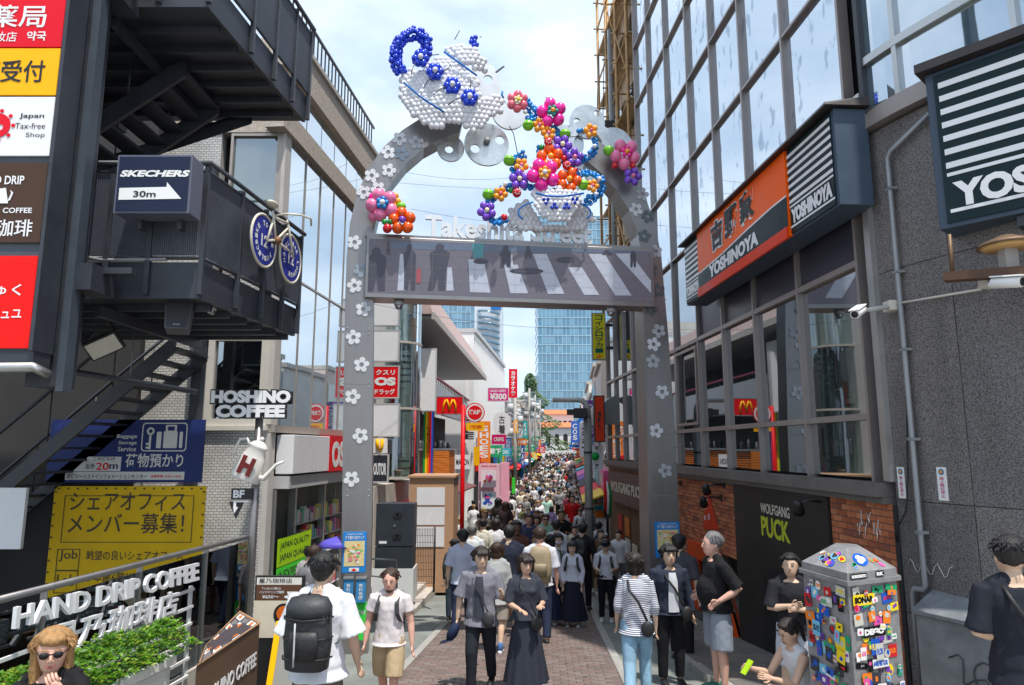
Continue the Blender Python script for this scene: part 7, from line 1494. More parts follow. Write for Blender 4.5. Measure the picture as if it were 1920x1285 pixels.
b = MB(); q = P(1116, 856, 21.7); b.rings([(q, Vector((.13, 0, 0)), Vector((0, 0, .13))), (q + Vector((0, .02, 0)), Vector((.13, 0, 0)), Vector((0, 0, .13)))], 18); obj('green_emblem', b, flat((30, 170, 80), 'emblem_green', .5), None, 'round green emblem on the white tea sign', 'emblem')
# barrel canopy on the facade
t = thing('barrel_canopy', RW.w(15.5, 4.2, .4), 'grey green curved barrel canopy projecting from the far glass facade', 'canopy')
b = MB(); n = 8; vs = []
for s_ in (14.2, 16.6):
    for k in range(n + 1): a = R(90 * k / n); vs.append(RW.w(s_, 3.75 + .95 * math.sin(a), .06 + .75 * math.cos(a)))
b.add(vs, [(k, k + 1, n + 2 + k, n + 1 + k) for k in range(n)], 0, True); b.add([RW.w(14.2, 3.75, .06)] + vs[:n + 1], [(0, k + 1, k + 2) for k in range(n)]); obj('hood', b, mat('canopy_grey', (.20, .22, .21), .5, .1, var=.1), t)
# restaurant name board, menus, timber front on brick base
t = thing('restaurant_name_board', RW.w(11, 1.8, .2), 'brown name board with pale letters and an orange end panel on the brick wall', 'sign')
obj('board', MB().wbox(RW, 10.4, 15.6, 1.3, 2.25, .01, .2), flat((92, 74, 68), 'taupe_board', .5, var=.1), t); obj('orange_panel', MB().wbox(RW, 8.9, 10.38, 1.35, 2.2, .01, .18), M_or, t)
b = MB(); put_text(b, 'WOLFGANG PUCK', lambda u, v, e=0: RW.w(15.2 - u, v, .205 + e), 0, 1.62, 4.2, .32, .02, .01); obj('lettering', b, mat('cream_letter'), t, norm=False)
b = MB(); put_text(b, 'PIZZA BAR', lambda u, v, e=0: RW.w(10.2 - u, v, .185 + e), 0, 1.7, 1.1, .2, .02, .01); obj('lettering', b, flat((120, 40, 20), 'rust_ink', .5), t, norm=False)
t = thing('timber_shop_front', RW.w(12, 0, 0), 'rough timber restaurant entrance with menu cards under the taupe board', 'shop front')
M_tb = mat('rough_timber', (.16, .095, .05), .75, var=.35, vs=4, stretch=(1, 1, .3), bump=.4)
for k in range(16): a = 9.3 + k * .45; obj('plank', MB().wbox(RW, a, a + .43, -.9, 1.28, -.02, random.uniform(.005, .02)), M_tb, t)
obj('doorway', MB().wbox(RW, 10.6, 11.8, -.8, 1.15, .022, .03), M_dark, t)
for a, z, h_, c in ((12.4, -.5, .7, (225, 215, 190)), (13.3, .35, .55, (205, 120, 50)), (13.3, -.5, .75, (230, 225, 215)), (14.3, -.3, 1.2, (190, 60, 50)), (9.7, -.2, .6, (200, 200, 205))): obj('menu_card', MB().wbox(RW, a, a + .6, z, z + h_, .03, .06), flat(c, None, .5, var=.3, vs=12), t)
t = thing('flag_pennants', RW.w(15, 1.5, .4), 'red white and green Italian flag pennant by the timber entrance', 'flag')
for i, c in enumerate(((215, 30, 40), (235, 235, 235), (30, 130, 70))): q = P(1134 + i * 4, 925, 20.5); b = MB(); b.tube([q + Vector((0, 0, .45 - i * .1)), q + Vector((.03, 0, .0)), q - Vector((-.02, 0, .5 + .1 * i))], [.02, .06, .03], 6); obj('stripe', b, flat(c, None, .6), t)
t = thing('shade_umbrella', P(1070, 880, 60), 'pale pink market umbrella above the right of the crowd', 'umbrella'); q = P(1072, 872, 60); obj('canopy', MB().tube([q + Vector((0, 0, .4)), q], [.05, 1.1], 10), flat((235, 205, 195), 'umbrella_pink', .6), t); obj('pole', MB().cyl(q, q - Vector((0, 0, 2.2)), .03, 6), M_grey, t)
# ================================================================ PEOPLE
M_skin = mat('skin', (1, 1, 1), .5, var=.05, vs=20, objcol=True, spec=.35)
M_cloth = mat('cloth', (1, 1, 1), .85, var=.10, vs=9, objcol=True, bump=.25, bs=25, spec=.2)
M_denim = mat('denim', (1, 1, 1), .85, var=.28, vs=5, objcol=True, bump=.4, bs=60, spec=.2)
M_hair = mat('hair', (1, 1, 1), .42, var=.35, vs=14, objcol=True, bump=.8, bs=45, spec=.45, stretch=(3, 3, .5))
M_leather = mat('bag_fabric', (1, 1, 1), .55, var=.15, vs=12, objcol=True, bump=.3, bs=60)
M_shoe = mat('shoe', (1, 1, 1), .55, var=.1, objcol=True)
M_stripe = mat('striped_cotton', (1, 1, 1), .85, var=0); _n = M_stripe.node_tree; _t = _n.nodes.new('ShaderNodeTexCoord'); _s = _n.nodes.new('ShaderNodeSeparateXYZ'); _m = _n.nodes.new('ShaderNodeMath'); _m.operation = 'MULTIPLY'; _m.inputs[1].default_value = 46
_f = _n.nodes.new('ShaderNodeMath'); _f.operation = 'FRACT'; _g = _n.nodes.new('ShaderNodeMath'); _g.operation = 'GREATER_THAN'; _g.inputs[1].default_value = .45; _x = _n.nodes.new('ShaderNodeMix'); _x.data_type = 'RGBA'; _x.inputs[6].default_value = (.03, .04, .10, 1); _x.inputs[7].default_value = (.72, .73, .78, 1)
_n.links.new(_t.outputs['Object'], _s.inputs[0]); _n.links.new(_s.outputs[2], _m.inputs[0]); _n.links.new(_m.outputs[0], _f.inputs[0]); _n.links.new(_f.outputs[0], _g.inputs[0]); _n.links.new(_g.outputs[0], _x.inputs[0]); _n.links.new(_x.outputs[2], _n.nodes['Principled BSDF'].inputs['Base Color'])
def remesh(mb, vox, m, name, smooth=2, wr=0.0, ws=9.0, extra=None):
    me = mb.mesh('tmp', m); fixn(me)
    o = bpy.data.objects.new('tmp', me); r = o.modifiers.new('r', 'REMESH'); r.mode = 'VOXEL'; r.voxel_size = vox; r.use_smooth_shade = True
    out = evald(o); bpy.data.objects.remove(o); bpy.data.meshes.remove(me)
    b = bmesh.new(); b.from_mesh(out)
    for _ in range(smooth): bmesh.ops.smooth_vert(b, verts=b.verts, factor=.5, use_axis_x=True, use_axis_y=True, use_axis_z=True)
    if wr:
        b.normal_update()
        for v in b.verts:
            p = v.co; q = noise.noise((p.x * ws, p.y * ws, p.z * ws * .55)) + .5 * noise.noise((p.x * ws * 2.4 + 5, p.y * ws * 2.4, p.z * ws * 1.6)); v.co += v.normal * q * wr
    if extra is not None:
        tm = extra.mesh('x', m); fixn(tm); b.from_mesh(tm); bpy.data.meshes.remove(tm)
    b.to_mesh(out); b.free(); out.name = name; out.materials.clear(); out.materials.append(m)
    out.polygons.foreach_set('use_smooth', [True] * len(out.polygons)); out.update()
    return out
SKIN = dict(light=(.62, .39, .28), asian=(.62, .42, .30), tan=(.42, .245, .15), pink=(.66, .38, .29), brown=(.16, .08, .05))
HAIRC = dict(black=(.012, .011, .012), brown=(.045, .022, .013), dark=(.022, .015, .012), blond=(.40, .22, .085), grey=(.18, .17, .17))
def person(label, x, y, z, rz, H, sp, lod=1, group=None, hide=False):
    """facing -Y at rz=0; image-left side of the body is index 0 (x<0)"""
    t = bpy.data.objects.new('person', None); COL.objects.link(t); t.location = (x, y, z); t.rotation_euler = (0, 0, rz); props(t, label, 'person', group)
    g_ = sp.get; k = H / 1.75; vox = (.011, .016, .024)[lod]; fat = g_('fat', 1.0); fem = g_('fem', False)
    def part(name, me, col, lab=None):
        o = bpy.data.objects.new(name, me); COL.objects.link(o); o.parent = t; o.color = tuple(col) + (1,)
        if lab: o['label'] = lab
        return o
    V = Vector
    lx, ly = g_('lean', (0, 0)); hp = V((0, 0, .93)); sw = (.165 if fem else .19) * (1 + (fat - 1) * .5)
    up_ = V((lx, ly, .50)); up_ = up_.normalized() * .50; ch = hp + up_
    yaw = g_('twist', 0); cz, sz_ = math.cos(yaw), math.sin(yaw); X_ = V((cz, sz_, 0)); Y_ = V((-sz_, cz, 0))
    legs = g_('legs', (((-.04, 0, -1), (-.01, .03, -1)), ((.04, 0, -1), (.01, .03, -1))))
    arms = g_('arms', (((-.2, .05, -1), (-.04, -.15, -1)), ((.2, .05, -1), (.04, -.15, -1))))
    if g_('bottom', ' ')[0] == 'longskirt': legs = (((-.04, 0, -1), (-.01, .03, -1)), ((.04, 0, -1), (.01, .03, -1)))
    hipw = .088 * (1 + (fat - 1) * .3)
    J = {}
    for i, sg in ((0, -1), (1, 1)):
        h = hp + V((sg * hipw, 0, -.03)); kn = h + V(legs[i][0]).normalized() * .42; an = kn + V(legs[i][1]).normalized() * .40; J['leg', i] = (h, kn, an)
        s_ = ch + X_ * (sg * sw) + V((0, 0, -.035)); el = s_ + V(arms[i][0]).normalized() * .285; wr_ = el + V(arms[i][1]).normalized() * .25; J['arm', i] = (s_, el, wr_)
    low = min(J['leg', 0][2].z, J['leg', 1][2].z) - .075
    base = V((0, 0, -low)) if not g_('nofit') else V((0, 0, g_('hipz', 0)))
    T = lambda p: (V(p) + base) * k
    # ---- head frame
    hy, hx = g_('head', (0, 0)); HR = Euler((hx, 0, hy)).to_matrix(); hc = ch + up_.normalized() * .0 + V((0, -.018, .178)) + V((lx * .1, ly * .1, 0)) + HR @ V((0, -.012, 0))
    hs = g_('hs', 1.08) * (1.0 if not fem else .97)
    HD = lambda a, b_, c: hc + HR @ (V((a, b_, c)) * hs)
    def spine(u): return hp.lerp(ch, u)
    W1 = fat; tors = [(-.06, .150 * W1, .115 * W1), (.0, .160 * W1, .118 * W1), (.25, .138 * W1, .105 * W1), (.45, .135 * W1, .102 * W1), (.72, .160, .118), (.90, .168, .105), (1.0, .12, .085), (1.06, .062, .062)]
    if fem: tors = [(a, b_ * .9, c * .9) for a, b_, c in tors]
    def rings(lst, inf, lo=-9, hi=9, nn=20):
        out = []
        for u, a, c in lst:
            if lo <= u <= hi: out.append((T(spine(u)), X_ * (a + inf) * k, Y_ * (c + inf) * k))
        return out
    b = MB(); b.rings(rings(tors, 0), 18); b.tube([T(ch - X_ * .15 + V((0, .01, -.015))), T(ch + V((0, .015, .045))), T(ch + X_ * .15 + V((0, .01, -.015)))], [.04 * k, .06 * k, .04 * k], 10)
    if fat > 1.15: b.ball(T(hp + V((0, -.05, .17))), .17 * k, 14, 10, sc=(1, .95, 1.05))
    b.tube([T(ch + V((0, 0, -.02))), T(ch + V((0, -.003, .06))), T(HD(0, .015, -.06))], [.066 * k, .052 * k, .054 * k], 12)
    b.ball(T(HD(0, .008, .02)), .1 * k * hs, 20, 16, sc=(.84, .98, 1.05)); b.rings([(T(HD(0, -.03, -.115)), HR @ V((.028, 0, 0)) * k * hs, HR @ V((0, .032, 0)) * k * hs), (T(HD(0, -.026, -.085)), HR @ V((.055, 0, 0)) * k * hs, HR @ V((0, .062, 0)) * k * hs), (T(HD(0, -.012, -.03)), HR @ V((.073, 0, 0)) * k * hs, HR @ V((0, .083, 0)) * k * hs), (T(HD(0, -.005, .03)), HR @ V((.078, 0, 0)) * k * hs, HR @ V((0, .09, 0)) * k * hs)], 16)
    th = .082 * (1 + (fat - 1) * .6)
    for i, sg in ((0, -1), (1, 1)):
        h, kn, an = J['leg', i]; b.tube([T(h + V((0, 0, .05))), T(h.lerp(kn, .25)), T(h.lerp(kn, .9)), T(kn), T(kn.lerp(an, .3) + V((0, .012, 0))), T(kn.lerp(an, .9)), T(an)], [q * k for q in (th, th * .98, .058, .054, .056, .037, .037)], 12)
        s_, el, wr_ = J['arm', i]; b.tube([T(s_ - X_ * sg * .04 + V((0, 0, .0))), T(s_), T(s_.lerp(el, .5)), T(el), T(el.lerp(wr_, .3)), T(wr_)], [q * k * (.88 if fem else 1) for q in (.055, .060, .052, .044, .044, .028)], 10)
        fd = V(arms[i][1]).normalized(); side = g_('palm', (V((0, -1, 0)), V((0, -1, 0))))[i]; side = (V(side) - fd * V(side).dot(fd)).normalized(); nr = fd.cross(side)
        pc = wr_ + fd * .05; b.rings([(T(wr_ - fd * .01), side * .024 * k, nr * .018 * k), (T(wr_ + fd * .03), side * .036 * k, nr * .015 * k), (T(wr_ + fd * .085), side * .040 * k, nr * .014 * k), (T(wr_ + fd * .1), side * .034 * k, nr * .01 * k)], 10)
        h, kn, an = J['leg', i]; b.tube([T(an + V((0, .03, -.02))), T(an + V((0, -.05, -.05))), T(an + V((0, -.12, -.055)))], [.034 * k, .032 * k, .022 * k], 8)
    ex = MB()
    fc = g_('curl', .5)
    for i, sg in ((0, -1), (1, 1)):
        s_, el, wr_ = J['arm', i]; fd = V(arms[i][1]).normalized(); side = (V(g_('palm', (V((0, -1, 0)), V((0, -1, 0))))[i])); side = (side - fd * side.dot(fd)).normalized(); nr = fd.cross(side) * (1 if sg < 0 else -1)
        if lod == 0:
            for j, (o_, l) in enumerate(((.030, .068), (.011, .076), (-.010, .070), (-.029, .056))):
                p0 = wr_ + fd * .085 + side * o_; p1 = p0 + fd * l * .5 + nr * l * .25 * fc; p2 = p1 + fd * l * .35 + nr * l * .5 * fc; ex.tube([T(p0), T(p1), T(p2)], [.0095 * k, .0088 * k, .007 * k], 6)
            p0 = wr_ + fd * .03 + side * .03; ex.tube([T(p0), T(p0 + fd * .03 + side * .022), T(p0 + fd * .055 + side * .024 + nr * .012)], [.012 * k, .0105 * k, .008 * k], 6)
        elif lod == 1: ex.tube([T(wr_ + fd * .08), T(wr_ + fd * .13 + nr * .015), T(wr_ + fd * .155 + nr * .04)], [.026 * k, .022 * k, .014 * k], 6, sx=1)
    if lod < 2:
        ex.tube([T(HD(0, -.088, .022)), T(HD(0, -.104, -.006)), T(HD(0, -.108, -.022)), T(HD(0, -.094, -.03))], [.007 * k, .010 * k, .0125 * k, .009 * k], 8)
        for sg in (-1, 1): ex.ball(T(HD(sg * .080, .012, -.005)), .022 * k, 8, 6, sc=(.45, .8, 1.35)); ex.ball(T(HD(sg * .011, -.097, -.026)), .008 * k, 6, 4)
    body = part('body', remesh(b, vox * (1 if lod else 1), M_skin, 'body', 2, extra=ex), SKIN[g_('skin', 'asian')])
    # ---- face
    if lod < 2:
        b = MB(); e = MB(); br_ = MB(); mo = MB()
        for sg in (-1, 1):
            b.ball(T(HD(sg * .030, -.0845, .012)), .0115 * k, 8, 6, sc=(1.1, .5, .5)); e.ball(T(HD(sg * .030, -.0895, .012)), .0056 * k, 8, 6, sc=(1, .5, 1)); br_.tube([T(HD(sg * .014, -.097, .034)), T(HD(sg * .032, -.094, .039)), T(HD(sg * .048, -.083, .033))], .0042 * k, 5)
            e.tube([T(HD(sg * .017, -.0955, .018)), T(HD(sg * .03, -.0945, .0215)), T(HD(sg * .043, -.088, .017))], .0022 * k, 4)
        sm = g_('smile', 0)
        mo.tube([T(HD(-.026, -.085, -.055 + .010 * sm)), T(HD(-.012, -.0955, -.060)), T(HD(0, -.0985, -.061)), T(HD(.012, -.0955, -.060)), T(HD(.026, -.085, -.055 + .010 * sm))], [.003 * k, .006 * k, .0065 * k, .006 * k, .003 * k], 6)
        if not g_('glasses') and not g_('mask'): obj('eyes', b, M_white, None).parent = t; obj('pupils', e, M_ink, None).parent = t
        part('eyebrows', br_.mesh('eyebrows', M_hair), HAIRC[g_('hairc', 'black')])
        if not g_('mask'):
            part('lips', mo.mesh('lips', M_skin), (.42, .12, .10) if fem else (.40, .17, .13))
            if sm: tb = MB().tube([T(HD(-.016, -.099, -.0585)), T(HD(0, -.104, -.060)), T(HD(.016, -.099, -.0585))], .0032 * k, 5); obj('teeth', tb, M_white, None).parent = t
        else: mk = MB().ball(T(HD(0, -.045, -.045)), .062 * k, 14, 10, sc=(1.1, .98, .85)); part('face_mask', mk.mesh('face_mask', M_cloth), (.75, .76, .78))
        if g_('glasses'):
            gl = MB()
            for sg in (-1, 1): gl.rings([(T(HD(sg * .036, -.094, .010)), HR @ V((.027, 0, 0)) * k, HR @ V((0, 0, .022)) * k), (T(HD(sg * .036, -.101, .010)), HR @ V((.026, 0, 0)) * k, HR @ V((0, 0, .021)) * k)], 12); gl.tube([T(HD(sg * .062, -.095, .016)), T(HD(sg * .082, -.02, .014)), T(HD(sg * .083, .015, .006))], .0035 * k, 5)
            gl.tube([T(HD(-.012, -.1, .016)), T(HD(.012, -.1, .016))], .004 * k, 5); part('sunglasses', gl.mesh('sunglasses', M_leather), (.008, .008, .009))
        if g_('beard'):
            bd = MB(); bd.rings([(T(HD(0, -.035, -.118)), HR @ V((.03, 0, 0)) * k, HR @ V((0, .033, 0)) * k), (T(HD(0, -.027, -.09)), HR @ V((.058, 0, 0)) * k, HR @ V((0, .066, 0)) * k), (T(HD(0, -.010, -.065)), HR @ V((.067, 0, 0)) * k, HR @ V((0, .080, 0)) * k), (T(HD(0, .01, -.035)), HR @ V((.074, 0, 0)) * k, HR @ V((0, .07, 0)) * k)], 14); part('beard', bd.mesh('beard', M_hair), HAIRC[g_('hairc', 'black')])
    # ---- hair
    hst = g_('hair', 'short'); b = MB()
    hcol = HAIRC[g_('hairc', 'black')]
    if hst != 'bald':
        b.ball(T(HD(0, .024, .040)), .1 * k * hs, 20, 14, sc=(.95, 1.0, 1.03))
        if hst == 'short': b.ball(T(HD(0, -.018, .088)), .07 * k * hs, 14, 10, sc=(1.0, 1.05, .55)); b.ball(T(HD(0, .05, .0)), .08 * k, 14, 10, sc=(.95, .75, 1.0))
        if hst == 'buzz': pass
        if hst in ('bob', 'long', 'messy'):
            b.ball(T(HD(0, -.030, .078)), .07 * k * hs, 14, 10, sc=(1.05, 1.0, .62))
            if hst != 'messy' or True:
                zl = dict(bob=-.12, long=-.30, messy=-.02)[hst]
                for sg in (-1, 1): b.tube([T(HD(sg * .062, .0, .07)), T(HD(sg * .086, .0, .0)), T(HD(sg * .088, .01, zl * .6)), T(HD(sg * .074, .015, zl))], [.028 * k, .030 * k, .030 * k, .02 * k], 8)
                b.rings([(T(HD(0, .045, .03)), HR @ V((.088, 0, 0)) * k, HR @ V((0, .06, 0)) * k), (T(HD(0, .055, zl * .5)), HR @ V((.09, 0, 0)) * k, HR @ V((0, .055, 0)) * k), (T(HD(0, .06, zl)), HR @ V((.078, 0, 0)) * k, HR @ V((0, .04, 0)) * k)], 14)
            if hst != 'long':
                for j in range(7): u = (j - 3) / 3; b.tube([T(HD(u * .045, -.05, .11)), T(HD(u * .058, -.094, .075)), T(HD(u * .062, -.100, .042 + .006 * (j % 2)))], [.018 * k, .016 * k, .007 * k], 6)
        if hst == 'bun': b.ball(T(HD(0, .1, .08)), .045 * k, 10, 8); b.ball(T(HD(0, -.02, .085)), .068 * k, 12, 8, sc=(1.05, 1, .6))
        if hst == 'pony': b.tube([T(HD(0, .10, .04)), T(HD(0, .15, -.02)), T(HD(0, .13, -.16))], [.03 * k, .035 * k, .015 * k], 8); b.ball(T(HD(0, -.02, .085)), .068 * k, 12, 8, sc=(1.05, 1, .6))
        sx = MB() if lod < 2 else None; rs_ = random.Random(int(abs(x) * 997) + int(y * 31))
        if sx:
            lg = dict(bob=-.10, long=-.27, messy=.02).get(hst, .0)
            for q in range(g_('ns', 170) if lod == 0 else 70):
                a = rs_.uniform(-2.2, 2.2) + math.pi / 2; e_ = rs_.uniform(.15, 1.35); dx, dy, dz = math.cos(a) * math.cos(e_), math.sin(a) * math.cos(e_), math.sin(e_); p0 = V((dx * .094, .022 + dy * .098, .04 + dz * .10)); tg = V((dx * .5 + rs_.uniform(-.3, .3), dy * .5 + rs_.uniform(-.2, .2), -.5))
                p1 = p0 + tg * .02; pts = [p0 * .97, p1, p1 + tg * .03 + V((dx, dy, 0)) * .004]
                if hst in ('long', 'bob', 'messy') and dy > -.55: wv = g_('curly', .004); pts += [V((dx * .093 + rs_.uniform(-wv, wv), .03 + dy * .082, lg * u_ + rs_.uniform(-.01, .01))) for u_ in (.1, .4, .7, 1.05)]
                n_ = len(pts); sx.tube([T(HD(*p)) for p in pts], [(.0065 - .0045 * r / n_) * k for r in range(n_)], 4)
        part('hair', remesh(b, max(.010, vox * .85), M_hair, 'hair', 1, .005 if lod < 2 else .003, 26, extra=sx), hcol)
    if g_('cap'):
        b = MB(); b.ball(T(HD(0, .012, .055)), .106 * k, 18, 10, sc=(.9, 1.0, .82)); b.rings([(T(HD(0, -.06, .058)), HR @ V((.075, 0, 0)) * k, HR @ V((0, .09, 0)) * k), (T(HD(0, -.065, .066)), HR @ V((.07, 0, 0)) * k, HR @ V((0, .085, 0)) * k)], 16); part('cap', b.mesh('cap', M_cloth), g_('cap'))
    # ---- bottoms
    bt = g_('bottom', ('pants', (.02, .02, .025))); bm_ = M_denim if bt[0] == 'jeans' else M_cloth
    if bt[0] in ('pants', 'jeans', 'shorts', 'wide'):
        b = MB(); b.rings(rings(tors, .016, -.1, .4), 18)
        for i, sg in ((0, -1), (1, 1)):
            h, kn, an = J['leg', i]; wd = dict(pants=(.100, .076, .060), jeans=(.102, .078, .066), shorts=(.115, .108, .10), wide=(.112, .105, .115))[bt[0]]
            if bt[0] == 'shorts': b.tube([T(h + V((0, 0, .06))), T(h.lerp(kn, .4)), T(h.lerp(kn, bt[2] if len(bt) > 2 else .92))], [q * k * (fat ** .5) for q in (.102, wd[0], wd[1])], 14)
            else: b.tube([T(h + V((0, 0, .06))), T(h.lerp(kn, .35)), T(kn), T(kn.lerp(an, .5)), T(kn.lerp(an, .98))], [q * k * (fat ** .5) for q in (.102, wd[0], wd[1], (wd[1] + wd[2]) / 2, wd[2])], 14)
        part('trousers' if bt[0] != 'shorts' else 'shorts', remesh(b, vox * 1.1, bm_, 'trousers', 1, .007 if lod < 2 else .004, 8), bt[1])
    if bt[0] in ('skirt', 'longskirt'):
        L_ = .42 if bt[0] == 'skirt' else .78; b = MB(); n = 48; vs = []; fs = []; R_ = 12
        for r in range(R_ + 1):
            u = r / R_; c = T(hp + V((0, 0, .14 - u * (L_ + .14)))); fl = (.118 if fem else .14) + u * (.10 if bt[0] == 'skirt' else .13)
            for j in range(n): a = 2 * math.pi * j / n; q = fl * (1 + .07 * u * math.sin(a * 11) + .05 * u * math.sin(a * 3 + 1)); vs.append(c + V((math.cos(a) * q * 1.15 * k, math.sin(a) * q * .92 * k, 0)))
        for r in range(R_):
            for j in range(n): fs.append((r * n + j, r * n + (j + 1) % n, (r + 1) * n + (j + 1) % n, (r + 1) * n + j))
        fs.append(tuple(range(n))); b.add(vs, fs, 0, True); me = b.mesh('skirt', M_cloth); fixn(me); part('skirt', me, bt[1])
    # ---- top
    tp_ = g_('top', ('tee', (.7, .7, .7))); hem = tp_[2] if len(tp_) > 2 else -.10; slv = dict(tee=.55, shirt=.72, long=2.0, half=.95, none=0, three=1.4)[tp_[0]]; tm = tp_[3] if len(tp_) > 3 else M_cloth
    b = MB(); loose = g_('loose', .0); tl = [(hem, (.150 + .026 + loose) * W1, (.115 + .026 + loose) * W1)] + [(u, a + loose * .6 * (1 if u < .8 else .2), c + loose * .6 * (1 if u < .8 else .2)) for u, a, c in tors if u > hem + .02 and u < 1.05]
    if fem: tl = [(u, a * .97, c * .97) for u, a, c in tl]
    b.rings(rings(tl, .020), 20); b.tube([T(ch - X_ * .15 + V((0, .01, -.012))), T(ch - X_ * .055 + V((0, .012, .028))), T(ch + X_ * .055 + V((0, .012, .028))), T(ch + X_ * .15 + V((0, .01, -.012)))], [.056 * k, .060 * k, .060 * k, .056 * k], 12)
    if fat > 1.15: b.ball(T(hp + V((0, -.05, .17))), .19 * k, 14, 10, sc=(1, .95, 1.05))
    if fem and tp_[0] != 'none':
        for sg in (-1, 1): b.ball(T(ch + X_ * sg * .065 - Y_ * .085 + V((0, 0, -.15))), .062 * k, 10, 8)
    for i, sg in ((0, -1), (1, 1)):
        s_, el, wr_ = J['arm', i]; ao = 0
        if slv > 0:
            pts = [T(s_ - X_ * sg * .06 + V((0, 0, .005))), T(s_ + V((0, 0, .004)))]; rr = [.062, .066]
            if slv <= 1: pts += [T(s_.lerp(el, slv * .6)), T(s_.lerp(el, slv))]; rr += [.062 + loose * .5, .066 + loose]
            else: pts += [T(s_.lerp(el, .6)), T(el), T(el.lerp(wr_, (slv - 1) * .95))]; rr += [.058, .052 + loose * .4, .038 + loose * .3]
            b.tube(pts, [q * k * (.86 if fem else 1) for q in rr], 14)
    part('top' if tp_[0] != 'long' else 'jacket', remesh(b, vox * 1.05, tm, 'top', 2, .010 if lod < 2 else .004, 9), tp_[1])
    if g_('inner'):
        b = MB(); b.rings([(T(spine(u)) - Y_ * (c + .022) * k, X_ * .055 * k, V((0, 0, .02)) * k) for u, c in ((0, .115), (.01, .115))], 8) if False else None
        b = MB(); vs = []; 
        prof = ((-.02, .118, .07), (.3, .108, .065), (.72, .122, .06), (.95, .09, .045))
        for u, c, w_ in prof:
            p_ = spine(u); 
            for q in (-1, -.5, 0, .5, 1): vs.append(T(p_ + X_ * q * w_ - Y_ * (c * W1 + .034 - .02 * abs(q) + loose)))
        b.add(vs, [(r * 5 + j, r * 5 + j + 1, r * 5 + 6 + j, r * 5 + 5 + j) for r in range(3) for j in range(4)], 0, True); part('inner_shirt', b.mesh('inner_shirt', M_cloth), g_('inner'))
    # ---- shoes
    if not g_('noshoes'):
        for i in (0, 1):
            an = J['leg', i][2]; fdx = g_('toe', (0, 0))[i]; F = V((math.sin(fdx), -math.cos(fdx), 0)); Sd = V((math.cos(fdx), math.sin(fdx), 0)); ax = an + V((0, 0, -.035)); b = MB()
            b.rings([(T(ax - F * .055 + V((0, 0, -.01))), Sd * .030 * k, V((0, 0, .03)) * k), (T(ax + F * .0 + V((0, 0, .0))), Sd * .040 * k, V((0, 0, .042)) * k), (T(ax + F * .09 + V((0, 0, -.012))), Sd * .044 * k, V((0, 0, .028)) * k), (T(ax + F * .17 + V((0, 0, -.02))), Sd * .036 * k, V((0, 0, .020)) * k), (T(ax + F * .195 + V((0, 0, -.024))), Sd * .015 * k, V((0, 0, .01)) * k)], 12)
            part('shoe', b.mesh('shoe', M_shoe), g_('shoe', (.02, .02, .02)))
            if g_('socks'): part('sock', MB().tube([T(an + V((0, 0, -.02))), T(an.lerp(J['leg', i][1], .18)), T(an.lerp(J['leg', i][1], .24))], [.045 * k, .043 * k, .045 * k], 10).mesh('sock', M_cloth), g_('socks'))
    # ---- bags
    bp = g_('backpack')
    if bp:
        b = MB(); c = T(spine(.55) + Y_ * (.205 + loose)); Bh = g_('bph', .46); Rm = Matrix((X_, Y_, V((0, 0, 1)))).transposed()
        vs = []; rs = []
        for u, a, d in ((-.5, .10, .05), (-.46, .135, .085), (-.1, .15, .10), (.3, .14, .09), (.46, .11, .07), (.52, .06, .03)): rs.append((c + V((0, 0, u * Bh * k)), X_ * a * k * (Bh / .46) ** 1.1, Y_ * d * k))
        n = 24; 
        for cc, a_, d_ in rs:
            for j in range(n): an = 2 * math.pi * j / n; cx_, sx_2 = math.cos(an), math.sin(an); p_ = 3.2; m_2 = (abs(cx_) ** p_ + abs(sx_2) ** p_) ** (-1 / p_); vs.append(cc + a_ * cx_ * m_2 + d_ * sx_2 * m_2)
        b.add(vs, [(r * n + j, r * n + (j + 1) % n, (r + 1) * n + (j + 1) % n, (r + 1) * n + j) for r in range(5) for j in range(n)] + [tuple(range(n))[::-1], tuple(5 * n + j for j in range(n))], 0, True); me = b.mesh('backpack', M_leather); fixn(me); bo = part('backpack', me, bp)
        if lod < 2:
            b = MB(); cf = c + Y_ * .1 * k; b.rings([(cf + V((0, 0, -.17 * k)), X_ * .10 * k, Y_ * .03 * k), (cf + V((0, 0, -.02 * k)), X_ * .115 * k, Y_ * .035 * k), (cf + V((0, 0, .03 * k)), X_ * .10 * k, Y_ * .02 * k)], 16); pk = part('front_pocket', b.mesh('front_pocket', M_leather), [q * .8 for q in bp])
            b = MB().tube([c + Y_ * .02 + V((0, 0, .24 * k)) - X_ * .04, c + V((0, 0, .29 * k)), c + Y_ * .02 + V((0, 0, .24 * k)) + X_ * .04], .010 * k, 6); part('grab_handle', b.mesh('grab_handle', M_leather), [q * .7 for q in bp])
            if lod == 0:
                b = MB(); cc = c + V((0, 0, Bh * k * .33)); wb = (Bh / .46) ** 1.1; b.rings([(cc + V((0, 0, -.06 * k)), X_ * .15 * k * wb, Y_ * .115 * k), (cc + V((0, 0, .02 * k)), X_ * .148 * k * wb, Y_ * .112 * k), (cc + V((0, 0, .08 * k)), X_ * .12 * k * wb, Y_ * .085 * k)], 24); part('top_flap', b.mesh('top_flap', M_leather), [q * 1.5 for q in bp])
                b = MB(); b.tube([c + Y_ * .145 * k + X_ * .05 * k + V((0, 0, u_ * k)) for u_ in (.10, 0, -.12, -.2)], .007 * k, 4); part('reflective_strip', b.mesh('reflective_strip', M_cloth), (.5, .5, .52)); b = MB()
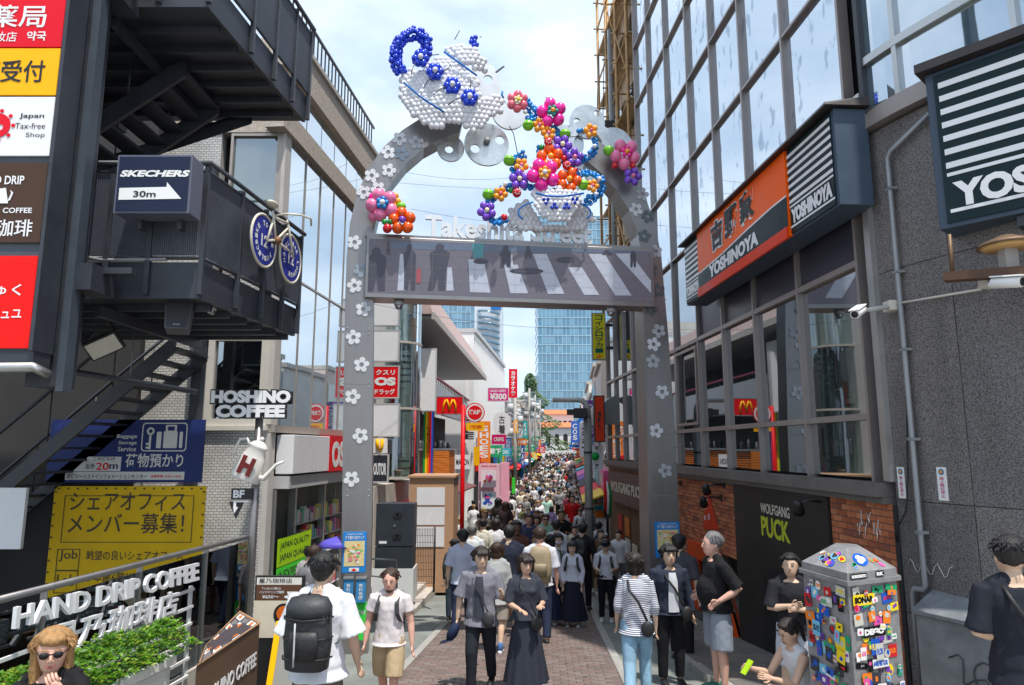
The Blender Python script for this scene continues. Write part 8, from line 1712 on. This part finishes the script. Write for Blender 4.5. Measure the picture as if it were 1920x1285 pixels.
                for u_ in (.12, -.02, -.16): b.tube([c - X_ * .16 * k * wb + V((0, 0, u_ * k)), c - X_ * .13 * k * wb + Y_ * .09 * k + V((0, 0, u_ * k)), c + Y_ * .125 * k + V((0, 0, (u_ - .01) * k)), c + X_ * .13 * k * wb + Y_ * .09 * k + V((0, 0, u_ * k)), c + X_ * .16 * k * wb + V((0, 0, u_ * k))], .007 * k, 4)
                part('compression_strap', b.mesh('compression_strap', M_leather), [q * .5 for q in bp])
        for sg in (-1, 1):
            o_ = loose + .01
            pts = [ch + X_ * sg * .09 + Y_ * .13 + V((0, 0, -.06)), ch + X_ * sg * .105 + V((0, 0, .028)), ch + X_ * sg * .115 - Y_ * (.10 + o_) + V((0, 0, -.07)), ch + X_ * sg * .13 - Y_ * (.135 + o_) + V((0, 0, -.18)), ch + X_ * sg * .155 - Y_ * (.07 + o_) + V((0, 0, -.28)), ch + X_ * sg * .15 + Y_ * .09 + V((0, 0, -.34))]
            b = MB(); vs = []
            for q in range(len(pts)): p_ = T(pts[q]); vs += [p_ - X_ * .025 * k, p_ + X_ * .025 * k, p_ + X_ * .025 * k + V((0, 0, .004)) - Y_ * .010 * k, p_ - X_ * .025 * k + V((0, 0, .004)) - Y_ * .010 * k]
            b.add(vs, [(4 * r + j, 4 * r + (j + 1) % 4, 4 * r + 4 + (j + 1) % 4, 4 * r + 4 + j) for r in range(5) for j in range(4)] + [(0, 3, 2, 1), (20, 21, 22, 23)]); me = b.mesh('strap', M_leather); fixn(me); part('strap', me, [q * .8 for q in bp])
    cb = g_('cross')          # (colour, side of the bag, front?)
    if cb:
        col_, sg, w_ = cb[:3]; bg_ = cb[3] if len(cb) > 3 else 1; ff_ = -1 if bg_ else 1; o_ = loose + .03
        pts = [ch + X_ * -sg * .10 + Y_ * .02 + V((0, 0, .025)), ch + X_ * -sg * .08 + Y_ * ff_ * (.125 + o_) + V((0, 0, -.10)), spine(.55) + X_ * sg * .02 + Y_ * ff_ * (.125 + o_), spine(.2) + X_ * sg * .10 + Y_ * ff_ * (.12 + o_), spine(.1) + X_ * sg * (.12 if len(cb) > 4 else .165) + Y_ * ff_ * (.09 + o_)]
        b = MB().tube([T(q) for q in pts], .013 * k * w_, 6)
        pts2 = [ch + X_ * -sg * .10 + Y_ * .02 + V((0, 0, .025)), ch + X_ * -sg * .09 - Y_ * ff_ * (.12 + o_) + V((0, 0, -.08)), spine(.4) + X_ * sg * .05 - Y_ * ff_ * (.125 + o_), spine(.1) + X_ * sg * .17 - Y_ * ff_ * .02]; b.tube([T(q) for q in pts2], .013 * k * w_, 6); part('bag_strap', b.mesh('bag_strap', M_leather), col_)
        c = T(pts[-1] + Y_ * ff_ * .03 + V((0, 0, -.08))); b = MB().ball(c, .09 * k, 16, 10, sc=(.85, .42, 1.05)); part('bag', b.mesh('bag', M_leather), col_)
    return t, T, J, HD, k
# ================================================================ WHO STANDS WHERE
random.seed(33)
def at(label, px, top, Y, rz, sp, lod=1, extra=0.0, H=None, group=None):
    p = P(px, top, Y); g = G(Y) + extra; return person(label, p.x, Y, g, R(rz), (p.z - g) if H is None else H, sp, lod, group)
V = Vector
DN = ((-.16, .03, -1), (-.03, -.12, -1)); DP = ((.16, .03, -1), (.03, -.12, -1))
walkA = (((-.02, -.30, -1), (0, .02, -1)), ((.02, .22, -1), (0, .45, -1))); walkB = (((-.02, .22, -1), (0, .45, -1)), ((.02, -.30, -1), (0, .02, -1)))
black = (.014, .014, .016); navy = (.02, .028, .06); white = (.70, .70, .73)
# 1 khaki shorts man
at('man in off white tee and khaki shorts walking with black backpack straps', 733, 1062, 8.2, -4, dict(arms=(((-.26, .1, -1), (-.10, -.18, -1)), ((.24, .05, -1), (.12, -.18, -1))), legs=walkB, top=('tee', (.66, .60, .60), -.12), bottom=('shorts', (.46, .35, .21), .95), hairc='brown', skin='pink', beard=True, backpack=(.03, .03, .035), loose=.012, shoe=white, fat=1.06, hair='buzz', head=(.1, .12)), 0)
# 2 couple
t, T, J, HD, k = at('smiling man in grey short sleeved shirt holding a dark cap by his side', 903, 1021, 9.5, -8, dict(arms=(((-.30, .02, -1), (-.10, -.10, -1)), ((.28, .0, -1), (.10, -.85, .35))), legs=walkA, top=('half', (.20, .20, .235), -.26), bottom=('pants', (.022, .024, .032)), hair='messy', hairc='dark', smile=1, loose=.035, cross=((.03, .03, .035), 1, .6, 1, 1), inner=(.05, .055, .07), head=(.35, .1), palm=(V((0, -1, 0)), V((-.5, 0, .8))), shoe=(.01, .01, .01)), 0)
w_ = J['arm', 0][2]; b = MB(); c = T(w_ + V((-.05, -.03, -.16))); b.ball(c, .12 * k, 16, 10, sc=(.55, .85, 1.1), rot=Euler((.2, .5, 0))); b.rings([(c + V((-.07, -.02, -.10)), V((.10, 0, .03)), V((0, .09, 0))), (c + V((-.075, -.02, -.112)), V((.10, 0, .03)), V((0, .09, 0)))], 14); o = obj('held_cap', b, M_cloth, None, 'navy cap held in the hand of the smiling man in grey', 'cap'); o.color = (.02, .03, .07, 1); o.location = t.location; o.rotation_euler = t.rotation_euler
at('smiling woman in loose dark navy dress with a small black bag', 985, 1036, 9.35, 6, dict(fem=True, arms=(((-.22, .0, -1), (.45, -.75, -.12)), ((.26, .0, -1), (-.25, -.85, .05))), legs=walkB, top=('half', (.042, .048, .065), -.02), bottom=('longskirt', (.032, .037, .052)), hair='bob', hairc='dark', smile=1, loose=.03, cross=(black, 1, .7, 1, 1), head=(.2, .16), skin='light', shoe=(.3, .3, .32)), 0)
# 3 backpack man (back)
at('man seen from behind in white tee with a large black backpack', 606, 1034, 5.9, 176, dict(arms=(((-.26, .0, -1), (-.05, -.55, -1)), ((.26, .0, -1), (-.1, -1.0, .0))), top=('half', (.68, .69, .72), -.22), bottom=('pants', (.15, .13, .11)), hair='short', hairc='black', backpack=(.025, .027, .030), bph=.53, loose=.05, legs=(((-.08, 0, -1), (-.02, .03, -1)), ((.08, 0, -1), (.02, .03, -1)))), 0)
# 4 sunglasses woman, resting chin on hand
t, T, J, HD, k = at('curly blond woman in sunglasses and black top resting her chin on her hand', 120, 1150, 4.5, 14, dict(fem=True, ns=520, legs=(((-.12, -1, .02), (0, .05, -1)), ((.12, -1, .02), (0, .05, -1))), arms=(((-.28, -.15, -1), (-.1, -.2, -1)), ((.30, -.50, -.72), (-.62, -.12, .95))), top=('half', black, -.1), bottom=('jeans', (.05, .07, .12)), hair='long', hairc='blond', curly=.012, glasses=True, head=(.25, .12), skin='pink', loose=.02, lean=(.0, -.10), palm=(V((0, -1, 0)), V((-1, 0, 0)))), 0, .32, 1.68)
# 5 right group
at('woman from behind in navy and white striped top and pale blue jeans', 1190, 1032, 8.9, 172, dict(fem=True, arms=(((-.20, .05, -1), (-.03, -.2, -1)), ((.20, .0, -1), (.06, -.5, -1))), top=('three', (1, 1, 1), -.24, M_stripe), bottom=('jeans', (.27, .44, .58)), hair='bob', hairc='dark', loose=.035, cross=(black, -1, 1.2, 0, 1), legs=walkA, shoe=white), 0)
at('young man facing us in dark navy jacket over white tee with a lanyard', 1252, 1019, 9.9, 6, dict(arms=(((-.25, .02, -1), (-.1, -.15, -1)), ((.25, .02, -1), (.1, -.15, -1))), top=('long', (.028, .036, .058), -.12), bottom=('pants', black), inner=(.6, .62, .66), hair='messy', hairc='black', loose=.03, cross=(black, 1, 1.1), legs=(((-.06, 0, -1), (0, .03, -1)), ((.05, 0, -1), (0, .03, -1))), shoe=black), 0)
at('man in dark patterned shirt standing behind the navy jacket man', 1272, 1001, 11.6, 150, dict(top=('half', (.06, .06, .07), -.1), bottom=('pants', black), hair='short', loose=.02), 1)
at('stout grey haired man in black tee and grey shorts with hands on hips', 1338, 996, 9.0, -84, dict(fat=1.22, arms=(((-.30, .45, -.75), (.15, -.75, -.45)), ((.30, .45, -.75), (-.15, -.75, -.45))), top=('half', black, -.10), bottom=('shorts', (.24, .27, .32), 1.0), hair='buzz', hairc='grey', skin='pink', loose=.015, shoe=(.03, .16, .12), legs=(((-.10, .02, -1), (-.02, .03, -1)), ((.10, -.04, -1), (.02, .03, -1)))), 0, .10)
at('man with crossed arms in black tee and light grey shorts leaning by the black panel', 1480, 1036, 8.1, -16, dict(arms=(((-.22, -.25, -1), (.85, -.45, .25)), ((.22, -.25, -1), (-.85, -.50, .12))), top=('half', (.022, .022, .027), -.12), bottom=('shorts', (.52, .54, .62), .95), hair='short', hairc='black', loose=.02, head=(-.15, -.02), palm=(V((0, 0, 1)), V((0, 0, 1)))), 0, .1)
# crouching woman with phone
t, T, J, HD, k = at('crouching woman in pale sleeveless top typing on a lime green phone', 1508, 1172, 7.0, -74, dict(fem=True, arms=(((-.12, -.62, -.9), (.10, -.9, .28)), ((.12, -.62, -.9), (-.10, -.9, .28))), legs=(((-.12, -1, .28), (0, .5, -1)), ((.12, -1, .18), (0, .42, -1))), lean=(0, -.16), top=('none', (.66, .66, .68), -.05), bottom=('shorts', (.10, .10, .12), .5), hair='pony', hairc='dark', head=(0, .42), skin='light', shoe=white), 0, .1, 1.62)
c = T(J['arm', 0][2] + V((.1, -.12, .05))); b = MB(); b.cbox(c, (.07, .012, .15), Euler((-.7, 0, 0))); o = obj('phone', b, flat((175, 215, 40), 'lime_phone', .4), None, 'lime green phone held by the crouching woman', 'phone'); o.location = t.location; o.rotation_euler = t.rotation_euler
at('man from behind in plain black tee at the right edge of the picture', 1892, 1003, 4.9, 168, dict(arms=(((-.24, .0, -1), (.35, -.8, -.2)), ((.22, .05, -1), (-.9, -.35, -.1))), top=('half', (.018, .021, .03), -.25), bottom=('pants', (.02, .02, .03)), hair='buzz', hairc='black', skin='asian', loose=.02, cross=(black, -1, 1.3, 1)), 0, .25)
# 6 mid group
M1 = [
 ('person in light blue checked shirt and dark trousers walking away on the left', 868, 990, 14.2, 178, dict(top=('half', (.50, .54, .68), -.2), bottom=('pants', navy), loose=.03, legs=walkA)),
 ('grey haired person in white shirt walking away beside the wooden booth', 886, 983, 17.2, 170, dict(top=('half', (.62, .64, .66), -.2), bottom=('pants', navy), loose=.02, hairc='grey')),
 ('person with brown bob hair in loose light grey poncho top seen from behind', 932, 1014, 12.2, 172, dict(fem=True, top=('three', (.36, .37, .37), -.3), bottom=('shorts', (.3, .26, .22)), hair='bob', hairc='brown', loose=.07, shoe=white, socks=(.1, .2, .45), legs=walkB)),
 ('broad man in navy tee and beige trousers seen from behind', 955, 984, 13.8, 178, dict(top=('half', (.02, .025, .045), -.15), bottom=('pants', (.32, .28, .22)), loose=.03, fat=1.1)),
 ('dark skinned man in rust brown tee beside the navy tee man', 967, 975, 15.6, 10, dict(top=('half', (.14, .055, .04), -.1), bottom=('shorts', black), skin='brown')),
 ('man with beige rucksack and white tee walking away', 1012, 986, 13.2, 178, dict(top=('half', (.62, .63, .70), -.15), bottom=('pants', navy), backpack=(.34, .27, .17), bph=.55, hair='buzz', hairc='brown', skin='pink', loose=.02, legs=walkB, fat=1.08)),
 ('student in white blouse and long navy skirt carrying a black backpack', 1073, 1014, 14.8, -12, dict(fem=True, top=('long', (.62, .64, .74), -.0), bottom=('longskirt', (.018, .022, .040)), hair='bob', backpack=black, shoe=white, loose=.02, arms=(((-.2, 0, -1), (.1, -.3, -1)), ((.2, 0, -1), (-.1, -.3, -1))))),
 ('student in white shirt with green vest and a face mask', 1046, 998, 16.0, 8, dict(fem=True, top=('half', (.60, .62, .70), -.1), inner=(.12, .16, .10), bottom=('skirt', navy), hair='messy', mask=True, shoe=black, cross=((.10, .12, .06), -1, 1))),
 ('student in dark cap and navy skirt turned to the side', 1030, 1001, 15.0, 150, dict(fem=True, top=('long', (.60, .62, .70), -.0), bottom=('longskirt', navy), hair='bob', shoe=white)),
 ('student in black cap, white shirt and black trousers looking at his phone', 1135, 1011, 15.6, -10, dict(top=('half', (.64, .65, .72), -.06), bottom=('pants', (.012, .014, .022)), cap=(.012, .014, .03), backpack=black, shoe=white, head=(0, .35), arms=(((-.16, 0, -1), (.25, -.9, .05)), ((.16, 0, -1), (-.25, -.9, .05))))),
 ('person in white tee with dark backpack seen from behind at the pole', 1122, 978, 20.5, 176, dict(top=('half', white, -.1), bottom=('pants', navy), backpack=(.03, .04, .07))),
 ('man in black jacket and cap among the students', 1092, 980, 17.0, 160, dict(top=('long', (.02, .02, .025), -.1), bottom=('pants', black), cap=black, backpack=black)),
 ('man in striped navy polo and bright red shorts walking toward us', 991, 962, 20.5, 4, dict(top=('half', (.05, .06, .13), .02), bottom=('shorts', (.60, .03, .03), .8), skin='pink', hairc='brown', backpack=(.03, .04, .08), fat=1.08, legs=walkA, shoe=white)),
 ('woman with green high waisted skirt and white blouse walking away', 930, 972, 18.8, 172, dict(fem=True, top=('half', white, .1), bottom=('skirt', (.03, .38, .11)), hair='bob', hairc='dark')),
 ('woman in cream crop top and charcoal skirt walking away', 905, 972, 18.2, 168, dict(fem=True, top=('half', (.60, .57, .48), .15), bottom=('skirt', (.03, .03, .035)), hair='bun')),
 ('person with mustard headscarf beside the pink shop', 907, 952, 22.5, 20, dict(fem=True, top=('long', (.10, .08, .07), -.1), bottom=('skirt', black), hair='bob', cap=(.55, .36, .05))),
 ('long haired person in black at the foot of the pale pink posters', 934, 933, 27.0, 175, dict(fem=True, top=('long', (.03, .022, .02), -.1), bottom=('pants', black), hair='long')),
 ('woman in dark brown top with a pale handbag near the left shops', 948, 940, 25.5, 170, dict(fem=True, top=('long', (.05, .03, .035), -.1), bottom=('pants', (.05, .07, .09)), hair='long', hairc='brown')),
 ('man in bright red tee walking toward us on the right', 1073, 928, 29.0, 0, dict(top=('half', (.62, .02, .02), -.12), bottom=('shorts', (.5, .5, .5)), skin='light', hairc='dark')),
 ('man in black tee with arms raised to his chest mid street', 1052, 955, 21.5, 5, dict(top=('half', black, -.12), bottom=('shorts', (.25, .2, .15)), skin='tan', hairc='brown', fat=1.12, arms=(((-.2, 0, -1), (.45, -.8, .3)), ((.2, 0, -1), (-.45, -.8, .3))))),
 ('person in mint green tee with white straps walking toward us', 1022, 963, 20.6, 6, dict(fem=True, top=('tee', (.30, .55, .42), -.05), bottom=('shorts', (.07, .12, .2)), glasses=True, hair='bun', hairc='brown', skin='pink', backpack=(.4, .42, .45))),
 ('person in pale cream long dress walking in the middle of the street', 1006, 966, 22.5, 4, dict(fem=True, top=('tee', (.62, .56, .52), .0), bottom=('longskirt', (.60, .55, .52)), hair='long', hairc='black', skin='light')),
 ('person with flat cap, white tee and navy backpack walking away', 1043, 975, 18.2, 165, dict(top=('half', white, -.1), bottom=('pants', black), cap=(.35, .30, .24), backpack=(.03, .05, .11))),
 ('person in dark top walking away at the very left of the group', 852, 1010, 15.6, 172, dict(top=('long', (.04, .05, .05), -.1), bottom=('pants', (.05, .07, .10)), hair='bun', fem=True)),
 ('grey clad person with rucksack peering into the drugstore posters', 590, 1022, 11.5, 165, dict(top=('half', (.30, .28, .28), -.1), bottom=('pants', black), hair='buzz', hairc='brown', skin='pink', backpack=(.15, .15, .16))),
 ('person with dark hair bun at the drugstore entrance', 580, 1024, 13.0, 175, dict(fem=True, top=('tee', (.45, .42, .42), -.1), bottom=('pants', black), hair='bun')),
]
protos = []
for i, (lab, px_, tp2, Y_, rz_, sp) in enumerate(M1): protos.append((at(lab, px_, tp2, Y_, rz_, sp, 1), sp, rz_))
# little violet umbrella near the map
q = P(632, 1024, 12.2); t = thing('violet_umbrella', q, 'small violet umbrella open beside the left street map', 'umbrella'); obj('canopy', MB().tube([q + V((0, 0, .16)), q + V((0, 0, .1)), q], [.02, .22, .36], 12), flat((95, 85, 190), 'violet', .5), t); obj('pole', MB().cyl(q + V((0, 0, .1)), q - V((0, 0, .7)), .01, 6), M_grey, t)
# cafe guest
p = P(428, 745, 13.75); person('person reading by the table inside the first floor cafe window', p.x, 14.1, 3.42, R(60), 1.35, dict(top=('long', (.12, .12, .13), -.1), bottom=('pants', black), head=(0, .3), arms=(((-.1, -.5, -1), (.1, -1, .3)), ((.1, -.5, -1), (-.1, -1, .3)))), 1)
# ---------------- crowd of copied individuals
random.seed(77)
base = []
for j, (f_, sp) in enumerate((('f', dict(fem=True, hair='long', bottom=('skirt', navy), legs=walkA, top=('tee', white))), ('f', dict(fem=True, hair='bob', bottom=('pants', navy), legs=walkB, top=('half', white, -.15), loose=.02)), ('m', dict(hair='short', bottom=('pants', navy), legs=walkA, top=('half', white, -.15), loose=.02)), ('m', dict(hair='short', bottom=('shorts', navy), legs=walkB, top=('half', white, -.12), fat=1.1)), ('f', dict(fem=True, hair='pony', bottom=('longskirt', navy), top=('long', white))), ('m', dict(hair='short', cap=(.1, .1, .1), bottom=('pants', navy), top=('half', white, -.1), backpack=(.03, .03, .04), legs=walkA)), ('m', dict(hair='messy', bottom=('pants', navy), top=('long', white, -.1), legs=walkB)))):
    t, *_ = person('', 0, 0, 0, 0, 1.7 if f_ == 'm' else 1.6, sp, 2); base.append((t, f_, sp, [c for c in t.children]))
TC = [('white', (.68, .68, .70)), ('black', (.016, .016, .018)), ('navy', (.025, .035, .08)), ('grey', (.25, .25, .26)), ('beige', (.50, .42, .32)), ('azure', (.22, .42, .66)), ('red', (.50, .03, .03)), ('pink', (.60, .30, .34)), ('olive', (.13, .15, .06)), ('maroon', (.17, .03, .05)), ('cobalt', (.03, .10, .45)), ('yellow', (.62, .47, .08)), ('mint', (.30, .52, .44)), ('orange', (.6, .2, .04)), ('lilac', (.42, .34, .58)), ('cream', (.66, .60, .48)), ('brown', (.14, .08, .05)), ('teal', (.04, .25, .27))]
TW = [26, 11, 6, 7, 5, 4, 3, 3, 2, 2, 2, 1, 1.5, 1.5, 2, 4, 3, 1.5]
BCOL = [('black', (.015, .015, .018)), ('navy', (.02, .028, .06)), ('denim', (.09, .16, .30)), ('khaki', (.33, .26, .16)), ('white', (.6, .6, .6)), ('grey', (.2, .2, .21)), ('brown', (.12, .08, .05)), ('aqua', (.3, .42, .55))]
HC_ = [('black', (.012, .011, .012), 8), ('brown', (.06, .03, .016), 4), ('blond', (.30, .17, .07), 1.2), ('grey', (.2, .2, .2), .6)]
garm = {'f0': 'long haired, skirt', 'x': ''}
KIND_W = ['long haired woman', 'short haired woman', 'slim man', 'stocky man', 'woman with ponytail', 'man in cap', 'shaggy man']; BOT_W = ['skirt', 'trousers', 'trousers', 'shorts', 'long skirt', 'trousers', 'trousers']
SK = list(SKIN.values()); placed = [(P(px_, tp2, Y_).x, Y_) for (_, px_, tp2, Y_, _, _) in M1]; seen = set(); nC = 0; tries = 0
def zone(y): return 'near arch' if y < 22 else 'by burger shop' if y < 30 else 'by pink shop' if y < 38 else 'by white building' if y < 60 else 'far off'
while nC < 262 and tries < 30000:
    tries += 1; y = 17.5 + (96 - 17.5) * random.random() ** 1.15
    xl, xr = shopL(y) + (2.6 if y < 26 else 1.0), min(shopR(y) - .7, 3.6 if y < 22 else 99); x = random.uniform(xl, xr); u = (x - xl) / (xr - xl)
    if y < 30 and .30 < u < .5 and random.random() < .6: continue
    if min(((x - a) ** 2 + (y - c) ** 2) for a, c in placed) < (.42 if y < 45 else .36): continue
    if abs(x - 2.25) < .4 and abs(y - 19.7) < .5: continue
    away = random.random() < (.85 if u < .4 else .15); bi = random.randrange(7); tci = random.choices(range(len(TC)), TW)[0]; bci = random.randrange(8); hci = random.choices(range(4), [h[2] for h in HC_])[0]
    lab = '%s, %s hair, %s top, %s %s, %s, %s' % (KIND_W[bi], HC_[hci][0], TC[tci][0], BCOL[bci][0], BOT_W[bi], 'from behind' if away else 'facing us', zone(y))
    if lab in seen: continue
    seen.add(lab); src, f_, sp, ch = base[bi]
    r = src.copy(); COL.objects.link(r); r.location = (x, y, G(y)); r.rotation_euler = (0, 0, (math.pi if away else 0) + random.uniform(-.3, .3)); s_ = random.uniform(.93, 1.06); r.scale = (s_, s_, s_); r['label'] = lab; r['group'] = 'people in the crowd'; r['category'] = 'person'
    skc = random.choices(SK, (3, 8, 2, 2, 1))[0]
    for c in ch:
        if y > 55 and c.name.split('.')[0] in ('strap', 'shoe', 'eyes'): continue
        o = c.copy(); COL.objects.link(o); o.parent = r; n_ = c.name.split('.')[0]
        if n_ == 'body': o.color = tuple(skc) + (1,)
        elif n_ in ('top', 'jacket'): o.color = TC[tci][1] + (1,)
        elif n_ in ('trousers', 'shorts', 'skirt'): o.color = BCOL[bci][1] + (1,)
        elif n_ == 'hair': o.color = HC_[hci][1] + (1,)
    placed.append((x, y)); nC += 1
print('CROWD', nC, tries)
# everything farther is one mass
b = MB(); y = 96.5; random.seed(4)
MC = [mat('far_%d' % i, c, .85, var=0) for i, c in enumerate([TC[k][1] for k in (0, 1, 0, 3, 6, 5, 15, 4, 10)] + [SKIN['asian'], (.015, .013, .013)])]
while y < 196:
    for _ in range(5):
        x = random.uniform(shopL(y) + .8, shopR(y) - .8); z = G(y); h = random.uniform(1.5, 1.75); c = random.randrange(9); c2 = random.choice((1, 2, 3, 0)); yy = y + random.uniform(-.6, .6)
        b.tube([(x, yy, z), (x, yy, z + h * .5)], [.10, .16], 6, c2); b.tube([(x, yy, z + h * .48), (x, yy, z + h * .76), (x, yy, z + h * .84)], [.17, .22, .08], 6, c); b.ball((x, yy, z + h * .91), .12, 6, 5, 9 if random.random() < .6 else 10); b.ball((x, yy + .03, z + h * .94), .12, 6, 5, 10)
    y += 1.15
obj('crowd', b, MC, None, 'dense distant crowd filling the far end of the street', None, None, 'stuff', norm=False)
for t, f_, sp, ch in base:
    for c in ch: bpy.data.objects.remove(c)
    bpy.data.objects.remove(t)
bpy.data.scenes.remove(TS)
